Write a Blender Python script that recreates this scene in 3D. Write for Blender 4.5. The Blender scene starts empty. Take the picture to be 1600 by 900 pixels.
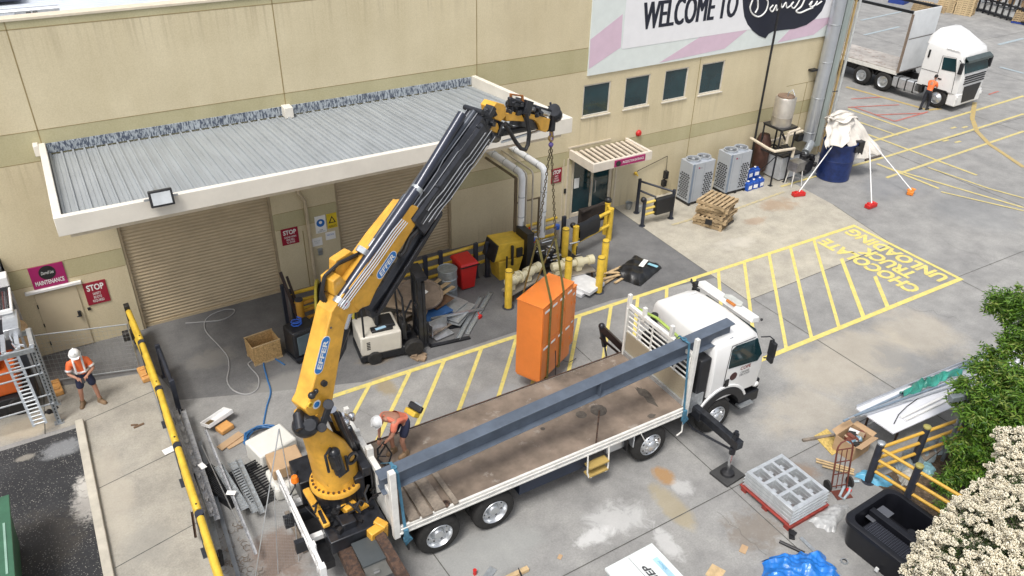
import bpy, math, random
import numpy as np
from mathutils import Vector, Matrix
rnd = random.Random(7)
scn = bpy.context.scene
COL = scn.collection
R = math.radians
# ---------------- camera (solved from the photograph's vanishing points) ----------------
CAM = Vector((0, 0, 13.6)); YAW, PIT, ROL, FPX = 0.54338826, 0.55970283, 0.02301759, 1246.65679
_f = Vector((math.sin(YAW)*math.cos(PIT), math.cos(YAW)*math.cos(PIT), -math.sin(PIT)))
_r = Vector((math.cos(YAW), -math.sin(YAW), 0)); _u = _r.cross(_f)
CR = math.cos(ROL)*_r + math.sin(ROL)*_u; CU = -math.sin(ROL)*_r + math.cos(ROL)*_u
cd = bpy.data.cameras.new('camera'); cam = bpy.data.objects.new('camera', cd); COL.objects.link(cam)
cd.sensor_width = 36; cd.lens = FPX/1600*36; cd.clip_end = 1500
cam.matrix_world = Matrix(((CR.x, CU.x, -_f.x, CAM.x), (CR.y, CU.y, -_f.y, CAM.y), (CR.z, CU.z, -_f.z, CAM.z), (0, 0, 0, 1)))
scn.camera = cam
# ---------------- world, sun, exposure ----------------
SUN_EL, SUN_AZ = 62, 235        # degrees; azimuth counted from +y clockwise
w = bpy.data.worlds.new('World'); scn.world = w; w.use_nodes = True
nt = w.node_tree; bg = nt.nodes['Background']
sky = nt.nodes.new('ShaderNodeTexSky'); sky.sky_type = 'NISHITA'; sky.sun_disc = False
sky.sun_elevation = R(SUN_EL); sky.sun_rotation = R(SUN_AZ); sky.air_density = 1.0; sky.dust_density = 4.0; sky.ozone_density = 0.6
hs = nt.nodes.new('ShaderNodeHueSaturation'); hs.inputs['Saturation'].default_value = 0.35
nt.links.new(sky.outputs[0], hs.inputs['Color']); nt.links.new(hs.outputs[0], bg.inputs[0])
bg.inputs[1].default_value = 0.13
sd = bpy.data.lights.new('sun', 'SUN'); sun = bpy.data.objects.new('sun', sd); COL.objects.link(sun)
sd.energy = 1.5; sd.angle = R(16); sd.color = (1, 0.96, 0.9)
_sv = Vector((math.sin(R(SUN_AZ))*math.cos(R(SUN_EL)), math.cos(R(SUN_AZ))*math.cos(R(SUN_EL)), math.sin(R(SUN_EL))))
sun.rotation_euler = _sv.to_track_quat('Z', 'Y').to_euler(); sun.location = (0, 0, 40)
scn.view_settings.view_transform = 'Standard'; scn.view_settings.look = 'None'
scn.view_settings.exposure = 0.6; scn.view_settings.gamma = 1; scn.view_settings.use_curve_mapping = False
scn.render.engine = 'CYCLES'

# ---------------- helpers ----------------
def ray(u, v): return (_f*FPX + CR*(u-800) - CU*(v-450)).normalized()
def g(u, v, z=0):                       # the point of height z seen at photo pixel u,v
    d = ray(u, v); return CAM + d*((z-CAM.z)/d.z)
def wy(u, v, y):                        # the point of the vertical plane y seen at u,v
    d = ray(u, v); return CAM + d*(y/d.y)
def wx(u, v, x):
    d = ray(u, v); return CAM + d*(x/d.x)

MATS = {}
def mat(name, col, rough=0.7, metal=0.0, var=0.12, scale=3.0, bump=0.0, bscale=60.0, col2=None, thr=None, coat=0.0, spec=0.5, streak=None, emit=None):
    """procedural material: base colour broken up by two octaves of dirt noise, optional second colour in patches"""
    if name in MATS: return MATS[name]
    m = bpy.data.materials.new(name); m.use_nodes = True; n = m.node_tree.nodes; l = m.node_tree.links
    b = n['Principled BSDF']; b.inputs['Roughness'].default_value = rough; b.inputs['Metallic'].default_value = metal
    b.inputs['Specular IOR Level'].default_value = spec; b.inputs['Coat Weight'].default_value = coat
    tc = n.new('ShaderNodeTexCoord'); vec = tc.outputs['Object']
    if streak:
        mp = n.new('ShaderNodeMapping'); mp.inputs['Scale'].default_value = streak; l.new(vec, mp.inputs[0]); vec = mp.outputs[0]
    no = n.new('ShaderNodeTexNoise'); no.inputs['Scale'].default_value = scale; no.inputs['Detail'].default_value = 7; no.inputs['Roughness'].default_value = 0.62
    l.new(vec, no.inputs['Vector'])
    rp = n.new('ShaderNodeValToRGB'); e = rp.color_ramp.elements
    e[0].position = 0.32; e[1].position = 0.68
    c = Vector(col[:3]); lo = c*(1-var*1.6); hi = c*(1+var*0.8)
    e[0].color = (*lo, 1); e[1].color = (*[min(x, 1) for x in hi], 1)
    l.new(no.outputs['Fac'], rp.inputs[0]); out = rp.outputs[0]
    if col2 is not None:
        n2 = n.new('ShaderNodeTexNoise'); n2.inputs['Scale'].default_value = scale*1.7; n2.inputs['Detail'].default_value = 9; n2.inputs['Roughness'].default_value = 0.7
        l.new(vec, n2.inputs['Vector'])
        r2 = n.new('ShaderNodeValToRGB'); q = r2.color_ramp.elements
        t = thr if thr else 0.58
        q[0].position = t; q[0].color = (0, 0, 0, 1); q[1].position = t+0.07; q[1].color = (1, 1, 1, 1)
        l.new(n2.outputs['Fac'], r2.inputs[0])
        mx = n.new('ShaderNodeMixRGB'); l.new(r2.outputs[0], mx.inputs[0]); l.new(out, mx.inputs[1]); mx.inputs[2].default_value = (*col2, 1); out = mx.outputs[0]
    l.new(out, b.inputs['Base Color'])
    if bump:
        n3 = n.new('ShaderNodeTexNoise'); n3.inputs['Scale'].default_value = bscale; n3.inputs['Detail'].default_value = 4; l.new(tc.outputs['Object'], n3.inputs['Vector'])
        bp = n.new('ShaderNodeBump'); bp.inputs['Strength'].default_value = bump; bp.inputs['Distance'].default_value = 0.01
        l.new(n3.outputs['Fac'], bp.inputs['Height']); l.new(bp.outputs[0], b.inputs['Normal'])
    MATS[name] = m; return m

FR = {}          # world matrix of every top-level object
def root_of(o):
    while o.parent: o = o.parent
    return o
def tag(o, label=None, cat=None, group=None, kind=None):
    for k, v in (('label', label), ('category', cat), ('group', group), ('kind', kind)):
        if v: o[k] = v
    return o
def thing(name, label, cat, loc=(0, 0, 0), rz=0.0, group=None):
    o = bpy.data.objects.new(name, None); COL.objects.link(o); o.empty_display_size = 0.2
    o.location = loc; o.rotation_euler = (0, 0, rz)
    FR[o.name] = Matrix.Translation(Vector(loc)) @ Matrix.Rotation(rz, 4, 'Z')
    return tag(o, label, cat, group)
class MB:
    """collects shapes; build() links them as one mesh object. MB(root) works in root's own frame, MB() in the world's"""
    def __init__(s, root=None, M=None):
        s.v = []; s.f = []; s.M = (FR[root.name] if root else Matrix.Identity(4)) @ (M if M else Matrix.Identity(4))
    def add(s, vs, fs):
        b = len(s.v); s.v += [s.M @ Vector(p) for p in vs]; s.f += [tuple(b+i for i in f) for f in fs]; return s
    def box(s, x0, y0, z0, x1, y1, z1):
        return s.add([(x0, y0, z0), (x1, y0, z0), (x1, y1, z0), (x0, y1, z0), (x0, y0, z1), (x1, y0, z1), (x1, y1, z1), (x0, y1, z1)],
                     [(0, 3, 2, 1), (4, 5, 6, 7), (0, 1, 5, 4), (1, 2, 6, 5), (2, 3, 7, 6), (3, 0, 4, 7)])
    def cbox(s, c, sx, sy, sz, rz=0, rx=0, ry=0):
        Mo = s.M; s.M = s.M @ Matrix.Translation(Vector(c)) @ Matrix.Rotation(rz, 4, 'Z') @ Matrix.Rotation(ry, 4, 'Y') @ Matrix.Rotation(rx, 4, 'X')
        s.box(-sx/2, -sy/2, -sz/2, sx/2, sy/2, sz/2); s.M = Mo; return s
    def beam(s, a, b, w, h, up=(0, 0, 1), w2=None, h2=None, ch=0):
        a = Vector(a); b = Vector(b); d = (b-a).normalized(); sd_ = d.cross(Vector(up))
        if sd_.length < 1e-3: sd_ = d.cross(Vector((1, 0, 0)))
        sd_.normalize(); u = sd_.cross(d)
        w2 = w if w2 is None else w2; h2 = h if h2 is None else h2
        pr = [(-1, -1), (1, -1), (1, 1), (-1, 1)] if not ch else [(-1+ch, -1), (1-ch, -1), (1, -1+ch), (1, 1-ch), (1-ch, 1), (-1+ch, 1), (-1, 1-ch), (-1, -1+ch)]
        k = len(pr); vs = [a+sd_*(x*w/2)+u*(y*h/2) for x, y in pr] + [b+sd_*(x*w2/2)+u*(y*h2/2) for x, y in pr]
        return s.add(vs, [tuple(reversed(range(k))), tuple(range(k, 2*k))]+[(i, (i+1) % k, k+(i+1) % k, k+i) for i in range(k)])
    def tube(s, pts, r, n=10, cap=True, closed=False):
        P = [Vector(p) for p in pts]; k = len(P); rr = r if isinstance(r, (list, tuple)) else [r]*k
        vs = []; fs = []; prev = None
        for i in range(k):
            d = (P[min(i+1, k-1)]-P[max(i-1, 0)]).normalized() if not closed else (P[(i+1) % k]-P[i-1]).normalized()
            if prev is None: a = d.orthogonal().normalized()
            else:
                a = prev - d*prev.dot(d)
                a = d.orthogonal().normalized() if a.length < 1e-5 else a.normalized()
            prev = a; b = d.cross(a)
            vs += [P[i]+(a*math.cos(2*math.pi*j/n)+b*math.sin(2*math.pi*j/n))*rr[i] for j in range(n)]
        for i in range(k if closed else k-1):
            A = i*n; B = ((i+1) % k)*n
            fs += [(A+j, A+(j+1) % n, B+(j+1) % n, B+j) for j in range(n)]
        if cap and not closed: fs += [tuple(reversed(range(n))), tuple(range((k-1)*n, k*n))]
        return s.add(vs, fs)
    def lathe(s, prof, c=(0, 0, 0), ax=(0, 0, 1), n=24):
        ax = Vector(ax).normalized(); a = ax.orthogonal().normalized(); b = ax.cross(a); c = Vector(c); vs = []; fs = []
        for r_, h in prof:
            vs += [c+ax*h+(a*math.cos(2*math.pi*j/n)+b*math.sin(2*math.pi*j/n))*max(r_, 1e-4) for j in range(n)]
        for i in range(len(prof)-1):
            fs += [(i*n+j, i*n+(j+1) % n, (i+1)*n+(j+1) % n, (i+1)*n+j) for j in range(n)]
        return s.add(vs, fs)
    def cyl(s, c, r, h, ax=(0, 0, 1), n=24): return s.lathe([(0, 0), (r, 0), (r, h), (0, h)], c, ax, n)
    def prism(s, pts, vec):
        P = [Vector(p) for p in pts]; k = len(P); vec = Vector(vec)
        nrm = Vector((0, 0, 0))
        for i in range(k): nrm += P[i].cross(P[(i+1) % k])
        if nrm.dot(vec) < 0: P.reverse()
        return s.add(P+[p+vec for p in P], [tuple(reversed(range(k))), tuple(range(k, 2*k))]+[(i, (i+1) % k, k+(i+1) % k, k+i) for i in range(k)])
    def sheet(s, pts): return s.add(pts, [tuple(range(len(pts)))])
    def loft(s, rings, cap=True):
        k = len(rings[0]); vs = [p for r_ in rings for p in r_]; fs = []
        for i in range(len(rings)-1):
            fs += [(i*k+j, i*k+(j+1) % k, (i+1)*k+(j+1) % k, (i+1)*k+j) for j in range(k)]
        if cap: fs += [tuple(reversed(range(k))), tuple(range((len(rings)-1)*k, len(rings)*k))]
        return s.add(vs, fs)
    def ball(s, c, rx, ry=None, rz=None, n=14):
        ry = ry or rx; rz = rz or rx; c = Vector(c); m = n//2+1; vs = []; fs = []
        for i in range(m):
            t = math.pi*i/(m-1)
            for j in range(n): vs.append(c+Vector((rx*math.sin(t)*math.cos(2*math.pi*j/n), ry*math.sin(t)*math.sin(2*math.pi*j/n), rz*math.cos(t))))
        for i in range(m-1): fs += [(i*n+j, (i+1)*n+j, (i+1)*n+(j+1) % n, i*n+(j+1) % n) for j in range(n)]
        return s.add(vs, fs)
    def grid(s, fn, nu, nv):
        vs = [fn(i/nu, j/nv) for j in range(nv+1) for i in range(nu+1)]
        return s.add(vs, [(j*(nu+1)+i, j*(nu+1)+i+1, (j+1)*(nu+1)+i+1, (j+1)*(nu+1)+i) for j in range(nv) for i in range(nu)])
    def build(s, name, m, parent=None, bevel=0, smooth=35, solid=0, fix=False):
        me = bpy.data.meshes.new(name)
        if parent is not None:
            inv = FR[root_of(parent).name].inverted(); vs = [inv @ v for v in s.v]; org = None
        else:
            xs = [v.x for v in s.v]; ys = [v.y for v in s.v]; zs = [v.z for v in s.v]
            org = Vector(((min(xs)+max(xs))/2, (min(ys)+max(ys))/2, min(zs))); vs = [v-org for v in s.v]
        me.from_pydata([tuple(v) for v in vs], [], s.f); me.materials.append(m)
        if fix:
            import bmesh; bm = bmesh.new(); bm.from_mesh(me); bmesh.ops.remove_doubles(bm, verts=bm.verts, dist=1e-5); bmesh.ops.recalc_face_normals(bm, faces=bm.faces); bm.to_mesh(me); bm.free()
        if smooth:
            me.polygons.foreach_set('use_smooth', [True]*len(me.polygons)); me.set_sharp_from_angle(angle=R(smooth))
        o = bpy.data.objects.new(name, me); COL.objects.link(o)
        if parent is not None: o.parent = parent
        else: o.location = org; FR[o.name] = Matrix.Translation(org)
        if solid:
            md = o.modifiers.new('thickness', 'SOLIDIFY'); md.thickness = solid; md.offset = 0
        if bevel:
            md = o.modifiers.new('edge', 'BEVEL'); md.width = bevel; md.segments = 2; md.limit_method = 'ANGLE'; md.angle_limit = R(40); md.harden_normals = False
        return o
def islands(s):
    par = list(range(len(s.v)))
    def fd(i):
        while par[i] != i: par[i] = par[par[i]]; i = par[i]
        return i
    for f in s.f:
        for i in f[1:]: par[fd(i)] = fd(f[0])
    gr = {}
    for f in s.f: gr.setdefault(fd(f[0]), []).append(f)
    out = []
    for fs in gr.values():
        ids = sorted({i for f in fs for i in f}); mp = {i: k for k, i in enumerate(ids)}; b = MB(); b.v = [s.v[i] for i in ids]; b.f = [tuple(mp[i] for i in f) for f in fs]; out.append(b)
    return out
def each(mb, name, m, parent, **k):     # every loose piece an object of its own
    return [b.build(name, m, parent, **k) for b in islands(mb)]
def struct(name, mb, m, **k): return tag(mb.build(name, m, **k), kind='structure')
def item(name, mb, m, label, cat, group=None, **k): return tag(mb.build(name, m, **k), label, cat, group)
def copytree(o, loc, rz=None, label=None, group=None):
    def rec(src, par):
        c = src.copy(); COL.objects.link(c)
        if par: c.parent = par
        for ch in src.children: rec(ch, c)
        return c
    c = rec(o, None); c.location = loc
    if rz is not None: c.rotation_euler = (0, 0, rz)
    FR[c.name] = Matrix.Translation(Vector(loc)) @ Matrix.Rotation(c.rotation_euler.z, 4, 'Z')
    if label: c['label'] = label
    if group: c['group'] = group
    return c
def text(s, o, xd, yd, w_, h_, m, parent, name='lettering', off=0.004, shear=0, bold=0.0, space=1.0, fat=0):
    """real lettering: o lower-left corner, xd/yd directions, fitted to w_ x h_ metres"""
    cu = bpy.data.curves.new('t', 'FONT'); cu.body = s; cu.size = 1; cu.shear = shear; cu.offset = bold; cu.space_character = space; cu.space_line = 1.0; cu.align_x = 'CENTER'; cu.resolution_u = 3
    ob = bpy.data.objects.new('t', cu); COL.objects.link(ob)
    me = bpy.data.meshes.new_from_object(ob.evaluated_get(bpy.context.evaluated_depsgraph_get()))
    bpy.data.objects.remove(ob)
    vs = [v.co.copy() for v in me.vertices]; fs = [tuple(p.vertices) for p in me.polygons]
    if not vs: return None
    x0 = min(v.x for v in vs); x1 = max(v.x for v in vs); y0 = min(v.y for v in vs); y1 = max(v.y for v in vs)
    xd = Vector(xd).normalized(); yd = Vector(yd).normalized(); n_ = xd.cross(yd); o = Vector(o)
    b = MB()
    for k in ((-2, -1, 0, 1, 2) if fat else (0,)): b.add([o+xd*((v.x-x0)/(x1-x0)*w_+k*fat)+yd*((v.y-y0)/(y1-y0)*h_)+n_*(off+.0004*k) for v in vs], fs)
    return b.build(name, m, parent, smooth=0)
def blob(pts, r, wob=0.0, n=6, closed=True):
    return pts

# palette (linear, real-world base colours)
CREAM = (0.61, 0.535, 0.37); OLIVE = (0.46, 0.42, 0.26)
M_trim = mat('cream_trim', (0.66, 0.58, 0.45), 0.6, var=0.07, scale=5, col2=(0.42, 0.36, 0.28), thr=0.66)
M_door = mat('tan_door', (0.57, 0.49, 0.34), 0.5, var=0.04, scale=2)
M_shut = mat('tan_shutter', (0.50, 0.405, 0.265), 0.5, var=0.08, scale=1.5)
M_roofm = mat('zinc_roof', (0.35, 0.375, 0.39), 0.5, 0.15, var=0.07, scale=1.2, streak=(2, 0.5, 1), col2=(0.33, 0.33, 0.31), thr=0.64)
M_white = mat('white_paint', (0.78, 0.78, 0.77), 0.35, var=0.04, scale=3, coat=0.3)
M_cabw = mat('cab_white', (0.76, 0.76, 0.75), 0.32, var=0.05, scale=1.5, streak=(1, 1, .5), col2=(0.52, 0.50, 0.46), thr=0.655, coat=0.4)
M_whited = mat('worn_white_paint', (0.72, 0.71, 0.67), 0.5, var=0.09, scale=6, col2=(0.34, 0.27, 0.20), thr=0.645)
M_black = mat('black_paint', (0.018, 0.018, 0.02), 0.45, var=0.3, scale=8)
M_blackp = mat('black_plastic', (0.014, 0.015, 0.018), 0.5, var=0.2, scale=8)
M_rub = mat('rubber', (0.022, 0.021, 0.02), 0.8, var=0.3, scale=10, bump=0.3)
M_navy = mat('navy_post', (0.03, 0.035, 0.05), 0.5, var=0.25)
M_yel = mat('barrier_yellow', (0.70, 0.47, 0.05), 0.45, var=0.14, scale=4, col2=(0.35, 0.22, 0.04), thr=0.68)
M_cry = mat('crane_yellow', (0.70, 0.37, 0.045), 0.45, var=0.16, scale=3, col2=(0.26, 0.14, 0.04), thr=0.645, coat=0.15)
M_crk = mat('crane_black', (0.022, 0.024, 0.03), 0.35, 0.2, var=0.35, scale=5, coat=0.2)
M_chr = mat('chrome', (0.75, 0.76, 0.78), 0.15, 1.0, var=0.03)
M_stl = mat('galvanised', (0.50, 0.53, 0.55), 0.42, 0.7, var=0.14, scale=14)
M_alu = mat('aluminium', (0.66, 0.68, 0.70), 0.3, 0.8, var=0.08, scale=10)
M_rust = mat('rusty_steel', (0.11, 0.065, 0.045), 0.75, 0.3, var=0.35, scale=9, col2=(0.05, 0.035, 0.03), thr=0.5)
M_glass = mat('dark_glass', (0.010, 0.038, 0.046), 0.06, var=0.3, scale=0.8, spec=0.8)
M_red = mat('red_plastic', (0.55, 0.02, 0.018), 0.4, var=0.08)
M_maroon = mat('maroon_sign', (0.30, 0.012, 0.035), 0.45, var=0.06)
M_magenta = mat('magenta_sign', (0.34, 0.014, 0.12), 0.45, var=0.05)
M_sw = mat('sign_white', (0.82, 0.82, 0.80), 0.5, var=0.03)
M_ora = mat('orange_plastic', (0.80, 0.24, 0.03), 0.5, var=0.1)
M_wood = mat('pine_wood', (0.55, 0.40, 0.22), 0.75, var=0.18, scale=6, col2=(0.36, 0.24, 0.12), thr=0.62)
M_wood2 = mat('weathered_timber', (0.24, 0.20, 0.16), 0.85, var=0.28, scale=7)
M_card = mat('cardboard', (0.46, 0.31, 0.18), 0.8, var=0.08)
M_skin = mat('skin', (0.42, 0.21, 0.14), 0.55, var=0.06)
M_blue = mat('blue_plastic', (0.02, 0.09, 0.42), 0.4, var=0.1)
# ================= GROUND =================
def concrete(name, col, dark, stains=(), speck=0.0, rough=0.85, sc=0.22):
    m = bpy.data.materials.new(name); m.use_nodes = True; n = m.node_tree.nodes; l = m.node_tree.links
    b = n['Principled BSDF']; b.inputs['Roughness'].default_value = rough; b.inputs['Specular IOR Level'].default_value = 0.3
    ge = n.new('ShaderNodeNewGeometry'); P = ge.outputs['Position']
    def noise(scale, det=8, ro=0.6, vec=P, dist=0.0):
        t = n.new('ShaderNodeTexNoise'); t.inputs['Scale'].default_value = scale; t.inputs['Detail'].default_value = det; t.inputs['Roughness'].default_value = ro; t.inputs['Distortion'].default_value = dist
        l.new(vec, t.inputs['Vector']); return t.outputs['Fac']
    def ramp(x, a, b_, c0=(0, 0, 0), c1=(1, 1, 1)):
        r = n.new('ShaderNodeValToRGB'); e = r.color_ramp.elements; e[0].position = a; e[1].position = b_; e[0].color = (*c0, 1); e[1].color = (*c1, 1); l.new(x, r.inputs[0]); return r.outputs[0]
    def mixc(f, a, col_, typ='MIX'):
        x = n.new('ShaderNodeMixRGB'); x.blend_type = typ; l.new(f, x.inputs[0]) if not isinstance(f, float) else setattr(x.inputs[0], 'default_value', f)
        l.new(a, x.inputs[1]); x.inputs[2].default_value = (*col_, 1) if not hasattr(col_, 'node') else x.inputs[2].default_value
        if hasattr(col_, 'node'): l.new(col_, x.inputs[2])
        return x.outputs[0]
    out = ramp(noise(sc, 9, 0.62, dist=0.6), 0.3, 0.7, dark, col)
    f2 = ramp(noise(1.3, 9, 0.7), 0.35, 0.68, (0.78, 0.78, 0.78), (1.12, 1.12, 1.1)); out = mixc(1.0, out, f2, 'MULTIPLY')
    f3 = ramp(noise(24, 6, 0.75), 0.3, 0.7, (0.80, 0.80, 0.80), (1.14, 1.14, 1.14)); out = mixc(1.0, out, f3, 'MULTIPLY')
    f4 = ramp(noise(5.0, 9, 0.8), 0.62, 0.74); s4 = n.new('ShaderNodeMath'); s4.operation = 'MULTIPLY'; l.new(f4, s4.inputs[0]); s4.inputs[1].default_value = 0.35
    out = mixc(s4.outputs[0], out, tuple(c*0.45 for c in col))
    if speck:
        v = n.new('ShaderNodeTexVoronoi'); v.inputs['Scale'].default_value = 22; l.new(P, v.inputs['Vector'])
        sv = ramp(v.outputs['Distance'], 0.12, 0.3, (1, 1, 1), (0, 0, 0)); n5 = ramp(noise(1.6, 8, 0.75), 0.36, 0.60)
        mm = n.new('ShaderNodeMath'); mm.operation = 'MULTIPLY'; l.new(sv, mm.inputs[0]); l.new(n5, mm.inputs[1]); m3 = n.new('ShaderNodeMath'); m3.operation = 'MULTIPLY'; l.new(mm.outputs[0], m3.inputs[0]); m3.inputs[1].default_value = speck
        out = mixc(m3.outputs[0], out, (0.55, 0.52, 0.47))
    for (cx, cy, rx, ry, colr, amt, th, nsc) in stains:      # stains: places where something was spilt, each with a ragged edge
        mp = n.new('ShaderNodeMapping'); mp.vector_type = 'TEXTURE'; mp.inputs['Location'].default_value = (cx, cy, 0); mp.inputs['Scale'].default_value = (rx, ry, 1); l.new(P, mp.inputs[0])
        ln = n.new('ShaderNodeVectorMath'); ln.operation = 'LENGTH'; l.new(mp.outputs[0], ln.inputs[0])
        fall = ramp(ln.outputs['Value'], 0.15, 1.0, (1, 1, 1), (0, 0, 0))
        nn = noise(nsc, 9, 0.72, dist=0.8); ad = n.new('ShaderNodeMath'); ad.operation = 'MULTIPLY'; l.new(fall, ad.inputs[0]); l.new(nn, ad.inputs[1])
        ed = ramp(ad.outputs[0], th, th+0.16); sc_ = n.new('ShaderNodeMath'); sc_.operation = 'MULTIPLY'; l.new(ed, sc_.inputs[0]); sc_.inputs[1].default_value = amt
        out = mixc(sc_.outputs[0], out, colr)
    l.new(out, b.inputs['Base Color'])
    bp = n.new('ShaderNodeBump'); bp.inputs['Strength'].default_value = 0.35; bp.inputs['Distance'].default_value = 0.01; l.new(noise(45, 6, 0.7), bp.inputs['Height']); l.new(bp.outputs[0], b.inputs['Normal'])
    return m
def pg(u, v): q = g(u, v); return (q.x, q.y)
_s = []
def st(u, v, rx, ry, c, a=0.6, th=0.3, ns=1.6): x, y = pg(u, v); _s.append((x, y, rx, ry, c, a, th, ns))
WH = (0.60, 0.60, 0.59); RU = (0.36, 0.20, 0.07); BR = (0.16, 0.09, 0.055); DK = (0.07, 0.07, 0.07); SA = (0.50, 0.44, 0.34)
st(960, 812, 1.6, 1.0, WH, 0.5, 0.26, 2.2); st(1040, 845, 0.5, 1.3, WH, 0.55, 0.30, 3.2); st(1065, 760, 0.6, 0.7, WH, 0.45, 0.28, 2.4); st(930, 838, 1.1, 0.45, WH, 0.7, 0.28, 4)
st(1036, 742, 0.42, 0.55, RU, 0.8, 0.2, 2.0); st(1050, 790, 0.5, 1.3, (0.36, 0.30, 0.18), 0.6, 0.2, 1.2)
st(440, 870, 1.1, 1.6, BR, 0.6, 0.24, 1.7); st(760, 870, 2.2, 1.2, (0.30, 0.31, 0.30), 0.5, 0.2, 1.0)
st(1180, 830, 1.6, 1.4, (0.20, 0.17, 0.14), 0.7, 0.3, 3.5); st(1250, 740, 1.0, 0.8, (0.24, 0.17, 0.12), 0.7, 0.28, 2.5)
st(600, 600, 0.5, 1.5, (0.30, 0.22, 0.09), 0.55, 0.25, 1.6); st(600, 555, 1.2, 0.5, (0.30, 0.22, 0.12), 0.45, 0.25, 1.6)
st(1330, 560, 4.0, 2.2, SA, 0.45, 0.22, 0.5); st(1440, 520, 2.0, 2.6, SA, 0.4, 0.22, 0.6); st(1250, 640, 2.5, 1.6, SA, 0.35, 0.22, 0.6)
st(1530, 330, 3.5, 3, (0.20, 0.21, 0.22), 0.35, 0.22, 0.7); st(1400, 560, 1.6, 1.6, (0.20, 0.21, 0.22), 0.5, 0.27, 0.9)
st(1400, 290, 4, 2, (0.20, 0.21, 0.23), 0.4, 0.24, 0.6); st(780, 620, 2.6, 1.0, (0.36, 0.37, 0.38), 0.5, 0.25, 1.2)
M_ground = concrete('yard_concrete', (0.338, 0.333, 0.322), (0.248, 0.247, 0.245), _s)
def GP(*px, z=0.004): return [tuple(g(u, v, z)) for u, v in px]
struct('ground', MB().sheet([(-450, -450, 0), (500, -450, 0), (500, 500, 0), (-450, 500, 0)]), M_ground, smooth=0)
# older concrete along the building, the awning's soft shade painted into its tone
M_dark = concrete('old_shaded_concrete', (0.19, 0.19, 0.192), (0.125, 0.125, 0.128), [(*pg(330, 560), 1.3, 1.0, (0.22, 0.21, 0.19), 0.5, 0.25, 1.5), (*pg(600, 555), 1.6, 0.6, (0.22, 0.17, 0.11), 0.6, 0.22, 1.8), (*pg(790, 540), 3.0, 0.5, (0.24, 0.235, 0.225), 0.6, 0.2, 1.3), (*pg(440, 600), 2.0, 0.8, (0.26, 0.255, 0.24), 0.7, 0.2, 1.1), (*pg(1130, 430), 1.5, 1.0, (0.22, 0.22, 0.22), 0.5, 0.25, 1)])
struct('old_slab', MB().sheet([(-2.2, 20.2, .004), (0.55, 19.6, .004), (0.9, 18.0, .004), (3.0, 17.2, .004), (5.3, 16.4, .004), (13.6, 16.45, .004), (17.45, 15.9, .004), (17.62, 21.9, .004), (-2.2, 21.9, .004)]), M_dark, smooth=0)
M_lite = concrete('new_light_concrete', (0.47, 0.435, 0.36), (0.40, 0.375, 0.32), [(*pg(1215, 320), 1.8, 1.2, (0.30, 0.19, 0.11), 0.55, 0.27, 1.8), (*pg(1180, 345), 1.2, 0.6, (0.32, 0.2, 0.12), 0.45, 0.28, 2.2), (*pg(1250, 395), 3, 0.5, (0.33, 0.31, 0.28), 0.4, 0.25, 1.5), (*pg(1150, 380), 1.6, 0.8, (0.55, 0.52, 0.45), 0.5, 0.25, 1.5)])
struct('light_slab', MB().sheet([(17.62, 21.9, .004), (17.40, 14.36, .004), (24.7, 14.62, .004), (25.4, 17.86, .004), (25.55, 20, .004), (25.85, 21.9, .004)]), M_lite, smooth=0)
M_path = concrete('pale_path_concrete', (0.40, 0.375, 0.325), (0.33, 0.315, 0.28), [(*pg(180, 780), 0.8, 3.5, (0.44, 0.40, 0.33), 0.5, 0.25, 0.8), (*pg(230, 850), 1.0, 1.5, (0.30, 0.29, 0.26), 0.4, 0.25, 0.9), (*pg(40, 670), 1.4, 0.8, (0.45, 0.38, 0.27), 0.5, 0.22, 0.8)])
struct('path', MB().sheet([(-9, 18.25, .005), (-9, 20.0, .005), (-2.2, 20.2, .005), (0.35, 19.6, .005), (0.45, 6, .005), (-1.33, 6, .005), (-1.33, 18.28, .005)]), M_path, smooth=0)
M_asph = concrete('asphalt', (0.055, 0.056, 0.06), (0.028, 0.029, 0.032), [(*pg(135, 760), 0.55, 0.9, (0.52, 0.50, 0.46), 0.9, 0.27, 7), (*pg(135, 790), 0.7, 1.3, (0.40, 0.38, 0.35), 0.8, 0.29, 9), (*pg(40, 715), 0.35, 0.2, (0.30, 0.28, 0.24), 0.7, 0.2, 3), (*pg(100, 700), 1.1, 0.6, (0.30, 0.31, 0.32), 0.6, 0.24, 5), (*pg(60, 850), 2.0, 2.0, (0.10, 0.085, 0.065), 0.3, 0.25, 6)], speck=0.62, rough=0.9)
struct('car_park_asphalt', MB().sheet([(-1.52, 6, .006), (-1.52, 18.12, .006), (-9, 18.05, .006), (-9, 6, .006)]), M_asph, smooth=0)
M_kerb = mat('kerb_concrete', (0.50, 0.465, 0.39), 0.85, var=0.12, scale=3, bump=0.4)
struct('kerb', MB().box(-1.52, 6, 0, -1.33, 18.28, 0.13), M_kerb, bevel=0.02)
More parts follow.
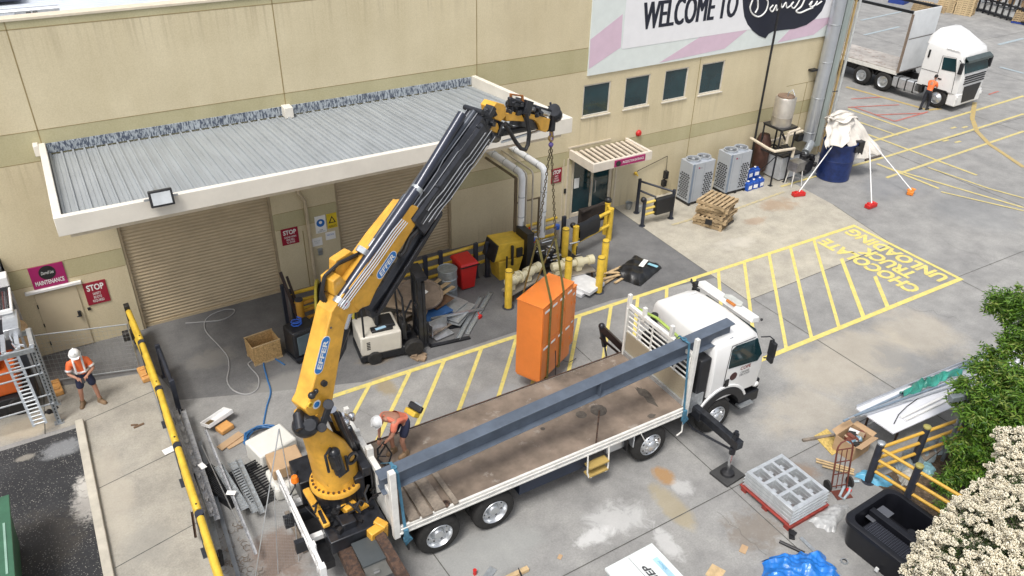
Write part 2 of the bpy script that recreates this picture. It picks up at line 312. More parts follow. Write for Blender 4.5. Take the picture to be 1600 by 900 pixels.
# saw-cut joints between slabs
M_joint = mat('joint_dirt', (0.10, 0.098, 0.09), 0.95, var=0.3, scale=4)
j = MB()
def strip(b, a, c, w_, z): 
    a = Vector((a[0], a[1], z)); c = Vector((c[0], c[1], z)); d = (c-a).normalized(); n_ = Vector((-d.y, d.x, 0))*w_/2
    b.sheet([a-n_, c-n_, c+n_, a+n_]); return b
for a, c in (((17.62, 21.8), (17.40, 14.3)), ((17.6, 14.3), (17.9, 2)), ((24.62, 14.6), (24.5, 2)), ((24.62, 12.0), (40, 11.9)), ((17.4, 14.35), (24.7, 14.6)), ((24.7, 14.6), (25.4, 17.86)), ((11.2, 16.2), (11.3, 2)), ((4.0, 17.4), (4.9, 4)), ((4.9, 8.5), (24.6, 8.9)),
             ((25.0, 20.0), (60, 20.4)), ((32, 12), (32.4, 60)), ((40, 12), (40.4, 60)), ((25.4, 30), (60, 30.4)), ((-1.3, 15.7), (0.4, 16.1)), ((-1.3, 13.2), (0.4, 13.6)), ((-1.3, 18.3), (0.4, 18.7)), ((-2.2, 18.25), (-2.1, 20.1)), ((-1.25, 10.8), (0.4, 11.2)), ((48, 12), (48.4, 60))):
    strip(j, a, c, 0.022, 0.0075)
struct('slab_joints', j, M_joint, smooth=0)
k = MB(); q = random.Random(12)
for (u, v), (du, dv), n_ in (((1130, 560), (9, -2), 12), ((1400, 470), (9, 3), 12), ((560, 640), (8, 5), 9), ((1480, 380), (10, 2), 10), ((1120, 800), (8, 7), 10)):
    P = [(u, v)]
    for i in range(n_): P.append((P[-1][0]+du+q.uniform(-6, 6), P[-1][1]+dv+q.uniform(-5, 5)))
    P = [g(*p) for p in P]
    for a, c in zip(P, P[1:]): strip(k, a, c, .006, .0082)
struct('ground_cracks', k, M_joint, smooth=0)

# painted markings, worn
def paint(name, col, wear=0.5):
    m = mat(name, col, 0.7, var=0.1, scale=5, col2=tuple(0.5*c+0.5*q for c, q in zip(col, (0.30, 0.29, 0.27))), thr=wear, bump=0.2); return m
M_py = paint('yellow_road_paint', (0.68, 0.57, 0.17), 0.545); M_pyf = paint('faded_yellow_paint', (0.60, 0.50, 0.19), 0.5)
M_pr = paint('red_road_paint', (0.48, 0.12, 0.09), 0.5); M_pb = paint('pale_blue_road_paint', (0.34, 0.43, 0.48), 0.45); M_pt = paint('tan_road_paint', (0.46, 0.34, 0.12), 0.5)
k = MB(); Z = 0.010
k.sheet([(4.2, 16.14, Z), (24.72, 16.14, Z), (24.72, 16.29, Z), (4.2, 16.29, Z)])
k.sheet([(10, 11.80, Z), (24.72, 11.80, Z), (24.72, 11.96, Z), (10, 11.96, Z)])
k.sheet([(24.58, 11.96, Z), (24.72, 11.96, Z), (24.72, 16.14, Z), (24.58, 16.14, Z)])
for i in range(16):
    x = 5.35+1.137*i+(0.05*math.sin(i*2.1)); 
    y0 = 11.96 if i > 5 else 13.0; x1 = x-0.865*(16.14-y0)
    k.sheet([(x1-.07, y0, Z), (x1+.07, y0, Z), (x+.07, 16.14, Z), (x-.07, 16.14, Z)])
k.sheet([(22.22-.09, 14.75, Z), (19.9-.09, 11.96, Z), (19.9+.09, 11.96, Z), (22.22+.09, 14.75, Z)])
a = g(1367, 432); c = g(1388, 480); k.sheet([(a.x-.09, a.y, Z), (c.x-.09, 11.96, Z), (c.x+.09, 11.96, Z), (a.x+.09, a.y, Z)])
struct('yellow_hatch_marking', k, M_py, smooth=0)
gt = thing('painted_words', '', 'x'); 
for s_, x, y, L, hh, m in (('UNLOADING', 24.45, 12.1, 3.95, 0.62, M_py), ('TRUCK', 23.7, 12.75, 2.1, 0.62, M_py), ('CHOCOLATE', 22.98, 12.1, 3.9, 0.62, M_py)):
    o = text(s_, (x, y, 0), (0, 1, 0), (-1, 0, 0), L, hh, m, gt, 'lettering', off=Z, bold=0.045)
    o.parent = None; o.name = 'painted_words'; tag(o, kind='structure')
bpy.data.objects.remove(gt)
_n = [0]
def pxline(b, pts, w_, z=Z):
    P = [g(u, v) for u, v in pts]; _n[0] += 1; z += .0006*(_n[0] % 14)
    for a, c in zip(P, P[1:]): strip(b, a, c, w_, z)
k = MB()
for pts, w_ in ((((1385, 278), (1600, 205)), .14), (((1300, 268), (1385, 245), (1600, 178)), .14), (((1360, 222), (1600, 150)), .16), (((1325, 170), (1420, 203)), .14), (((1340, 190), (1403, 212)), .12), (((1355, 210), (1526, 274)), .14), (((1370, 256), (1467, 295)), .14),
                (((1385, 262), (1600, 325)), .12), (((1220, 292), (1300, 268)), .12), (((1450, 262), (1545, 295), (1600, 310)), .1), (((1470, 300), (1600, 330)), .1), (((1320, 250), (1600, 345)), .0001)):
    if w_ > .01: pxline(k, pts, w_)
struct('yard_line_marking', k, M_pyf, smooth=0)
k = MB(); pxline(k, ((1100, 345), (1225, 300)), .12); pxline(k, ((1050, 352), (1125, 330)), .12)
struct('scuffed_wall_line', k, paint('scuffed_yellow', (0.52, 0.44, 0.24), 0.44), smooth=0)
k = MB(); pxline(k, ((1322, 136), (1450, 172), (1470, 170)), .22); 
arc = [(1523, 160), (1519, 185), (1526, 205), (1545, 225), (1572, 243), (1600, 262)]
pxline(k, arc, .22, Z+.003)
struct('tan_curved_marking', k, M_pt, smooth=0)
k = MB()
for pts in (((1330, 155), (1375, 152)), ((1325, 168), (1405, 164)), ((1335, 168), (1398, 190), (1450, 175)), ((1368, 180), (1445, 177)), ((1545, 148), (1560, 143))): pxline(k, pts, .1, Z+.004)
struct('red_box_marking', k, M_pr, smooth=0)
k = MB(); pxline(k, ((1560, 70), (1600, 60)), .25, Z); pxline(k, ((1562, 105), (1600, 115)), .25, Z+.002); pxline(k, ((1345, 32), (1410, 18)), .2, Z); pxline(k, ((1350, 55), (1405, 42)), .2, Z)
struct('pale_blue_marking', k, M_pb, smooth=0)
k = MB()
for u, v in ((1490, 200), (1508, 199), (1478, 220), (1497, 222)): q = g(u, v); k.sheet([(q.x-.2, q.y-.05, Z), (q.x+.2, q.y-.05, Z), (q.x+.2, q.y+.08, Z), (q.x-.2, q.y+.08, Z)])
struct('small_yellow_dashes', k, M_pyf, smooth=0)

# ================= FACTORY BUILDING =================
WY = 21.76; ZT = 8.88
B = thing('factory_building', 'long cream painted factory wall with two tan roller doors and an olive band', 'building', (0, WY, 0))
def wallmat():
    m = bpy.data.materials.new('painted_precast'); m.use_nodes = True; n = m.node_tree.nodes; l = m.node_tree.links; b = n['Principled BSDF']; b.inputs['Roughness'].default_value = 0.75
    ge = n.new('ShaderNodeNewGeometry'); sx = n.new('ShaderNodeSeparateXYZ'); l.new(ge.outputs['Position'], sx.inputs[0]); z = sx.outputs['Z']
    def math_(op, a, b_=None):
        x = n.new('ShaderNodeMath'); x.operation = op
        for i, q in enumerate((a, b_)):
            if q is None: continue
            if isinstance(q, (int, float)): x.inputs[i].default_value = q
            else: l.new(q, x.inputs[i])
        return x.outputs[0]
    def band(a, b_): return math_('MULTIPLY', math_('GREATER_THAN', z, a), math_('LESS_THAN', z, b_))
    m1 = math_('MULTIPLY', band(5.53, 6.30), math_('LESS_THAN', sx.outputs['X'], 28))
    tot = math_('MAXIMUM', math_('MAXIMUM', m1, band(2.2, 2.72)), band(8.70, 9.5))
    no = n.new('ShaderNodeTexNoise'); no.inputs['Scale'].default_value = 0.7; no.inputs['Detail'].default_value = 9; no.inputs['Roughness'].default_value = 0.6; l.new(ge.outputs['Position'], no.inputs['Vector'])
    mp = n.new('ShaderNodeMapping'); mp.inputs['Scale'].default_value = (1.6, 1, 0.16); l.new(ge.outputs['Position'], mp.inputs[0])
    ns = n.new('ShaderNodeTexNoise'); ns.inputs['Scale'].default_value = 1.3; ns.inputs['Detail'].default_value = 8; l.new(mp.outputs[0], ns.inputs['Vector'])
    nf = n.new('ShaderNodeTexNoise'); nf.inputs['Scale'].default_value = 30; nf.inputs['Detail'].default_value = 5; l.new(ge.outputs['Position'], nf.inputs['Vector'])
    mx = n.new('ShaderNodeMixRGB'); l.new(tot, mx.inputs[0]); mx.inputs[1].default_value = (*CREAM, 1); mx.inputs[2].default_value = (*OLIVE, 1); out = mx.outputs[0]
    for src, a, c, lo, hi in ((no.outputs['Fac'], .3, .7, .93, 1.06), (ns.outputs['Fac'], .25, .6, .95, 1.01), (nf.outputs['Fac'], .3, .7, .93, 1.06)):
        r = n.new('ShaderNodeValToRGB'); e = r.color_ramp.elements; e[0].position = a; e[1].position = c; e[0].color = (lo, lo*.99, lo*.96, 1); e[1].color = (hi, hi, hi, 1); l.new(src, r.inputs[0])
        q = n.new('ShaderNodeMixRGB'); q.blend_type = 'MULTIPLY'; q.inputs[0].default_value = 1; l.new(out, q.inputs[1]); l.new(r.outputs[0], q.inputs[2]); out = q.outputs[0]
    # rain streaks running down from the window sills and from the panel joints
    sv = n.new('ShaderNodeMapping'); sv.inputs['Scale'].default_value = (9, 1, 0.35); l.new(ge.outputs['Position'], sv.inputs[0])
    s1 = n.new('ShaderNodeTexNoise'); s1.inputs['Scale'].default_value = 1; s1.inputs['Detail'].default_value = 5; l.new(sv.outputs[0], s1.inputs['Vector'])
    sr = n.new('ShaderNodeValToRGB'); sr.color_ramp.elements[0].position = .5; sr.color_ramp.elements[1].position = .72; l.new(s1.outputs['Fac'], sr.inputs[0])
    X = sx.outputs['X']; m_ = None
    for x0, x1, za, zb in ((15.75, 17.1, 2.3, 3.85), (17.55, 18.85, 2.3, 3.85), (19.35, 20.65, 2.3, 3.85), (21.1, 22.45, 2.3, 3.85), (-2.2, 28, 7.6, 8.7), (11.7, 28, .0, 1.1), (-2.2, 12, 4.2, 5.5)):
        q = math_('MULTIPLY', math_('MULTIPLY', math_('GREATER_THAN', X, x0), math_('LESS_THAN', X, x1)), math_('MULTIPLY', math_('GREATER_THAN', z, za), math_('LESS_THAN', z, zb)))
        q = math_('MULTIPLY', q, math_('DIVIDE', math_('SUBTRACT', z, za), zb-za)) if za > 0 else math_('MULTIPLY', q, math_('DIVIDE', math_('SUBTRACT', zb, z), zb))
        m_ = q if m_ is None else math_('MAXIMUM', m_, q)
    fq = math_('MULTIPLY', math_('MULTIPLY', m_, sr.outputs[0]), .42)
    q = n.new('ShaderNodeMixRGB'); l.new(fq, q.inputs[0]); l.new(out, q.inputs[1]); q.inputs[2].default_value = (.27, .215, .13, 1); out = q.outputs[0]
    l.new(out, b.inputs['Base Color'])
    bp = n.new('ShaderNodeBump'); bp.inputs['Strength'].default_value = 0.25; bp.inputs['Distance'].default_value = 0.01; l.new(nf.outputs['Fac'], bp.inputs['Height']); l.new(bp.outputs[0], b.inputs['Normal'])
    return m
M_wall = wallmat()
WX0, WX1 = -2.15, 28.95
openings = [(0.64, 4.79, 0, 3.44), (6.75, 10.68, 0, 3.40), (15.55, 17.45, 0, 2.30), (15.83, 17.0, 3.89, 5.03), (17.63, 18.76, 3.89, 5.04), (19.42, 20.55, 3.88, 5.05), (21.18, 22.34, 3.87, 5.06)]
xs = sorted({WX0, WX1, *[o[0] for o in openings], *[o[1] for o in openings]}); zs = sorted({0, ZT, *[o[2] for o in openings], *[o[3] for o in openings]})
b = MB()
for i in range(len(xs)-1):
    for q in range(len(zs)-1):
        cx, cz = (xs[i]+xs[i+1])/2, (zs[q]+zs[q+1])/2
        if any(o[0] < cx < o[1] and o[2] < cz < o[3] for o in openings): continue
        b.sheet([(xs[i], WY, zs[q]), (xs[i+1], WY, zs[q]), (xs[i+1], WY, zs[q+1]), (xs[i], WY, zs[q+1])])
for x0, x1, z0, z1 in openings:
    d = 0.22
    b.sheet([(x0, WY, z0), (x0, WY, z1), (x0, WY+d, z1), (x0, WY+d, z0)]); b.sheet([(x1, WY, z0), (x1, WY+d, z0), (x1, WY+d, z1), (x1, WY, z1)])
    b.sheet([(x0, WY, z1), (x1, WY, z1), (x1, WY+d, z1), (x0, WY+d, z1)])
    if z0 > 0: b.sheet([(x0, WY, z0), (x0, WY+d, z0), (x1, WY+d, z0), (x1, WY, z0)])
b.sheet([(WX1, WY, 0), (WX1, 62, 0), (WX1, 62, ZT), (WX1, WY, ZT)]); b.sheet([(WX0, WY, 0), (WX0, WY, ZT), (WX0, 62, ZT), (WX0, 62, 0)]); b.sheet([(WX0, 62, 0), (WX0, 62, ZT), (WX1, 62, ZT), (WX1, 62, 0)])
b.sheet([(WX0, WY, ZT), (WX1, WY, ZT), (WX1, WY+.3, ZT), (WX0, WY+.3, ZT)])
b.build('wall', M_wall, B, smooth=0, fix=False)
# parapet cap and roof
MB().box(WX0-.03, WY-.03, ZT+.001, WX1+.03, WY+.33, ZT+.07).build('parapet_cap', M_trim, B, bevel=.01)
rf = MB(); n_ = 400
def prof(x):
    t = (x/0.25) % 1; return 0.03 if t < 0.18 or t > 0.94 else 0.0
rf.grid(lambda u, v: (WX0+u*(WX1-WX0), WY+.32+v*30, ZT-.32+0.03*math.sin(v*30/0.22*2*math.pi)), 1, 700)
rf.build('roof', mat('white_grey_roof', (0.58, 0.62, 0.68), .5, .1, var=.08, scale=.6), B, smooth=60)
MB().box(2.2-4, WY+5.2, ZT-.2, 12, WY+5.5, ZT+.1).box(-2, WY+3.2, ZT-.2, .0, WY+4.8, ZT+.05).build('roof_skylight', mat('dark_roof_panel', (0.02, 0.03, 0.06), .3), B)
item('roof_duct', MB().tube([g(-60, 27, 8.75), g(93, 14, 8.75)], .10, 10).beam(g(-60, 34, 8.7), g(24, 27, 8.7), .22, .16), M_alu, 'shiny duct and pipe lying on the roof at the top left corner', 'duct')
item('roof_brackets', MB().beam(g(44, 20, 8.75), g(50, 25, 8.62), .10, .06).beam(g(54, 19, 8.75), g(62, 24, 8.62), .10, .06), M_black, 'two black brackets beside the roof duct', 'bracket')
# grooves between precast panels
gj = MB()
for x, z0, z1 in ((-.47, 5.0, 8.9), (5.62, .0, 2.0), (5.62, 6.0, 8.9), (11.68, 5.9, 8.9), (21.05, 0, 5.36), (27.2, 0, 3.5)): gj.box(x-.014, WY-.004, z0, x+.014, WY+.01, z1)
gj.box(WX0, WY-.004, 8.69, WX1, WY+.01, 8.71); gj.box(WX0, WY-.004, 6.295, 15.9, WY+.01, 6.31); gj.box(11.7, WY-.004, 5.52, 15.9, WY+.01, 5.535); gj.box(26.0, WY-.004, 3.5, WX1, WY+.01, 3.52)
gj.box(WX0, WY-.004, 5.52, -.6, WY+.01, 5.535)
for z in (2.19, 2.725):
    for x0, x1 in ((WX0, .62), (4.82, 6.72), (10.72, 15.3), (17.95, WX1)): gj.box(x0, WY-.004, z-.006, x1, WY+.01, z+.006)
gj.build('panel_joint', mat('joint_sealant', (0.30, 0.23, 0.11), .8), B, smooth=0)
# roller doors
def roller(x0, x1, z1):
    s = MB(); npr = int(z1/0.105)*6
    def fn(u, v):
        z = v*z1; t = (z/0.105) % 1; d = 0.022*math.sin(min(1, t*1.25)*math.pi); return (x0+u*(x1-x0), WY+.13-d, z)
    s.grid(fn, 1, npr); o = s.build('roller_door', M_shut, B, smooth=50)
    MB().box(x0, WY+.09, 0.0, x1, WY+.17, .09).build('bottom_rail', M_shut, o)
    each(MB().box(x0+.0, WY+.02, 0, x0+.07, WY+.16, z1-.01).box(x1-.07, WY+.02, 0, x1, WY+.16, z1-.01), 'door_guide', mat('guide_tan', (0.36, 0.29, 0.19), .5), o)
roller(0.64, 4.79, 3.44); roller(6.75, 10.68, 3.40)
# windows
for x0, x1, z0, z1 in openings[3:]:
    f = MB(); t = .05
    for a in ((x0, z0, x1, z0+t), (x0, z1-t, x1, z1), (x0, z0+t, x0+t, z1-t), (x1-t, z0+t, x1, z1-t)): f.box(a[0]+.001, WY+.02, a[1]+.001, a[2]-.001, WY+.09, a[3]-.001)
    f.box(x0-.04, WY-.05, z0-.045, x1+.04, WY+.02, z0-.002)
    w_ = f.build('window', mat('window_frame', (0.62, 0.58, 0.5), .5), B, bevel=.004)
    MB().box(x0+t, WY+.06, z0+t, x1-t, WY+.07, z1-t).build('pane', M_glass, w_)
# production double door
dd = MB(); x0, x1, z1 = 15.55, 17.45, 2.30; xm = (x0+x1)/2+.03
for a in ((x0, 0, x0+.07, z1), (x1-.07, 0, x1, z1), (x0+.07, z1-.07, x1-.07, z1), (xm-.05, .0, xm-.005, z1-.07), (xm+.005, 0, xm+.05, z1-.07), (x0+.07, 0, x0+.14, z1-.07), (x1-.14, 0, x1-.07, z1-.07)): dd.box(a[0]+.001, WY+.05, a[1], a[2]-.001, WY+.13, a[3])
dd.box(x0+.14, WY+.06, .0, xm-.05, WY+.12, .16).box(xm+.05, WY+.06, 0, x1-.14, WY+.12, .16)
d_ = dd.build('glass_door', M_trim, B, bevel=.005)
MB().box(x0+.14, WY+.09, .16, xm-.05, WY+.1, z1-.07).box(xm+.05, WY+.09, .16, x1-.14, WY+.1, z1-.07).build('pane', M_glass, d_)
MB().tube([(xm-.1, WY, .85), (xm-.1, WY-.05, .87), (xm-.1, WY-.05, 1.35), (xm-.1, WY+.02, 1.37)], .015).tube([(xm+.1, WY, .85), (xm+.1, WY-.05, .87), (xm+.1, WY-.05, 1.35), (xm+.1, WY+.02, 1.37)], .015).build('handle', M_alu, d_)
MB().box(x0+.2, WY+.082, 1.15, x0+.42, WY+.088, 1.55).build('notice', M_sw, d_)
each(MB().box(15.33, WY-.02, 0, 15.4, WY+.01, 2.45).box(17.55, WY-.02, 0, 17.62, WY+.01, 2.45).box(15.17, WY-.01, 0, 15.2, WY+.01, 2.45), 'door_surround', M_trim, B)
MB().box(15.24, WY-.04, 1.12, 15.33, WY-.005, 1.3).build('intercom', M_black, B, bevel=.01)
# maintenance door
m_ = MB(); m_.box(-1.72, WY-.035, 0.02, -.70, WY-.001, 1.93)
md_ = m_.build('maintenance_door', M_door, B, bevel=.006)
MB().box(-1.90, WY-.10, 1.98, -.55, WY-.0, 2.06).build('door_drip_cap', M_white, B, bevel=.008)
MB().box(-.86, WY-.09, .98, -.78, WY-.036, 1.16).box(-.9, WY-.12, 1.0, -.8, WY-.09, 1.03).build('handle', M_black, md_, bevel=.008)
each(MB().box(-1.73, WY-.05, .3, -1.7, WY-.036, .42).box(-1.73, WY-.05, 1.5, -1.7, WY-.036, 1.62).box(-1.73, WY-.05, .9, -1.7, WY-.036, 1.02), 'hinge', M_black, md_)
MB().box(-.60, WY-.03, 1.08, -.52, WY-.001, 1.16).build('card_reader', M_black, B)
# downpipe between roller doors
MB().tube([(5.62, WY-.07, 5.5), (5.62, WY-.07, 3.3), (5.78, WY-.07, 3.0), (5.80, WY-.07, 0.05)], .055).build('downpipe', mat('cream_pipe', (0.55, 0.46, 0.32), .5), B)
# ---- main awning ----
AX0, AX1, AY = -.55, 11.63, 16.38
aw = MB()
n_ = 46; pr = []
for i in range(n_+1):
    x = AX0+.16+(AX1-AX0-.32)*i/n_
    for dx, dz in ((0, 0), (.012, .06), (.05, .06), (.062, 0), (.15, .0), (.155, .018), (.17, .018), (.175, 0)): pr.append((x+dx, dz))
pr = [p for p in pr if p[0] < AX1-.15]
zb, zf = 5.66, 6.12
vs = [(x, WY-.04, zb+dz) for x, dz in pr]+[(x, AY+.12, zf+dz) for x, dz in pr]; k_ = len(pr)
aw.add(vs, [(i, i+1, k_+i+1, k_+i) for i in range(k_-1)])
A = aw.build('awning_sheet', M_roofm, B, smooth=0)
fa = MB(); fa.box(AX0, AY, 5.93, AX1, AY+.14, 6.34)
for x in (AX0, AX1-.15):
    fa.prism([(x, AY+.14, 5.93), (x, WY-.01, 5.5), (x, WY-.01, 5.98), (x, AY+.14, 6.335)], (.15, 0, 0))
fa.box(5.48, WY-.35, 5.70, 5.72, WY-.01, 6.0); fa.box(AX0-.12, WY-.28, 5.75, AX0-.001, WY-.01, 6.02)
fa.build('awning_fascia', mat('fascia_paint', (0.72, 0.68, 0.60), .55, var=.05, scale=2, col2=(0.5, 0.44, 0.36), thr=.66), B, bevel=.012)
MB().box(AX0+.16, WY-.03, 5.70, AX1-.16, WY-.003, 5.95).build('awning_flashing', mat('peeling_flashing', (0.42, 0.46, 0.49), .6, var=.15, scale=15, streak=(1, 1, .3), col2=(0.07, 0.085, 0.12), thr=.47), B)
MB().box(AX0+.2, AY+.2, 5.78, AX1-.2, AY+.3, 5.92).box(AX0+.2, 19, 5.5, AX1-.2, 19.1, 5.66).build('awning_purlin', M_trim, B)
MB().sheet([(AX0+.15, AY+.14, 5.95), (AX1-.15, AY+.14, 5.95), (AX1-.15, WY-.02, 5.52), (AX0+.15, WY-.02, 5.52)]).build('awning_soffit', M_trim, B, smooth=0)
# dirt along the fascia top
# ---- production entrance canopy ----
cx0, cx1, cy = 15.38, 17.95, 20.28
c_ = MB(); c_.box(cx0, cy, 2.46, cx1, cy+.1, 2.78).box(cx0, cy+.1, 2.46, cx0+.1, WY-.01, 2.78).box(cx1-.1, cy+.1, 2.46, cx1, WY-.01, 2.78)
CN = c_.build('entrance_canopy', mat('canopy_paint', (0.66, 0.60, 0.52), .5, var=.06), B, bevel=.01)
b = MB()
for i in range(11): x = cx0+.16+i*(cx1-cx0-.32)/10; b.prism([(x-.05, cy+.1, 2.66), (x+.05, cy+.1, 2.66), (x+.05, cy+.1, 2.71), (x-.05, cy+.1, 2.71)], (0, WY-cy-.25, .05))
b.build('canopy_batten', mat('canopy_batten', (0.60, 0.52, 0.42), .6, var=.15, scale=3), CN)
MB().sheet([(cx0+.1, cy+.1, 2.62), (cx1-.1, cy+.1, 2.62), (cx1-.1, WY-.02, 2.66), (cx0+.1, WY-.02, 2.66)]).build('canopy_sheet', mat('canopy_dirt', (0.20, 0.17, 0.13), .8), CN, smooth=0)
MB().box(cx0-.05, WY-.02, 2.82, 17.2, WY-.002, 2.88).build('canopy_flashing', M_trim, CN)
cs = MB().box(16.28, cy-.03, 2.50, 17.62, cy-.001, 2.74).build('canopy_sign', M_magenta, CN)
text('PRODUCTION ENTRANCE', (16.62, cy-.03, 2.58), (1, 0, 0), (0, 0, 1), .93, .09, M_sw, cs, 'lettering', bold=.01)
MB().lathe([(0, 0), (.1, 0), (.1, .02), (0, .02)], (16.43, cy-.031, 2.62), (0, -1, 0), 16).build('emblem', M_black, cs)
# ---- signs on the wall (things of their own) ----
def sign(name, label, x0, z0, x1, z1, m, rows, cat='sign', y=WY, fg=None, group=None):
    t = thing(name, label, cat, ((x0+x1)/2, y-.01, z0), 0, group)
    p = MB().box(x0, y-.025, z0, x1, y-.006, z1).build('board', m, t, bevel=.003)
    for s_, fx, fz, fw, fh, bd in rows:
        text(s_, (x0+(x1-x0)*fx, y-.026, z0+(z1-z0)*fz), (1, 0, 0), (0, 0, 1), (x1-x0)*fw, (z1-z0)*fh, fg or M_sw, t, 'lettering', bold=bd)
    return t
s = sign('maintenance_sign', 'magenta sign reading MAINTENANCE above the plain side door', -1.66, 2.07, -.84, 2.72, M_magenta, [('MAINTENANCE', .08, .14, .84, .2, .02)])
MB().lathe([(0, 0), (.2, 0), (.2, .006), (0, .006)], (-1.25, WY-.026, 2.50), (0, -1, 0), 24).build('emblem', M_black, s)
text('Darrell Lea', (-1.40, WY-.033, 2.46), (1, 0, 0), (0, 0, 1), .3, .09, M_sw, s, 'lettering', shear=.4)
SR = [('STOP', .16, .60, .68, .30, .03), ('SAFETY\nSHOES\nAND HI VIS', .25, .08, .5, .45, .01)]
sign('stop_sign', 'maroon STOP safety sign beside the maintenance door', -.55, 1.22, .02, 1.92, M_maroon, [('STOP', .12, .62, .76, .28, .03), ('SAFETY\nBOOTS\nREQUIRED', .25, .08, .5, .45, .01)])
a = wy(431, 375, WY); c = wy(466, 396, WY)
sign('stop_sign', 'maroon STOP sign on the pillar between the two roller doors', 4.95, 2.0-.35, 5.47, 2.0+.2, M_maroon, [('STOP', .12, .62, .76, .28, .03), ('SOUND HORN\nRING BELL\nTO ENTER', .15, .08, .7, .45, .01)])
sign('stop_sign', 'maroon STOP sign left of the glass production door', 14.66, 1.62, 15.1, 2.17, M_maroon, [('STOP', .12, .62, .76, .28, .03), ('SAFETY\nBOOTS\nREQUIRED', .25, .08, .5, .45, .01)])
bl = mat('sign_blue', (0.02, 0.15, 0.5), .5)
s = sign('notice_board', 'white notice with a round blue hearing protection symbol', 6.02, 1.80, 6.36, 2.38, M_sw, [('WEAR\nPROTECTION', .15, .05, .7, .16, 0)], cat='notice', fg=M_black)
MB().lathe([(0, 0), (.13, 0), (.13, .004), (0, .004)], (6.19, WY-.026, 2.14), (0, -1, 0), 24).build('symbol', bl, s); MB().lathe([(0, 0), (.05, 0), (.05, .004), (0, .004)], (6.19, WY-.031, 2.16), (0, -1, 0), 12).build('symbol_figure', M_sw, s)
s = sign('warning_notice', 'yellow warning notice with a black triangle', 6.40, 1.88, 6.72, 2.38, mat('sign_yellow', (.75, .55, .03), .5), [('FORKLIFTS', .12, .06, .76, .14, 0)], cat='notice', fg=M_black)
MB().prism([(6.44, WY-.026, 2.06), (6.68, WY-.026, 2.06), (6.56, WY-.026, 2.30)], (0, -.004, 0)).build('triangle', M_black, s)
MB().prism([(6.49, WY-.031, 2.09), (6.63, WY-.031, 2.09), (6.56, WY-.031, 2.24)], (0, -.003, 0)).build('triangle_field', mat('sign_yellow', (.75, .55, .03)), s)
sign('small_notice', 'small white notice, the lower left one under the blue symbol', 5.86, 1.38, 6.18, 1.66, M_sw, [('PLEASE\nCALL', .2, .3, .6, .4, 0)], cat='notice', fg=M_stl)
sign('small_notice', 'small white notice with a blue line below the yellow triangle', 6.30, 1.50, 6.62, 1.76, M_sw, [('NOTICE', .15, .55, .7, .2, 0)], cat='notice', fg=bl)
item('wall_socket', MB().box(6.0, WY-.06, 1.05, 6.14, WY-.003, 1.28).box(6.03, WY-.08, 1.16, 6.11, WY-.06, 1.24), M_stl, 'grey switch box on the pillar below the small notices', 'switch box', bevel=.006)
item('fire_alarm_bell', MB().lathe([(0, -.06), (.07, -.06), (.12, 0), (.12, .04)], (18.45, WY-.05, 2.86), (0, 1, 0)).cyl((18.45, WY-.1, 2.86), .04, .1, (0, 1, 0)), M_red, 'round red alarm bell on the wall above the entrance canopy', 'alarm bell')
# ---- the big banner ----
S0, S1, SZ0, SZ1 = 15.92, 28.6, 5.36, 8.84
BN = thing('banner_sign', 'huge white and pink WELCOME TO banner high on the factory wall', 'banner', (22, WY, SZ0))
ys = WY-.05
MB().box(S0, ys, SZ0, S1, WY-.006, SZ1).build('banner_board', mat('banner_white', (0.70, 0.75, 0.73), .5, var=.03), BN)
def wp(u, v, y): q = wy(u, v, y); return (min(max(q.x, S0+.01), S1-.01), y, min(max(q.z, SZ0+.01), SZ1-.01))
pk = mat('banner_pink', (0.66, 0.50, 0.60), .5, var=.03)
y1 = ys-.003
b = MB()
def flat(px, y): 
    P = [Vector(wp(u, v, y)) for u, v in px]; b.prism(P, (0, -.002, 0))
flat([(921, 62), (973, 22), (970, 74), (920, 108)], y1)
flat([(1030, 98), (1095, 57), (1176, 40), (1132, 76)], y1)
b.prism([(25.9, y1, 6.2), (S1-.02, y1, 7.35), (S1-.02, y1, 6.35), (26.9, y1, 5.5), (24.9, y1, 5.42)], (0, -.002, 0))
b.build('pink_ribbon', pk, BN, smooth=0)
b = MB(); P0 = wp(972, 74, y1); b.box(P0[0], y1-.006, P0[2]-.06, S1-.02, y1-.004, SZ1-.01)
b.build('white_field', mat('banner_field', (0.80, 0.80, 0.82), .5, var=.02), BN, smooth=0)
M_ink = mat('banner_ink', (0.012, 0.015, 0.03), .45)
a = wp(1003, 47, y1); c = wp(1148, 24, y1)
text('WELCOME TO', (a[0], y1-.007, a[2]), (1, 0, 0), (0, 0, 1), c[0]-a[0]+.05, .92, M_ink, BN, 'lettering', fat=.018)
ap = []
for u, v in ((1160, -6), (1161, 12), (1163, 26), (1168, 38), (1176, 48), (1186, 56), (1196, 60), (1201, 53), (1208, 49), (1222, 47), (1242, 45), (1260, 39), (1274, 29), (1284, 17), (1290, 3), (1291, -6)):
    q = wy(u, v, y1-.009); ap.append((q.x, q.y, min(q.z, SZ1-.012)))
MB().prism(ap, (0, -.002, 0)).build('emblem', M_ink, BN, smooth=0)
sc = MB(); yy = y1-.02
def stroke(pts, r=.03):
    # smooth stroke through the points
    out = []
    for i in range(len(pts)-1):
        p0 = pts[max(i-1, 0)]; p1 = pts[i]; p2 = pts[i+1]; p3 = pts[min(i+2, len(pts)-1)]
        for k2 in range(6):
            t = k2/6; out.append(tuple(.5*((2*p1[a_])+(-p0[a_]+p2[a_])*t+(2*p0[a_]-5*p1[a_]+4*p2[a_]-p3[a_])*t*t+(-p0[a_]+3*p1[a_]-3*p2[a_]+p3[a_])*t**3) for a_ in (0, 1)))
    out.append(pts[-1]); sc.tube([(x, yy, z) for x, z in out], r, 6)
def W2(u, v): q = wy(u, v, yy); return (q.x, min(q.z, SZ1-.03))
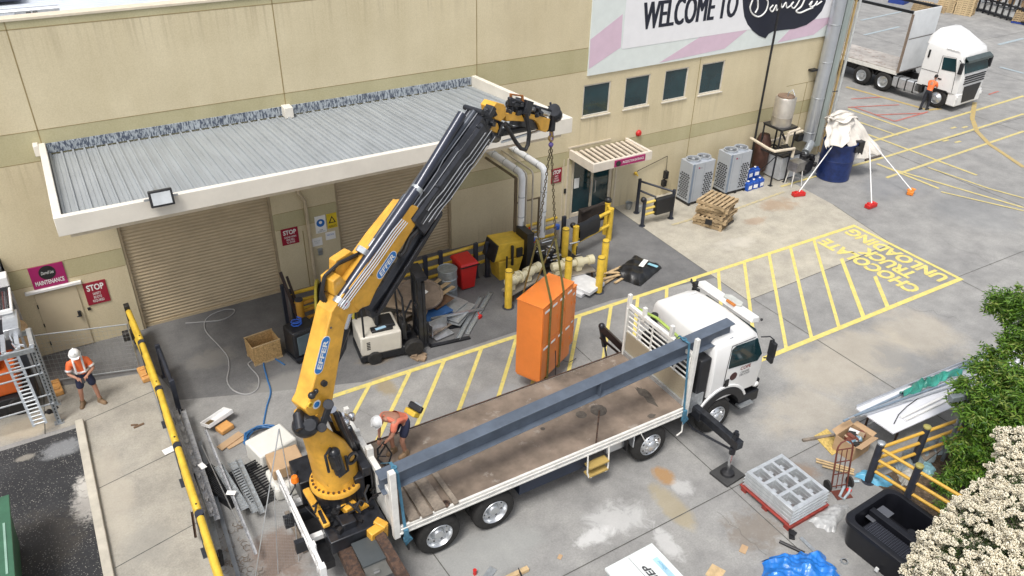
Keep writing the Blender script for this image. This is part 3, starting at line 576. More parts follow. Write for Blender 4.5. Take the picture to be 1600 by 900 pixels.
stroke([W2(*p) for p in ((1176, 0), (1172, 12), (1176, 22), (1186, 26), (1196, 18), (1200, 4), (1196, -3))])
stroke([W2(*p) for p in ((1184, -2), (1184, 12), (1180, 20))])
stroke([W2(*p) for p in ((1208, 8), (1203, 14), (1207, 18), (1213, 8), (1213, 16), (1218, 12), (1220, 5), (1222, 12), (1228, 4), (1229, 12), (1235, 9), (1240, 3), (1236, 8), (1240, 13), (1246, 6), (1250, -2))], .028)
stroke([W2(*p) for p in ((1258, -3), (1252, 10), (1244, 17), (1250, 20), (1262, 15), (1270, 12))], .032)
stroke([W2(*p) for p in ((1264, 8), (1269, 2), (1266, 10), (1272, 9), (1277, 2), (1275, 8), (1284, 2))], .028)
sc.build('script_lettering', M_sw, BN)
# ================= CRANE TRUCK =================
T = thing('crane_truck', 'white flatbed truck carrying a tall yellow loader crane at its rear', 'truck', (8, 11.5, 0))
YN, YF = 10.27, 12.80; BX0, BX1 = 3.75, 11.05; BZ = 1.27
M_deck = mat('rusty_checker_deck', (0.225, 0.175, 0.135), 0.75, 0.05, var=0.3, scale=1.3, bump=0.3, bscale=90, col2=(0.30, 0.26, 0.22), thr=0.60)
M_deckstain = mat('oil_stain', (0.10, 0.085, 0.07), .7, var=.3, scale=9)
dk = MB(T, FR[T.name].inverted()); dk.box(BX0, YN+.05, BZ-.03, BX1, YF-.05, BZ)
D = dk.build('deck', M_deck, T)
def ragged(cx, cy, rx, ry, z, n=26, seed=1, jag=.12):
    q = random.Random(seed); return [(cx+rx*math.cos(2*math.pi*i/n)*(1+jag*q.uniform(-1, 1)), cy+ry*math.sin(2*math.pi*i/n)*(1+jag*q.uniform(-1, 1)), z) for i in range(n)]
b = MB()
for i, (u, v, r_) in enumerate(((848, 670, .055), (908, 648, .13), (935, 641, .2))): q = g(u, v, BZ); b.sheet(ragged(q.x, q.y, r_, r_, BZ+.003, seed=i, jag=.05))
q = g(1010, 618, BZ); b.sheet(ragged(q.x, q.y, .12, .38, BZ+.003, seed=5, jag=.3))
q = g(1018, 650, BZ); b.sheet(ragged(q.x, q.y, .10, .07, BZ+.003, seed=6, jag=.3))
each(b, 'oil_stain', M_deckstain, D, smooth=0)
b = MB(); b.box(BX0, YN, BZ-.16, BX1, YN+.05, BZ+.015).box(BX0, YF-.05, BZ-.16, BX1, YF, BZ+.015).box(BX0, YN-.03, BZ-.19, BX1, YN-.001, BZ-.15).box(BX0+.02, YN-.045, BZ-.05, BX1-.02, YN-.02, BZ-.025)
for i in range(13): x = BX0+.3+i*.56; b.box(x, YN-.03, BZ-.15, x+.03, YN-.001, BZ-.05)
D2 = b.build('side_rave', M_whited, T, bevel=.005)
b = MB()
b.box(BX0, YF-.055, BZ+.016, BX1, YF-.02, BZ+.035); b.build('rave_edge', M_rust, D2)
# chassis
b = MB(); b.box(1.9, 11.1, .72, 13.0, 11.22, 1.0).box(1.9, 11.82, .72, 13.0, 11.94, 1.0)
for x in (2.5, 4.0, 5.2, 6.8, 8.5, 9.6, 11.3): b.box(x, 11.22, .78, x+.1, 11.82, .95)
for i in range(16): x = 4.0+i*.45; b.box(x, YN+.06, BZ-.14, x+.07, YF-.06, BZ-.04)
b.build('chassis', M_crk, T)
b = MB()
for x in (4.62, 5.93, 10.15, 12.2): b.tube([(x, 10.5, .5), (x, 12.55, .5)], .09)
each(b, 'axle', M_black, T)
def wheel(root, x, y, r_=.50, wd=.28, hub_out=-1, ax=(0, 1, 0), steer=False, name='wheel', dish=True):
    """outer face towards hub_out*axis"""
    ax = Vector(ax); c = Vector((x, y, r_)); o_ = ax*hub_out; tr = r_
    w_ = MB(); w_.lathe([(tr*.60, -wd/2), (tr*.86, -wd/2-.01), (tr*.97, -wd/2+.03), (tr, -wd*.25), (tr*.985, -wd*.22), (tr*.985, -wd*.18), (tr, -wd*.15), (tr, wd*.15), (tr*.985, wd*.18), (tr*.985, wd*.22), (tr, wd*.25), (tr*.97, wd/2-.03), (tr*.86, wd/2+.01), (tr*.60, wd/2)], c, o_, 36)
    W = w_.build(name, M_rub, root, smooth=50)
    rm = MB(); q = 1 if steer else -1
    if steer: p_ = [(tr*.60, wd/2), (tr*.585, wd/2+.012), (tr*.54, wd/2-.02), (tr*.50, wd/2-.03), (tr*.44, wd/2+.02), (tr*.30, wd/2+.05), (tr*.29, wd/2+.06), (tr*.2, wd/2+.10), (0, wd/2+.11)]
    else: p_ = [(tr*.60, wd/2), (tr*.585, wd/2+.012), (tr*.54, wd/2-.02), (tr*.50, wd/2-.10), (tr*.30, wd/2-.13), (tr*.29, wd/2-.08), (tr*.20, wd/2-.03), (0, wd/2-.02)]
    rm.lathe(p_, c, o_, 32)
    rim = rm.build('rim', M_alu, W, smooth=40)
    nb = MB(); a = o_.orthogonal().normalized(); bb = o_.cross(a)
    for i in range(10):
        t = 2*math.pi*i/10; p = c+(a*math.cos(t)+bb*math.sin(t))*tr*.36+o_*(wd/2+(.03 if steer else -.13)); nb.cyl(p, .016, .035, o_, 6)
    nb.build('wheel_nut', M_chr, rim)
    hl = MB()
    for i in range(8):
        t = 2*math.pi*(i+.5)/8; p = c+(a*math.cos(t)+bb*math.sin(t))*tr*.47+o_*(wd/2+(.005 if steer else -.108)); hl.lathe([(0, 0), (.026, 0), (.026, .006), (0, .006)], p, o_, 8)
    hl.build('rim_hole', M_black, rim)
    return W
for x in (4.62, 5.93):
    wheel(T, x, 10.44); wheel(T, x, 10.76, name='inner_wheel'); wheel(T, x, 12.60, hub_out=1); wheel(T, x, 12.28, hub_out=1, name='inner_wheel')
for x in (10.15, 12.2): wheel(T, x, 10.44, steer=True); wheel(T, x, 12.60, hub_out=1, steer=True)
# mudguards, flaps
b = MB()
for x in (4.62, 5.93): 
    b.tube([(x-.62, 10.6, .75), (x-.5, 10.6, 1.02), (x, 10.6, 1.1), (x+.5, 10.6, 1.02), (x+.62, 10.6, .8)], .02, 6)
b.box(3.93, 10.33, .45, 3.96, 10.95, 1.1); b.box(9.5, 10.4, .5, 9.53, 10.9, 1.1)
each(b, 'mudguard', M_black, T)
# side pannier, fuel tank, ladder step and tool boxes below the deck
b = MB(); b.box(6.6, 10.42, .55, 8.4, 10.98, 1.08); b.build('chain_bin', mat('dark_navy_bin', (0.02, 0.03, 0.055), .5), T, bevel=.01)
ds = [('yellow_strap_pile', (0.45, 0.38, 0.05)), ('green_strap_pile', (0.15, 0.25, 0.2)), ('red_strap_pile', (0.3, 0.05, 0.05)), ('blue_strap_pile', (0.05, 0.15, 0.35))]
for i in range(10):
    q = MB(); n0, c0 = ds[i % 4]; x = 6.75+i*.16; q.tube([(x+.14*math.cos(t*1.3+i), 10.52+.1*math.sin(t*1.7), 1.085+.03*math.sin(t*3+i)) for t in range(9)], .02, 5); q.build('strap_bundle', mat(n0, c0, .8), T)
b = MB(); b.box(9.0, 10.5, .55, 9.55, 11.0, 1.08).box(11.3, 12.0, .5, 12.2, 12.7, 1.05).box(9.62, 10.32, .62, 9.66, 10.9, 1.1); each(b, 'fuel_tank', M_alu, T, bevel=.03)
b = MB()
for x in (8.25, 8.83): b.tube([(x, 10.24, 1.14), (x, 10.20, .60), (x+(.03 if x < 8.5 else -.03), 10.17, .48), (x+(.1 if x < 8.5 else -.1), 10.17, .45)], .02, 8)
b.tube([(8.30, 10.2, .46), (8.78, 10.2, .46)], .02, 8); LD = b.build('side_ladder', M_whited, T)
each(MB().box(8.27, 10.15, .72, 8.81, 10.36, .76).box(8.27, 10.15, .47, 8.81, 10.36, .51), 'ladder_tread', mat('yellow_tread', (0.45, 0.32, 0.10), .7), LD)
MB().tube([(9.72, 10.24, 1.12), (9.9, 10.2, .75), (10.0, 10.2, .7)], .012, 6).tube([(11.02, 10.24, 1.1), (11.0, 10.2, .62), (10.85, 10.2, .56)], .02, 6).build('rope_rail', M_whited, T)
MB().tube([(8.52, 10.33, BZ-.02), (8.52, 10.33, BZ+.95)], .018, 8).build('stake', M_rust, T)
MB().lathe([(0, .0), (.09, 0), (.09, .05), (.05, .06), (.05, .02), (0, .02)], tuple(g(696, 789, BZ)), n=16).build('twist_lock', M_rust, T)
# headboards
def post(b, x, y, z0, z1, w_=.09): b.box(x-w_/2, y-w_/2, z0, x+w_/2, y+w_/2, z1)
FX = 11.13
b = MB(); post(b, FX, YN+.05, .90, 3.22, .10); post(b, FX, YF-.05, BZ, 3.05, .09); post(b, FX, 11.15, 2.5, 3.08); post(b, FX, 12.15, 2.6, 3.0, .09)
b.box(FX-.05, YN+.1, 2.68, FX+.05, YF-.1, 2.78)
for z in (1.98, 2.12, 2.27, 2.42, 2.56): b.box(FX-.015, YN+.1, z-.018, FX+.015, YF-.1, z+.018)
for y in (10.9, 11.8, 12.3): b.box(FX-.02, y-.02, 1.95, FX+.02, y+.02, 2.68)
for y in (YN+.1, YF-.1): b.tube([(FX-.08, y, BZ), (FX-.08, y, 2.7)], .02, 6)
HB = b.build('headboard', M_whited, T, bevel=.006)
MB().box(FX-.03, YN+.1, BZ, FX+.03, YF-.1, 1.95).build('headboard_panel', mat('checker_plate', (0.42, 0.37, 0.27), .5, .35, var=.1, scale=40, col2=(0.25, 0.19, 0.12), thr=.55), HB)
MB().box(FX-.08, YN+.1, BZ+.001, FX-.031, YF-.1, BZ+.12).box(FX+.1, 10.35, .95, FX+.55, 10.75, 1.45).build('kick_rail', M_stl, HB)
b = MB(); RX = 3.70
post(b, RX, YN+.05, 1.0, 2.76, .13); post(b, RX, 11.5, 2.0, 2.42, .14); post(b, RX, 12.15, 2.0, 2.36, .1); post(b, RX, YF-.05, BZ, 2.50, .1)
b.box(RX-.06, YN+.115, 2.08, RX+.06, YF-.1, 2.22)
for y in (10.75, 11.2, 11.6, 12.0, 12.4): b.box(RX-.02, y-.02, BZ, RX+.02, y+.02, 2.08)
RB = b.build('rear_headboard', M_whited, T, bevel=.008)
MB().box(RX-.012, YN+.115, BZ-.2, RX+.012, YF-.1, 2.08).build('headboard_panel', M_whited, RB)
# cab
CX0, CX1, CY0, CY1 = 11.82, 13.62, 10.32, 12.72
def ring(x, z, sh, y0=CY0, y1=CY1, c_=.12):   # horizontal ring of the cab at height z: front x, rounded corners
    x0 = CX0+sh; return [(x0+.05, y0, z), (x-c_*1.6, y0+.0, z), (x-c_*.4, y0+c_*.6, z), (x, y0+c_*2.2, z), (x+.05, (y0+y1)/2, z), (x, y1-c_*2.2, z), (x-c_*.4, y1-c_*.6, z), (x-c_*1.6, y1, z), (x0+.05, y1, z), (x0, y1-.06, z), (x0, y0+.06, z)]
b = MB()
b.loft([ring(13.60, 1.02, 0), ring(13.64, 1.5, 0), ring(13.60, 1.92, 0), ring(13.28, 2.58, .02, CY0+.05, CY1-.05), ring(13.16, 2.70, .05, CY0+.11, CY1-.11, .15), ring(13.02, 2.78, .13, CY0+.22, CY1-.22, .18), ring(12.7, 2.80, .4, CY0+.5, CY1-.5, .2)])
CAB = b.build('cab', M_cabw, T, smooth=50, bevel=.012)
b = MB()
for i in range(9): y = CY0+.42+i*.195; b.box(12.05, y, 2.80, 12.95, y+.05, 2.812)
b.build('roof_rib', M_white, CAB, bevel=.004)
# wheel arch panel
b = MB()
def arch(b, xc, zc, r0, r1, y0, y1, a0=0, a1=180, n=14):
    P = []
    for i in range(n+1): t = R(a0+(a1-a0)*i/n); P.append((xc+r1*math.cos(t), y0, zc+r1*math.sin(t)))
    for i in range(n, -1, -1): t = R(a0+(a1-a0)*i/n); P.append((xc+r0*math.cos(t), y0, zc+r0*math.sin(t)))
    b.prism(P, (0, y1-y0, 0))
arch(b, 12.3, .52, .62, .82, CY0-.05, CY0+.4, 15, 165); arch(b, 12.3, .52, .62, .82, CY1-.4, CY1+.05, 15, 165)
b.box(11.55, CY0-.04, .85, 11.85, CY0+.4, 1.02); b.box(11.4, 10.5, .9, 11.8, 12.5, 1.02)
b.build('wheel_arch', M_blackp, CAB, bevel=.01, fix=True)
b = MB(); arch(b, 12.32, .54, .80, .87, CY0-.03, CY0+.02, 22, 150); arch(b, 12.32, .54, .80, .87, CY1-.02, CY1+.035, 22, 150); each(b, 'arch_trim', M_white, CAB, bevel=.01, fix=True)
b = MB(); b.box(13.05, CY0+.06, .40, 13.72, CY1-.06, .72).box(13.58, CY0+.12, .72, 13.74, CY1-.12, 1.02).box(12.98, CY0-.01, .38, 13.5, CY0+.35, .44); b.build('bumper', M_blackp, CAB, bevel=.03)
b = MB(); b.box(13.0, CY0-.06, .45, 13.45, CY0+.12, .49); b.build('cab_step', M_stl, CAB)
MB().ball((13.50, CY0+.05, .98), .11, .06, .07).build('headlight', mat('lamp_clear', (0.8, 0.8, 0.78), .1), CAB)
# side windows: near and far
for y, s_, in ((CY0, -1), (CY1, 1)):
    def wpnt(x, z): 
        t = max(0, min(1, (z-1.92)/.66)); return (x, y-s_*(.05*t)+s_*.012, z)
    b = MB(); b.prism([wpnt(12.33, 1.93), wpnt(13.30, 1.83), wpnt(13.42, 2.0), wpnt(13.2, 2.50), wpnt(12.50, 2.52), wpnt(12.38, 2.45)], (0, -s_*.03, 0)); W_ = b.build('door_window', M_glass, CAB, fix=True)
    b = MB()
    b.tube([wpnt(12.26, 1.1), wpnt(12.27, 1.9), wpnt(12.36, 2.56), wpnt(13.12, 2.57)], .008, 5); b.tube([wpnt(12.27, 1.20), wpnt(12.29, 1.5)], .008, 5); b.build('door_seam', M_black, CAB)
b = MB(); b.prism([(13.63, CY0+.25, 1.90), (13.63, CY1-.25, 1.90), (13.37, CY1-.32, 2.52), (13.37, CY0+.32, 2.52)], (.04, 0, .015)); b.build('windscreen', M_glass, CAB)
MB().box(12.30, CY0-.03, 1.38, 12.42, CY0-.002, 1.60).build('door_handle', M_black, CAB, bevel=.01)
q = MB().lathe([(0, 0), (.115, 0), (.115, .006), (0, .006)], (12.56, CY0-.004, 1.62), (0, -1, 0), 24).build('door_emblem', mat('emblem_brown', (0.06, 0.02, 0.02), .5), CAB)
text('COPE', (12.76, CY0-.004, 1.72), (1, 0, 0), (0, 0, 1), .34, .10, mat('emblem_red', (0.25, 0.06, 0.05), .5), CAB, 'door_lettering', bold=.02)
text('CRANE\nTRUCKS', (12.76, CY0-.004, 1.53), (1, 0, 0), (0, 0, 1), .34, .14, mat('grey_ink', (0.12, 0.12, 0.13), .5), CAB, 'door_lettering', bold=.01)
# roof visor / light bar, stone-guard
b = MB(); b.loft([[(13.17, y, 2.80+h*.0), (13.45, y, 2.72), (13.42, y, 2.90), (13.19, y, 2.94)] for y, h in ((10.62, 0), (12.55, 0))]); V_ = b.build('roof_visor', M_white, CAB, bevel=.02)
MB().prism([(13.2, 11.18, 2.93), (13.2, 11.66, 2.93), (13.3, 11.70, 2.93), (13.44, 11.6, 2.905), (13.44, 11.2, 2.905), (13.3, 11.12, 2.93)], (0, 0, .07)).build('beacon_cover', mat('clear_beacon', (0.55, 0.56, 0.52), .2), V_, fix=True, bevel=.015)
MB().box(13.14, 11.22, 2.93, 13.2, 11.5, 2.98).build('amber_beacon', mat('amber', (0.6, 0.2, 0.03), .2), V_)
b = MB().tube([(13.12, 12.62, 2.80), (13.10, 12.72, 2.86), (13.18, 12.80, 2.86)], .025).box(13.1, 12.55, 2.75, 13.25, 12.66, 2.88).ball((13.42, 10.55, 2.86), .035)
each(b, 'aerial_mount', M_black, CAB)
# mirrors
b = MB()
for s_, y in ((-1, CY0), (1, CY1)):
    b.tube([(13.25, y, 2.55), (13.42, y+s_*.12, 2.58), (13.50, y+s_*.20, 2.5), (13.50, y+s_*.20, 1.95), (13.5, y+s_*.02, 1.85)], .018, 8)
    b.cbox((13.52, y+s_*.19, 2.22), .09, .22, .42, rz=s_*.2).cbox((13.52, y+s_*.19, 1.92), .08, .2, .18, rz=s_*.2)
each(b, 'mirror', M_blackp, CAB, bevel=.02)
# behind the cab: air stack, black fairing, hi-vis straps
b = MB(); b.box(11.45, 10.38, 1.1, 11.80, 10.75, 2.42).box(11.5, 10.8, 1.1, 11.78, 12.6, 1.9).tube([(11.6, 12.3, 1.0), (11.6, 12.3, 2.6)], .1); b.build('air_intake', M_blackp, T, bevel=.05)
MB().tube([(11.35, 12.7, 2.60), (11.4, 12.0, 2.70), (11.45, 11.3, 2.60), (11.5, 10.8, 2.25), (11.4, 10.7, 1.9)], .038, 6).build('hi_vis_hose', mat('hi_vis', (0.33, 0.45, 0.09), .6), T)
# black front outrigger (near side) and far-side one
def outrigger(y_in, y_out, y_s, x, pad):
    s_ = 1 if y_out > y_in else -1
    b = MB(); b.beam((x, y_in, 1.02), (x-.02, y_out, 1.06), .16, .22); b.beam((x, y_in, .95), (x, (y_in+y_out)/2, .98), .2, .26)
    o = b.build('outrigger_beam', M_crk, T, bevel=.01)
    q = MB(); q.tube([(x-.02, y_out-s_*.05, 1.30), (x-.02, y_out-s_*.05, .70)], .075).cyl((x-.02, y_out-s_*.05, 1.28), .05, .09).box(x-.1, y_out-.12, .96, x+.08, y_out+.1, 1.16)
    q.tube([(x-.1, y_in-s_*.3, .9), (x-.25, (y_in+y_out)/2, .70), (x-.12, y_out, .9)], .03, 6); q.build('outrigger_ram', M_crk, o)
    MB().tube([(x-.02, y_out-s_*.05, .75), (x-.02, y_out-s_*.05, .1)], .04).build('ram_rod', M_chr, o)
    MB().lathe([(.17, 0), (.15, .05), (.06, .09), (0, .09)], (x-.02, y_out-s_*.05, .075), n=20).build('foot', M_black, o)
    if pad: MB().cbox((x-.02, y_out-s_*.05, .035), .62, .55, .07, rz=.1).build('outrigger_pad', mat('pad_plastic', (0.05, 0.05, 0.05), .8, var=.2), o, bevel=.01)
outrigger(11.2, 8.95, 8.9, 11.48, True)
# far one folded upwards: arm rising beyond the deck
P0 = Vector((9.9, 12.95, 1.1)); 
b = MB(); a_ = wy(982, 553, 12.98); c_ = wy(940, 512, 13.35); d_ = wy(948, 562, 13.35)
b.beam(a_, c_, .14, .16).beam(Vector(a_)-Vector((0, 0, .22)), Vector(c_)-Vector((0.02, 0, .30)), .05, .06).beam(a_, Vector((a_.x, 12.6, a_.z-.25)), .16, .2); O2 = b.build('outrigger_arm', mat('dark_brown_steel', (0.035, 0.022, 0.02), .4, .3), T, bevel=.01)
MB().tube([c_, Vector(c_)+(Vector(d_)-Vector(c_))*.55], .07).ball(Vector(c_)+Vector((0, 0, .05)), .09).build('outrigger_ram', M_crk, O2)
MB().tube([Vector(c_)+(Vector(d_)-Vector(c_))*.5, d_], .03).lathe([(.0, 0), (.1, 0), (.1, .03), (0, .05)], d_).build('ram_rod', M_chr, O2)
# rear frame behind the crane
b = MB(); X2 = 2.12
b.beam((X2, 12.88, 1.30), (X2, 10.0, 1.30), .07, .12).beam((X2, 12.88, .98), (X2, 10.0, .98), .05, .09).beam((X2+.02, 12.8, 1.14), (X2+.02, 10.0, 1.14), .03, .06)
for y in (12.8, 12.1, 11.3, 10.4, 10.05): b.box(X2-.035, y-.03, .86, X2+.035, y+.03, 1.34)
b.beam((X2, 12.15, 1.0), (2.65, 12.15, 1.0), .12, .12).beam((X2, 11.1, 1.0), (2.65, 11.1, 1.0), .12, .12); b.cbox((X2, 10.05, 1.25), .12, .14, .3).cbox((X2, 10.62, 1.30), .13, .12, .22)
b.build('rear_frame', M_white, T, bevel=.008)
b = MB(); b.box(2.25, 10.6, .55, 2.5, 12.5, .75); b.build('rear_bumper', M_black, T)

# ---- the crane, built in the vertical plane of its boom ----
CB = Vector((3.0, 11.6, 0)); CDIR = Vector((9.45-3.0, 14.05-11.6, 0)).normalized(); CN_ = Vector((-CDIR.y, CDIR.x, 0))
def K(s, z, o=0): return CB+CDIR*s+CN_*o+Vector((0, 0, z))
def KP(u, v, o=0):
    d = ray(u, v); b0 = CB+CN_*o; t = ((b0-CAM).dot(CN_))/d.dot(CN_); return CAM+d*t
def plate(b, px, o0, o1):
    b.prism([KP(u, v, o0) for u, v in px], CN_*(o1-o0)); return b
# base
b = MB(); b.box(2.45, 10.55, .95, 3.60, 12.65, 1.28); b.box(2.35, 12.0, 1.0, 2.85, 12.75, 1.62); b.box(3.25, 11.2, 1.28, 3.6, 12.7, 2.0)
b.box(2.75, 10.70, 1.2, 3.05, 11.0, 1.45); b.cyl((3.0, 11.6, 1.28), .46, .50)
BASE = b.build('crane_base', M_crk, T, bevel=.02)
b = MB(); 
for i, (x, y, z) in enumerate(((2.5, 11.9, 1.35), (2.6, 11.4, 1.33), (2.75, 11.2, 1.4), (2.9, 11.05, 1.35), (3.4, 12.2, 1.9), (3.45, 11.9, 1.95), (2.55, 11.0, 1.2), (3.3, 12.5, 1.7))):
    b.tube([(x, y, z), (x+.1, y-.15, z+.16), (x+.22, y-.1, z+.12), (x+.25, y+.18, z-.1), (x+.1, y+.3, z-.15)], .022, 6)
for i in range(26): q = rnd; b.cbox((q.uniform(2.42, 3.5), q.uniform(10.7, 12.6), q.uniform(1.28, 1.42)), q.uniform(.04, .16), q.uniform(.04, .16), q.uniform(.04, .14), rz=q.uniform(0, 3))
for i in range(22):
    x, y, z = rnd.uniform(2.4, 3.5), rnd.uniform(10.8, 12.6), 1.3+rnd.uniform(0, .35); P = [(x, y, z)]
    for k_ in range(4): P.append((P[-1][0]+rnd.uniform(-.16, .16), P[-1][1]+rnd.uniform(-.2, .2), max(1.22, min(2.0, P[-1][2]+rnd.uniform(-.18, .2)))))
    b.tube(P, rnd.choice((.014, .02, .026)), 6)
b.build('valve_block', M_black, BASE, bevel=.006)
b = MB()
for i in range(9): q = rnd; b.cbox((q.uniform(2.5, 3.4), q.uniform(10.9, 12.5), q.uniform(1.34, 1.48)), .05, .08, .04, rz=q.uniform(0, 3))
b.tube([(3.35, 12.45, 2.0), (3.35, 12.45, 2.22)], .035).tube([(3.5, 12.2, 2.0), (3.4, 12.3, 2.25), (3.45, 12.5, 2.2)], .03).ball((3.42, 12.6, 2.12), .07).box(3.3, 12.1, 2.0, 3.5, 12.3, 2.12)
b.build('hydraulic_fitting', M_chr, BASE)
# yellow stabiliser housings with steel beams
b = MB(); a = g(545, 752, 1.25); c = g(583, 822, 1.15)
b.beam((3.22, 11.55, 1.16), (3.40, 10.55, 1.10), .34, .30, w2=.30); b.beam((3.40, 10.66, 1.28), (3.55, 10.45, 1.22), .16, .14).beam((3.36, 10.60, 1.10), (3.40, 10.42, 1.08), .40, .38)
b.cbox((3.05, 11.1, 1.45), .28, .2, .16, rz=.3)
SH = b.build('stabiliser_housing', M_cry, BASE, bevel=.02)
MB().beam((3.38, 10.5, 1.08), (3.42, 8.9, 1.02), .20, .20).build('stabiliser_beam', M_rust, SH, bevel=.01)
a = g(497, 772, 1.5); 
b = MB(); b.beam(g(478, 765, 1.5), g(511, 822, 1.45), .14, .1); b.beam(g(497, 762, 1.5), g(522, 770, 1.4), .18, .2)
AR = b.build('tilt_stabiliser', M_cry, BASE, bevel=.02)
MB().beam(g(499, 798, 1.515), g(508, 818, 1.507), .07, .02).build('slot', M_black, AR)
b = MB(); b.beam((2.75, 11.6, .85), (2.68, 9.2, .85), .26, .26); b.build('lower_stabiliser', M_rust, BASE, bevel=.01)
b = MB(); b.box(2.85, 9.9, .55, 3.5, 10.5, 1.05); TB = b.build('tool_box', mat('grey_tool_box', (0.30, 0.30, 0.28), .5, .3), T, bevel=.01)
MB().box(2.83, 9.88, 1.05, 3.52, 10.52, 1.09).build('tool_box_lid', mat('dark_lid', (0.06, 0.07, 0.075), .5), TB)
MB().box(3.02, 9.87, .78, 3.14, 9.9, .84).build('latch', M_chr, TB)
# slewing ring and column
b = MB(); b.lathe([(.0, 1.76), (.53, 1.76), (.53, 1.84), (.51, 1.87), (.43, 1.87), (.41, 1.97), (0, 1.97)], (3.0, 11.6, 0), n=40); RG = b.build('slew_ring', M_cry, T)
b = MB()
for i in range(28): t = 2*math.pi*i/28; b.cyl((3.0+.47*math.cos(t), 11.6+.47*math.sin(t), 1.87), .025, .035, n=6)
b.build('ring_bolt', mat('bolt_brown', (0.10, 0.05, 0.02), .6), RG)
rings = []
for s_, z, hs_, ho in ((0, 1.88, .40, .40), (.0, 2.1, .40, .38), (-.05, 2.45, .40, .33), (-.14, 2.8, .35, .29), (-.28, 3.15, .25, .26), (-.40, 3.45, .20, .24), (-.46, 3.85, .17, .22)):
    k_ = []
    for i in range(20):
        t = 2*math.pi*i/20; c_, n_ = math.cos(t), math.sin(t); e = .62
        k_.append(K(s_+math.copysign(abs(c_)**e, c_)*hs_, z, math.copysign(abs(n_)**e, n_)*ho))
    rings.append(k_)
b = MB(); b.loft(rings); COLM = b.build('crane_column', M_cry, T, smooth=45)
b = MB(); b.tube([KP(484, 664, -.34), KP(484, 664, .36)], .12, 18); b.ball(KP(478, 664, -.12), .26, .24, .24, 16).tube([KP(470, 672, -.25), KP(466, 650, -.05), KP(474, 640, .2)], .10, 12)
b.tube([KP(513, 632, -.38), KP(513, 632, -.24)], .1, 14).tube([KP(503, 668, -.40), KP(503, 668, -.26)], .09, 14)
b.beam(KP(516, 630, -.33), KP(502, 670, -.33), .14, .06, up=CN_)
b.build('link_arm', M_crk, COLM, bevel=.01)
b = MB(); q = K(.1, 1.95, -.44); b.tube([KP(522, 708, -.36), KP(532, 738, -.42)], .11, 14).ball(KP(522, 708, -.36), .12).beam(KP(519, 712, -.4), KP(526, 732, -.46), .1, .16).tube([KP(516, 700, -.3), KP(508, 712, -.42), KP(514, 738, -.46)], .03, 6).tube([KP(540, 712, -.36), KP(544, 735, -.44), KP(530, 745, -.5)], .03, 6); b.lathe([(.09, 0), (.14, 0), (.14, .05), (.09, .05)], KP(549, 715, -.36), -CN_, 16); b.build('slew_motor', M_crk, COLM, bevel=.01)
b = MB(); b.tube([KP(548, 705, .1), KP(522, 650, .1)], .15, 14)
b.tube([KP(560, 745, .15), KP(556, 700, .15), KP(540, 670, .15)], .13, 12); b.tube([KP(548, 700, -.12), KP(530, 660, -.12), KP(524, 645, -.1)], .06, 8); b.box(3.42, 11.2, 1.3, 3.62, 11.75, 2.2)
b.build('hydraulic_tank', M_crk, T, bevel=.02)
b = MB(); b.tube([KP(531, 668, .0), KP(519, 640, 0)], .09, 14); b.ball(KP(540, 660, .1), .09).ball(KP(549, 650, .2), .08).tube([KP(535, 648, .2), KP(552, 655, .2)], .05).tube([KP(546, 668, .1), KP(558, 700, .1)], .03); b.build('lift_rod', M_chr, T)
b = MB(); b.lathe([(0, .14), (.06, .13), (.08, .06), (.08, 0), (0, 0)], tuple(g(461, 752, 1.66)), n=16); b.build('amber_beacon', mat('amber_lamp', (0.85, 0.22, 0.02), .25), BASE)
b = MB()
# first boom
o_ = -.2
side = [(476, 640), (483, 627), (518, 488), (531, 484), (541, 490), (540, 508), (519, 632), (506, 650), (492, 660)]
b = MB(); plate(b, side, o_, -o_)
B1 = b.build('main_boom', M_cry, T, bevel=.025, fix=True)
b = MB(); plate(b, [(478, 642), (484, 628), (518, 490), (520, 492), (486, 632), (482, 642)], o_-.004, o_+.01); 
# neck of the boom: the curved head and the bracket above it
b = MB(); plate(b, [(517, 490), (535, 462), (548, 447), (572, 470), (560, 488), (545, 492), (540, 508)], -.20, .20); b.build('boom_head', M_cry, B1, bevel=.02, fix=True)
b = MB(); plate(b, [(524, 408), (548, 392), (562, 402), (545, 440), (534, 455), (524, 448)], .10, .28); plate(b, [(520, 440), (532, 430), (550, 452), (540, 468), (522, 462)], -.1, .24); b.build('hinge_bracket', M_cry, B1, bevel=.02, fix=True)
# sticker
def sticker(parent, p0, p1, wpx, txt, off, n_txt=5, up_left=True):
    """white-edged blue capsule with lettering on the near side face, from pixel p0 to p1"""
    A_ = KP(*p0, off); E_ = KP(*p1, off); d = (E_-A_); L = d.length; d.normalize(); up = (-CN_).cross(d); 
    def cap(h, inset, o2):
        P = []
        for i in range(13): t = math.pi/2+math.pi*i/12; P.append(A_+d*(h/2+inset+h/2*math.cos(t)*1.0)+up*(h/2*math.sin(t)))
        for i in range(13): t = -math.pi/2+math.pi*i/12; P.append(A_+d*(L-h/2-inset+h/2*math.cos(t))+up*(h/2*math.sin(t)))
        return [p-CN_*o2 for p in P]
    q = MB().prism(cap(wpx, 0, .001), -CN_*.002).build('sticker', M_sw, parent, smooth=0, fix=True)
    MB().prism(cap(wpx*.86, wpx*.07, .0035), -CN_*.002).build('sticker_field', mat('sticker_blue', (0.03, 0.2, 0.55), .4), q, smooth=0, fix=True)
    text(txt, A_+d*(L*.12)-up*wpx*.28-CN_*.0065, d, up, L*.76, wpx*.56, M_sw, q, 'lettering', off=.001, bold=.03, shear=.15)
sticker(B1, (496, 585), (511, 525), .20, 'EFFER', o_-.002)
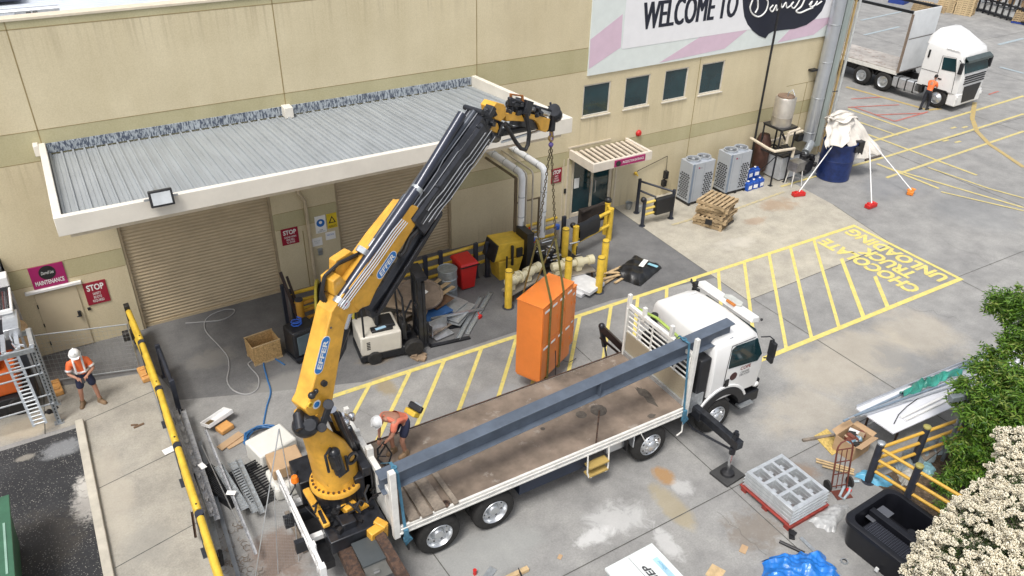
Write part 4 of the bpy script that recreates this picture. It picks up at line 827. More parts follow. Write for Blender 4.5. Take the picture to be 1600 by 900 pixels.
b = MB(); b.lathe([(0, 0), (.09, 0), (.09, .004), (0, .004)], KP(495, 632, o_-.002), -CN_, 20); q = b.build('round_sticker', M_sw, B1); MB().lathe([(0, 0), (.06, 0), (.06, .004), (0, .004)], KP(495, 632, o_-.007), -CN_, 16).build('sticker_field', mat('sticker_blue', (0.03, 0.2, 0.55)), q)
b = MB(); b.tube([KP(488, 618, o_-.08), KP(493, 612, o_-.02)], .05).ball(KP(487, 618, o_-.08), .07).ball(KP(494, 611, o_-.04), .045).tube([KP(508, 600, o_-.03), KP(508, 600, o_)], .045).tube([KP(517, 512, o_-.01), KP(517, 512, o_)], .02); b.build('boom_valve', M_crk, B1)
b = MB(); b.lathe([(.035, 0), (.06, 0), (.06, .03), (.035, .03)], KP(484, 632, o_-.01), -CN_, 14); b.build('lifting_eye', M_yel, B1)
# boom ram, right of the first boom
b = MB(); plate(b, [(509, 592), (533, 510), (546, 512), (541, 545), (517, 590), (511, 600)], .02, .2); b.tube([KP(512, 590, .1), KP(537, 512, .1)], [.06, .13], 14); RM = b.build('boom_ram', M_crk, T, fix=False)
MB().tube([KP(537, 512, .08), KP(546, 482, .08)], .085, 16).build('ram_rod', M_chr, RM)
MB().lathe([(.0, 0), (.06, 0), (.06, .06), (0, .06)], KP(508, 600, -.26), CN_, 14).build('pivot_pin', M_crk, RM)
# second boom: yellow box
b = MB(); n0 = -.22
plate(b, [(545, 452), (640, 318), (659, 325), (662, 333), (620, 400), (588, 455), (578, 478), (566, 482), (560, 487), (552, 478)], n0, .12)
B2 = b.build('outer_boom', M_cry, T, bevel=.03, fix=True)
b = MB(); plate(b, [(528, 462), (545, 445), (640, 318), (628, 316), (585, 370), (562, 402)], .02, .26); b.build('boom_top_plate', M_cry, B2, bevel=.02, fix=True)
b = MB(); b.tube([KP(531, 468, -.12), KP(650, 296, -.12), ], .105, 16); b.tube([KP(650, 296, -.12), KP(722, 178, -.12)], .09, 14); EC = b.build('extension_ram', mat('dark_blue_ram', (0.03, 0.035, 0.055), .3, .3, coat=.3), B2)
MB().tube([KP(649, 299, -.12), KP(653, 293, -.12)], .115, 16).build('ram_gland', M_stl, EC); MB().tube([KP(528, 474, -.14), KP(533, 466, -.14)], .115, 14).build('ram_foot', M_stl, EC)
sticker(B2, (590, 435), (618, 393), .20, 'EFFER', n0-.002)
b = MB(); b.lathe([(0, 0), (.085, 0), (.085, .004), (0, .004)], KP(541, 476, n0-.003), -CN_, 20); q = b.build('round_sticker', M_sw, B2); MB().lathe([(0, 0), (.035, 0), (.035, .004), (0, .004)], KP(541, 476, n0-.008), -CN_, 12).build('sticker_mark', M_red, q)
# nested extensions
M_ext = mat('extension_dark', (0.028, 0.03, 0.038), .32, .25, var=.35, scale=4, coat=.3)
EX = None
base_lo = (560+60, 470-60)
sec = [(.30, 0.0, 1.0), (.26, .03, .965), (.22, .06, .93), (.18, .08, .9)]
A0 = KP(640, 345, 0); A1 = KP(752, 188, 0); ax = (A1-A0).normalized(); pr_ = ax.cross(CN_)   # perpendicular in the plane
if pr_.z < 0: pr_ = -pr_
def EPt(t, h, o): return A0+(A1-A0)*t+pr_*h+CN_*o
for i, (ho, lo, hi, t1, c_) in enumerate(((.27, -.34, .24, .93, .12), (.22, -.28, .33, .97, .1), (.17, -.22, .19, 1.0, .1), (.13, -.17, .13, 1.03, .1))):
    b = MB(); b.beam(EPt(-.02, (lo+hi)/2, 0), EPt(t1, (lo+hi)/2, 0), ho*2, hi-lo, up=pr_, ch=.25); e_ = b.build('boom_extension', M_ext, T, bevel=.008)
    if i == 0: EX = e_
b = MB()
for t, hh, ww in ((.30, .30, .27), (.88, .32, .26), (.93, .26, .22)): b.beam(EPt(t, -.04, 0), EPt(t+.02, -.04, 0), ww*2, hh*2-.02, up=pr_, ch=.15)
b.tube([EPt(.99, .34, -.22), EPt(.99, .34, .25)], .055).beam(EPt(.30, -.2, -.25), EPt(.42, .0, -.25), .05, .3, up=pr_)
for i in range(16): q = rnd; b.cbox(EPt(q.uniform(.93, 1.04), q.uniform(-.25, .25), q.uniform(-.22, .1)), .09, .09, .09, rz=q.uniform(0, 3), rx=q.uniform(0, 3))
each(b, 'extension_collar', M_crk, EX, bevel=.006)
b = MB()
def pipe(pts, r=.011, o2=None): b.tube([EPt(t, h, o) for t, h, o in pts], r, 6)
for i in range(6):
    h = .27-.10*i; o = -.29 if i > 1 else -.2+.1*i; s0 = .02+.05*(i % 3); s1 = .9+.03*((i*2) % 4)
    pipe([(s0, h, o), (s0+.12, h+.02, o-.01), (s0+.2, h-.015, o-.01), (.62, h-.012, o-.01), (.66, h-.04, o-.012), (s1, h-.04, o-.01)], .008 if i % 2 else .011)
for i in range(4): pipe([(.05+.03*i, .33-.02*i, -.16+.1*i), (.4, .33, -.14+.09*i), (.5, .36, -.12+.09*i), (.97, .35, -.12+.09*i), (.99, .30, -.1+.09*i)], .012)
b.build('hydraulic_pipe', mat('dull_steel_pipe', (0.45, 0.46, 0.48), .35, .8, var=.2, scale=6), EX)
b = MB(); b.tube([EPt(-.16, .36, -.05), EPt(.97, .37, -.05)], .055, 12).tube([EPt(-.05, .28, .17), EPt(.9, .34, .17)], .045, 10).tube([EPt(-.30, .47, -.02), EPt(.10, .50, -.02)], .06, 12).tube([EPt(.10, .50, -.02), EPt(.85, .46, -.02)], .035, 8); b.build('extension_cylinder', mat('grey_blue_ram', (0.10, 0.11, 0.13), .3, .5), EX)
b = MB(); b.tube([EPt(-.37, .47, -.02), EPt(-.29, .47, -.02)], .055, 12); b.build('cylinder_end', M_stl, EX)
# energy-chain tray under the boom
b = MB(); plate(b, [(578, 486), (604, 452), (676, 335), (688, 328), (692, 336), (652, 402), (594, 492), (582, 498)], -.10, .06)
b.beam(KP(590, 490, -.16), KP(690, 330, -.16), .06, .05, up=CN_); TR = b.build('hose_tray', M_crk, T, bevel=.008, fix=True)
b = MB()
for i in range(52):
    t = i/51; p = KP(594+94*t, 484-154*t, -.15); b.beam(p, p+CN_*.1, .05, .035, up=(0, 0, 1))
b.build('chain_link', M_black, TR)
b = MB(); b.tube([KP(u, v, -.16) for u, v in ((672, 318), (660, 345), (650, 362), (640, 372), (632, 392), (624, 400), (618, 392), (622, 372), (640, 345), (655, 322), (664, 300))], .055, 10); b.build('energy_chain', M_black, EX)
b = MB()
for i in range(4): b.tube([KP(u+i*3, v+i*2, -.26-.02*i) for u, v in ((528, 478), (545, 455), (580, 408), (612, 362), (628, 342))], .012, 6)
b.build('boom_pipe', M_chr, B2)
b = MB()
for i in range(5): b.tube([KP(u-i*2.2+.4*i*i, v+i*3, .05+.04*i) for u, v in ((527, 482), (512, 478), (504, 455), (508, 430), (530, 410), (560, 396), (585, 385), (612, 372))], .028, 8)
b.build('hose_bundle', M_black, B1)
b = MB(); b.tube([KP(564, 396, .0), KP(569, 388, 0)], .12, 10).tube([KP(585, 384, 0), KP(590, 376, 0)], .12, 10); b.build('hose_clamp', M_stl, B1)
# jib: hook end
b = MB(); plate(b, [(770, 168), (776, 160), (788, 163), (791, 168), (790, 182), (783, 190), (773, 186)], -.16, .16); plate(b, [(790, 178), (803, 175), (816, 180), (820, 190), (800, 189), (791, 190)], -.12, .1)
plate(b, [(820, 176), (838, 180), (852, 184), (860, 186), (857, 203), (853, 207), (846, 205), (842, 194), (836, 188), (822, 184)], -.12, .1); plate(b, [(768, 196), (778, 192), (780, 200), (776, 210), (769, 214), (765, 206)], -.13, .13); JB = b.build('jib', M_cry, T, bevel=.012, fix=True)
b = MB()
b.tube([KP(795, 163, 0), KP(820, 163, 0)], .10, 12).beam(KP(812, 165, 0), KP(822, 168, 0), .3, .32, up=CN_).tube([KP(797, 152, -.1), KP(797, 165, -.1)], .05).tube([KP(796, 154, -.08), KP(868, 176, -.08)], .035, 8)
b.beam(KP(822, 178, 0), KP(850, 190, 0), .22, .08, up=CN_).beam(KP(800, 187, -.02), KP(842, 195, 0), .2, .10, up=CN_)
b.tube([KP(866, 172, -.15), KP(866, 172, .15)], .14, 14).tube([KP(864, 176, 0), KP(862, 204, 0)], .075, 10).ball(KP(868, 180, 0), .16).beam(KP(758, 175, 0), KP(772, 200, 0), .32, .14, up=CN_).beam(KP(758, 186, -.1), KP(768, 166, -.1), .2, .12)
b.tube([KP(763, 213, -.14), KP(775, 214, .0)], .12, 12).tube([KP(768, 218, 0), KP(778, 212, 0), KP(781, 200, -.05), KP(783, 190, -.05)], .05, 8).tube([KP(860, 160, -.02), KP(861, 172, -.02)], .025).tube([KP(856, 166, -.05), KP(868, 167, .05)], .012)
for i in range(34): q = rnd; u = q.uniform(795, 845); b.cbox(KP(u, 166+(u-795)*.22+q.uniform(-7, 9), q.uniform(-.16, .1)), .10, .10, .08, rz=q.uniform(0, 3), rx=q.uniform(0, 3))
for i in range(16): q = rnd; b.cbox(KP(q.uniform(757, 772), q.uniform(170, 212), q.uniform(-.16, .16)), .11, .10, .10, rz=q.uniform(0, 3), rx=q.uniform(0, 3))
b.build('jib_linkage', M_crk, JB, bevel=.008)
b = MB(); b.tube([KP(826, 167, -.03), KP(856, 176, -.03)], .085, 14).tube([KP(784, 222, .1), KP(845, 203, .1)], .03, 8); b.build('jib_cylinder', M_alu, JB)
b = MB(); b.tube([KP(783, 207, .1), KP(840, 196, .1), KP(856, 200, .1)], .085, 10).tube([KP(u, v, -.18) for u, v in ((788, 194), (796, 205), (806, 222), (814, 232), (821, 234), (825, 226), (827, 208), (824, 188), (822, 176))], .045, 10).tube([KP(u, v, -.16) for u, v in ((777, 214), (781, 205), (784, 196), (790, 192), (800, 198))], .03, 8)
b.build('jib_hose', M_black, JB)
b = MB()
for p in ((798, 148), (816, 150)): b.tube([KP(p[0], p[1], -.08), KP(p[0]+1, p[1]+10, -.08)], .03, 6)
b.tube([KP(797, 147, -.08), KP(817, 150, -.08)], .02, 6); b.build('jib_guard', mat('rusty_orange', (0.35, 0.13, 0.03), .6), JB)
# hook (part of the crane)
b = MB(); b.tube([KP(861, 205, 0), KP(861, 212, 0)], .04)
b.tube([KP(861+3.2*math.cos(t), 216+4.5*math.sin(t), 0) for t in [i*math.pi/5 for i in range(10)]], .025, 6, closed=True)
b.build('hook', mat('hook_gold', (0.40, 0.26, 0.10), .4, .6), JB)

# ================= LOAD ON THE HOOK =================
HK = KP(861, 222, 0)
def chain(pts, label, r_=.02):
    b = MB(); P = [Vector(p) for p in pts]
    for a, c in zip(P, P[1:]):
        L = (c-a).length; n = max(2, int(L/.085)); d = (c-a).normalized(); s1 = d.orthogonal().normalized(); s2 = d.cross(s1)
        for i in range(n):
            p = a+(c-a)*((i+.5)/n); sx = s1 if i % 2 else s2
            b.tube([p+d*.052*math.cos(t)+sx*.026*math.sin(t) for t in [k2*math.pi/3 for k2 in range(6)]], r_*.6, 4, closed=True)
    return b
# cabinet geometry (long axis u1, short axis v1)
c0 = g(843, 600, .5); cl = g(805, 584, .5); cr = g(884, 553, .5)
ct_ = g(845, 477, 2.86); cu_ = g(893, 436, 2.86); u1 = (cu_-ct_); u1.z = 0; Lc = u1.length; u1.normalize(); v1 = Vector((-u1.y, u1.x, 0)); Wc = max(.6, (cl-c0).dot(v1)); 
rzc = math.atan2(u1.y, u1.x); Hc = 2.36
M_cab = mat('orange_cabinet_paint', (0.78, 0.215, 0.035), .38, var=.05, scale=2, coat=.15)
def cabinet(label, L, W, H, loc, nd, low=False):
    t = thing('steel_cabinet', label, 'cabinet', loc, rzc)
    b = MB(t); b.box(0, 0, .06, L, W, H-.03).box(-.015, -.015, H-.03, L+.015, W+.015, H); b.box(.02, .02, 0, L-.02, W-.02, .06); body = b.build('body', M_cab, t, bevel=.006)
    for i in range(nd):
        x0 = .02+i*(L-.04)/nd; x1 = .02+(i+1)*(L-.04)/nd
        for z0, z1 in ((.09, H*.50), (H*.50+.012, H-.06)):
            q = MB(t); q.box(x0+.004, -.012, z0, x1-.004, -.001, z1); dr = q.build('door', M_cab, t, bevel=.004)
            MB(t).box(x0+.06, -.024, z1-.16, x1-.10, -.0185, z1-.10).build('label_plate', M_sw, dr)
            MB(t).box(x1-.055, -.03, (z0+z1)/2-.05, x1-.035, -.0185, (z0+z1)/2+.05).build('handle', M_cab, dr)
    return t
cabinet('tall orange steel cabinet hanging in the slings of the crane', Lc, Wc, Hc, c0, 4)
cabinet('lower orange cabinet slung behind the tall orange cabinet', .34, Wc*.8, 1.9, c0+u1*(Lc+.03)+v1*.1+Vector((0, 0, .15)), 1)
# chains and web slings
cen = c0+u1*(Lc*.42)+v1*(Wc*.5); top = cen+Vector((0, 0, Hc))
M_chain = mat('sling_chain', (0.16, 0.13, 0.08), .4, .7); M_web = mat('olive_webbing', (0.20, 0.17, 0.045), .8, var=.25, scale=12)
for k2, (px, lab) in enumerate((((840, 375), 'left leg of the chain sling between hook and webbing'), ((868, 372), 'right leg of the chain sling between hook and webbing'))):
    e = KP(*px, -.05)
    o = chain([HK, e], lab).build('sling_chain', M_chain, None); tag(o, lab, 'chain', 'chain legs of the lifting sling')
    if k2 == 0: item('master_link', MB().tube([HK+Vector((0, 0, .02))+Vector((CDIR.x*.06*math.sin(t), CDIR.y*.06*math.sin(t), .13*math.cos(t)+.12)) for t in [i*math.pi/6 for i in range(12)]], .018, 6, closed=True).ball(HK-Vector((0, 0, .06)), .06), mat('purple_shackle', (0.16, 0.12, 0.35), .4, .4), 'oval master link with a purple shackle under the crane hook', 'link')
    f0 = c0+u1*(Lc*(.22 if k2 == 0 else .62)); 
    ends = []
    # web goes over the front face, under the cabinet and up the back
    w_ = MB(); fr = f0-v1*.03; bk = f0+v1*(Wc+.03)
    z_top = c0.z+Hc+.01; z_bot = c0.z-.02
    pf = [e, Vector((fr.x, fr.y, z_top)), Vector((fr.x, fr.y, z_bot)), Vector((bk.x, bk.y, z_bot)), Vector((bk.x, bk.y, z_top)), e+Vector((.03, .05, .02))]
    for a, c in zip(pf, pf[1:]):
        w_.beam(a, c, .085, .008, up=v1 if abs((c-a).normalized().dot(v1)) < .9 else (0, 0, 1))
    o = w_.build('web_sling', M_web, None); tag(o, ('olive web sling round the left end' if k2 == 0 else 'olive web sling round the right end')+' of the tall orange cabinet', 'sling', 'web slings round the orange cabinet')
item('tag_line', MB().tube([g(868, 548, 1.9), g(868, 590, 1.0), g(868, 590, .9)], .012, 5).tube([g(868, 560, .6), g(890, 566, .2), g(900, 560, .05)], .01, 5), M_black, 'thin dark tag line hanging from the orange cabinet', 'rope')
item('load_hook', MB().tube([g(843, 600, .45), g(835, 601, .4), g(828, 604, .36)], .02, 6), M_stl, 'small steel hook hanging under the front corner of the orange cabinet', 'hook')

# steel beam across the truck
ba = Vector((3.52, 10.60, 2.50)); bb_ = Vector((12.42, 10.60, 3.12)); d = (bb_-ba).normalized(); sdv = Vector((0, 1, 0)); upv = sdv.cross(d)*-1
if upv.z < 0: upv = -upv
bm_ = MB(); H_, Wd = .40, .29
bm_.beam(ba, bb_, Wd, .022, up=upv); bm_.beam(ba-upv*(H_), bb_-upv*H_, Wd, .022, up=upv); bm_.beam(ba-upv*(H_/2), bb_-upv*H_/2, .02, H_-.022, up=upv)
item('steel_beam', bm_, mat('blue_grey_primer', (0.098, 0.122, 0.16), .5, .0, var=.16, scale=2.5), 'long blue-grey steel I-beam lying over both headboards of the flatbed truck', 'steel beam', bevel=.006)
q = MB(); p = ba+d*5.1
q.box(p.x-.006, 10.46, p.z-H_+.03, p.x+.006, 10.59, p.z-.02)
item('stiffener_plate', q, mat('blue_grey_primer', (0.105, 0.140, 0.195)), 'thin web stiffener plate halfway along the steel beam', 'plate')
# timber on the deck
for i, (x, w_) in enumerate(((4.02, .22), (4.28, .23), (4.56, .25), (4.84, .11))):
    item('timber_plank', MB().cbox((x+.08+(.0 if i < 3 else .06), 11.0, BZ+.035), w_, 1.45+.06*(i % 2), .06, rz=-.02+.015*i), M_wood2, ('first', 'second', 'third', 'narrow fourth')[i]+' grey timber plank from the rear headboard on the truck deck', 'plank', 'planks lying on the truck deck', bevel=.006)
# ratchet straps
M_strap = mat('teal_strap', (0.06, 0.18, 0.27), .7, var=.25)
for x, z0, lab, zt in ((3.86, 1.0, 'teal ratchet strap holding the rear end of the steel beam', 2.53), (11.0, 1.05, 'teal ratchet strap holding the steel beam at the front headboard', 3.06)):
    b = MB(); b.beam((x, 10.22, z0), (x, 10.43, zt), .06, .008, up=(0, 1, 0)).beam((x, 10.43, zt+.015), (x, 10.78, zt+.015), .06, .008).beam((x, 10.78, zt), (x+.05, 11.5, BZ+.6), .05, .008, up=(0, 1, 0)); b.lathe([(.03, 0), (.06, 0), (.06, .02), (.03, .02)], (x, 10.6, zt+.02), n=14)
    b.cbox((x, 10.2, z0+.12), .09, .06, .22).cbox((x, 10.2, z0-.03), .13, .06, .1)
    for i in range(4): b.tube([(x+.03, 10.2, z0+.1), (x+.05+.02*i, 10.17, z0-.02*i), (x-.03, 10.18, z0-.12-.02*i), (x-.03, 10.2, z0+.06)], .012, 5)
    item('ratchet_strap', b, M_strap, lab, 'strap')
# ================= OBJECTS ALONG THE WALL =================
# air conditioning units
M_ac = mat('ac_grey', (0.42, 0.45, 0.49), .4, .2, var=.04); M_acd = mat('ac_dark', (0.012, 0.013, 0.015), .6)
def acunit(loc, label):
    t = thing('air_conditioner', label, 'air conditioner', loc, 0, 'air conditioning units by the wall'); L, W, H = 1.12, .70, 1.72
    b = MB(t); b.box(0, 0, .12, L, W, H); body = b.build('cabinet', M_ac, t, bevel=.015)
    b = MB(t); b.box(.02, -.03, 0, .12, W+.03, .09).box(.50, -.03, 0, .60, W+.03, .09).box(L-.12, -.03, 0, L-.02, W+.03, .09).box(0, 0, .09, L, W, .12); b.build('base_rail', M_black, t)
    q = MB(t)
    for x, r_ in ((.29, .26), (.83, .26)):
        q.lathe([(r_, 0), (r_+.015, .09), (r_-.02, .09), (r_-.03, .01), (.0, .0)], (x, W/2, H), n=28)
    q.build('fan_ring', M_ac, t)
    q = MB(t)
    for x in (.29, .83):
        q.lathe([(.235, 0), (0, .0)], (x, W/2, H+.02), n=24)
    f = q.build('fan_well', M_acd, t)
    q = MB(t)
    for x in (.29, .83):
        q.lathe([(.06, 0), (.06, .03), (0, .03)], (x, W/2, H+.05), n=12)
        for r_ in (.10, .14, .18, .22): q.tube([(x+r_*math.cos(k2*math.pi/10), W/2+r_*math.sin(k2*math.pi/10), H+.075) for k2 in range(20)], .004, 4, closed=True)
        for k2 in range(6): a_ = k2*math.pi/3; q.tube([(x, W/2, H+.075), (x+.24*math.cos(a_), W/2+.24*math.sin(a_), H+.08)], .005, 4)
    q.build('fan_guard', M_ac, t)
    q = MB(t)
    q.box(.09, -.012, .16, .095, 0, H-.04).box(.60, -.004, .16, .606, -.001, H-.04).box(.20, -.004, .16, .206, -.001, H-.04); q.box(0, -.012, .12, .10, -.001, H); q.build('panel_edge', mat('ac_blue_grey', (0.20, 0.25, 0.32), .4), t)
    q = MB(t)
    for zi in range(12):
        for xi in range(4):
            x = .645+xi*.115+(.05 if zi % 2 else 0); z = .22+zi*.088
            if x+.085 < L-.01: q.box(x, -.006, z, x+.076, -.001, z+.058)
    q.build('coil_opening', M_acd, t); q = MB(t)
    for zi in range(12):
        for yi in range(5):
            y = .10+yi*.115+(.05 if zi % 2 else 0); z = .22+zi*.088
            if y+.085 < W-.02: q.box(-.006, y, z, -.001, y+.076, z+.058)
    q.build('coil_opening', M_acd, t)
    q = MB(t); q.lathe([(0, 0), (.035, 0), (.035, .005), (0, .005)], (.33, -.001, H-.2), (0, -1, 0), 16); q.build('logo_disc', mat('logo_red', (0.35, 0.02, 0.08), .4), t)
    text('LG', (.38, -.002, H-.225), (1, 0, 0), (0, 0, 1), .08, .05, mat('logo_grey', (0.15, 0.15, 0.16)), t, 'logo', off=.003) if False else None
    return t
a1 = g(1074, 322); a2 = g(1132, 306)
u = acunit((a1.x, a1.y, 0), 'left one of two grey twin fan air conditioners at the wall')
def logo(t):
    L = MB(t); ctr = t.location
    o = text('LG', Vector(ctr)+Vector((.385, -.003, 1.72-.228)), (1, 0, 0), (0, 0, 1), .09, .055, mat('logo_grey', (0.12, 0.12, 0.13)), t, 'logo', off=.003)
logo(u)
copytree(u, (a2.x, a2.y, 0), 0, 'right one of two grey twin fan air conditioners, beside the blue jugs')
item('wall_pipework', MB().tube([(18.55, WY-.05, 1.25), (18.6, WY-.05, 1.33), (20.0, WY-.05, 1.66), (20.02, WY-.05, 1.2), (20.02, WY-.05, .4)], .012, 6).cbox((20.0, WY-.1, .9), .14, .16, .3).cbox((19.95, WY-.1, .55), .16, .16, .24), M_black, 'thin pipe run on the wall left of the air conditioners with a black valve', 'pipe')
item('brass_tap', MB().ball((18.5, WY-.06, 1.25), .07).tube([(18.5, WY-.06, 1.25), (18.5, WY-.2, 1.2)], .03), M_yel, 'small yellow tap on the wall right of the glass door', 'tap')
# blue jugs
def jug(loc, label, rz):
    t = thing('plastic_jug', label, 'jug', loc, rz, 'blue jugs beside the air conditioner')
    b = MB(t); b.box(-.14, -.11, 0, .14, .11, .34).cyl((-.06, 0, .34), .04, .05, n=12).box(-.02, -.02, .34, .12, .02, .40); b.build('body', M_blue, t, bevel=.03)
    MB(t).box(-.10, -.116, .07, .10, -.111, .22).build('label', M_sw, t)
    MB(t).cyl((-.06, 0, .39), .045, .03, n=12).build('cap', M_sw, t)
    return t
jp = g(1168, 297); j0 = None
for i, (dx, dy, z, lab) in enumerate(((0, 0, 0, 'front left blue jug on the ground'), (.34, .02, 0, 'front middle blue jug on the ground'), (.68, .04, 0, 'front right blue jug on the ground'), (.10, .34, 0, 'rear left blue jug against the wall'), (.46, .36, 0, 'rear middle blue jug against the wall'), (.80, .38, 0, 'rear right blue jug against the wall'), (.28, .34, .35, 'left blue jug stacked on the others'), (.66, .36, .35, 'right blue jug stacked on the others'))):
    L = (jp.x+dx, jp.y+dy, z)
    j0 = jug(L, lab, .1) if j0 is None else (copytree(j0, L, .1*(-1)**i, lab) and j0)
# pallets
M_plt = mat('pallet_wood', (0.42, 0.31, 0.18), .85, var=.22, scale=5, col2=(0.25, 0.18, 0.11), thr=.6); M_plt2 = mat('new_pallet_wood', (0.60, 0.46, 0.27), .8, var=.15, scale=5)
def pallet(loc, rz, label, group, m=None, S=1.12, nm='pallet'):
    m = m or M_plt; t = thing(nm, label, 'pallet', loc, rz, group)
    for i in range(7): MB(t).box(-S/2, -S/2+i*(S-.1)/6, .118, S/2, -S/2+.1+i*(S-.1)/6, .14).build('top_board', m, t, smooth=0)
    for i in range(3): MB(t).box(-S/2+i*(S-.045)/2, -S/2, .022, -S/2+.045+i*(S-.045)/2, S/2, .118).build('bearer', m, t, smooth=0)
    for i in range(4): MB(t).box(-S/2, -S/2+i*(S-.1)/3, 0, S/2, -S/2+.1+i*(S-.1)/3, .022).build('bottom_board', m, t, smooth=0)
    return t
c = g(1133, 356); c = Vector((20.15, 18.95, 0)); P0_ = None
nm = ['lowest', 'second lowest', 'third lowest', 'fourth', 'third highest', 'second highest', 'topmost']
for i in range(7):
    L = (c.x+rnd.uniform(-.08, .08), c.y+rnd.uniform(-.07, .07), i*.142+.004); rz = .45+rnd.uniform(-.16, .16)
    lab = nm[i]+' worn pallet of the stack in front of the air conditioners'
    if P0_ is None: P0_ = pallet(L, rz, lab, 'pallets stacked near the air conditioners')
    else: copytree(P0_, L, rz, lab)
item('plastic_scrap', MB().cbox((c.x-.60, c.y-.35, .32), .25, .03, .2, rz=-1), M_black, 'black plastic scrap stuck in the left side of the pallet stack', 'plastic scrap'); item('plastic_scrap', MB().cbox((c.x+.12, c.y-.74, .30), .4, .03, .09, rz=.3), M_black, 'black plastic scrap stuck in the front side of the pallet stack', 'plastic scrap')
# black gate barrier
M_gy = mat('rail_yellow_pale', (0.70, 0.52, 0.12), .5, var=.1)
ga = thing('safety_gate', 'black post gate barrier with a black cover right of the glass door', 'barrier', (18.2, 20.1, 0))
for (x, y, h) in ((17.62, 20.0, 1.07), (18.96, 19.97, 1.18), (18.1, 20.95, 1.4)):
    MB().cyl((x, y, 0), .065, h, n=16).cyl((x, y, 0), .12, .02, n=16).build('post', M_navy, ga)
b = MB()
for z in (.45, .68, .92): b.tube([(17.62, 20.0, z), (18.1, 20.0, z)], .05, 12)
b.build('rail', M_gy, ga); MB().tube([(18.1, 20.95, 1.32), (18.96, 19.97, 1.1)], .04).tube([(18.1, 20.95, .95), (18.5, 20.4, .8)], .04).build('black_rail', M_navy, ga)
b = MB(); b.box(18.1, 19.86, .36, 18.93, 20.06, 1.0); b.build('rail_cover', M_blackp, ga, bevel=.03); MB().ball((17.58, 20.03, 1.06), .11).build('post_cap', M_black, ga)
item('metal_bucket', MB().lathe([(0, 0), (.1, 0), (.14, .26), (.13, .26), (.09, .02), (0, .02)], tuple(g(982, 326)), n=18).tube([Vector(g(982, 326))+Vector((.14*math.cos(t), 0, .26+.14*math.sin(t))) for t in [i*.5236 for i in range(7)]], .006, 5), M_stl, 'metal bucket with raised handle at the foot of the wall', 'bucket')
item('ash_bin', MB().lathe([(0, 0), (.1, 0), (.12, .24), (.1, .27), (0, .27)], tuple(g(998, 330)), n=16), M_stl, 'small round grey bin right of the metal bucket', 'bin')
# tank on a black stand
tk = thing('water_tank', 'stainless cylindrical tank high on a black steel stand by the wall', 'tank', (24.9, 20.85, 0))
b = MB(); 
for x in (24.5, 25.3):
    for y in (20.3, 21.2): b.beam((x, y, 0), (x, y, 2.35), .05, .05, up=(0, 1, 0)); b.box(x-.08, y-.08, 0, x+.08, y+.08, .02)
for z in (2.33, 1.3): b.box(24.47, 20.27, z, 25.33, 20.32, z+.05).box(24.47, 21.18, z, 25.33, 21.23, z+.05).box(24.47, 20.32, z, 24.52, 21.18, z+.05).box(25.28, 20.32, z, 25.33, 21.18, z+.05)
b.box(24.45, 20.25, 2.38, 25.35, 21.25, 2.42).beam((24.5, 20.3, 1.3), (24.5, 21.2, .1), .03, .03).beam((25.3, 20.3, 1.3), (24.5, 20.3, 2.3), .03, .03).beam((25.3, 20.3, 1.3), (25.3, 21.2, 2.3), .03, .03)
b.build('stand', M_crk, tk)
M_sst = mat('stainless', (0.52, 0.48, 0.42), .35, .6, var=.1, scale=3)
b = MB(); b.lathe([(0, 2.42), (.40, 2.42), (.40, 2.75), (.41, 2.78), (.40, 2.81), (.40, 3.50), (.36, 3.56), (0, 3.58)], (24.9, 20.75, 0), n=32); TKB = b.build('tank_body', M_sst, tk)
MB().lathe([(0, 3.57), (.33, 3.565), (.33, 3.60), (.2, 3.64), (0, 3.64)], (24.9, 20.75, 0), n=28).build('tank_lid', mat('lid_brown', (0.25, 0.17, 0.12), .6, .3, var=.2), TKB)
MB().tube([(24.78, 20.6, 3.6), (24.75, 20.55, 3.8), (24.9, 20.5, 3.9), (24.85, 20.3, 3.72)], .02).box(25.28, 20.6, 2.9, 25.36, 20.7, 3.5).build('tank_fitting', M_stl, TKB)
item('hot_pipe', MB().tube([(24.2, 21.5, 1.7), (24.0, 20.4, 1.7), (24.05, 20.05, 1.68), (25.1, 20.0, 1.62), (25.1, 20.02, 1.25)], .06).tube([(24.75, 20.15, 2.30), (24.75, 20.15, 1.85)], .055).tube([(24.75, 20.15, 2.30), (25.35, 20.15, 2.36)], .05), mat('lagged_pipe', (0.60, 0.53, 0.42), .6), 'cream lagged pipe loop wrapped round the black tank stand', 'pipe')
item('brown_vessel', MB().lathe([(0, .3), (.28, .3), (.32, .6), (.32, 1.5), (.2, 1.85), (0, 1.9)], (24.75, 21.3, 0), n=20), mat('brown_steel', (0.07, 0.03, 0.02), .6, var=.3), 'dark brown round vessel behind the tank stand', 'vessel')
pm = thing('plant_cabinet', 'white low machine cabinet under the tank with black top', 'machine cabinet', (25.7, 20.8, 0))
MB().box(25.1, 20.45, .06, 26.1, 21.3, 1.05).build('body', mat('dirty_white_steel', (0.52, 0.54, 0.56), .45, var=.1), pm, bevel=.01); MB().box(25.05, 20.4, 1.052, 26.15, 21.35, 1.12).box(25.2, 20.5, 0, 26.0, 21.2, .06).build('top', M_black, pm); MB().box(25.8, 20.44, .5, 25.85, 20.449, .56).build('handle', M_black, pm)
pu = thing('ring_blower', 'greasy black blower pump between the white cabinet and the blue drum', 'pump', (26.6, 20.5, 0))
b = MB(); b.cyl((26.5, 20.2, .45), .28, .3, (0, 1, 0)).cyl((26.3, 20.6, .35), .18, .6, (1, 0, 0)); 
for i in range(14): b.cbox((rnd.uniform(26.2, 27.0), rnd.uniform(20.2, 21), rnd.uniform(.2, .9)), .2, .2, .16, rz=rnd.uniform(0, 3))
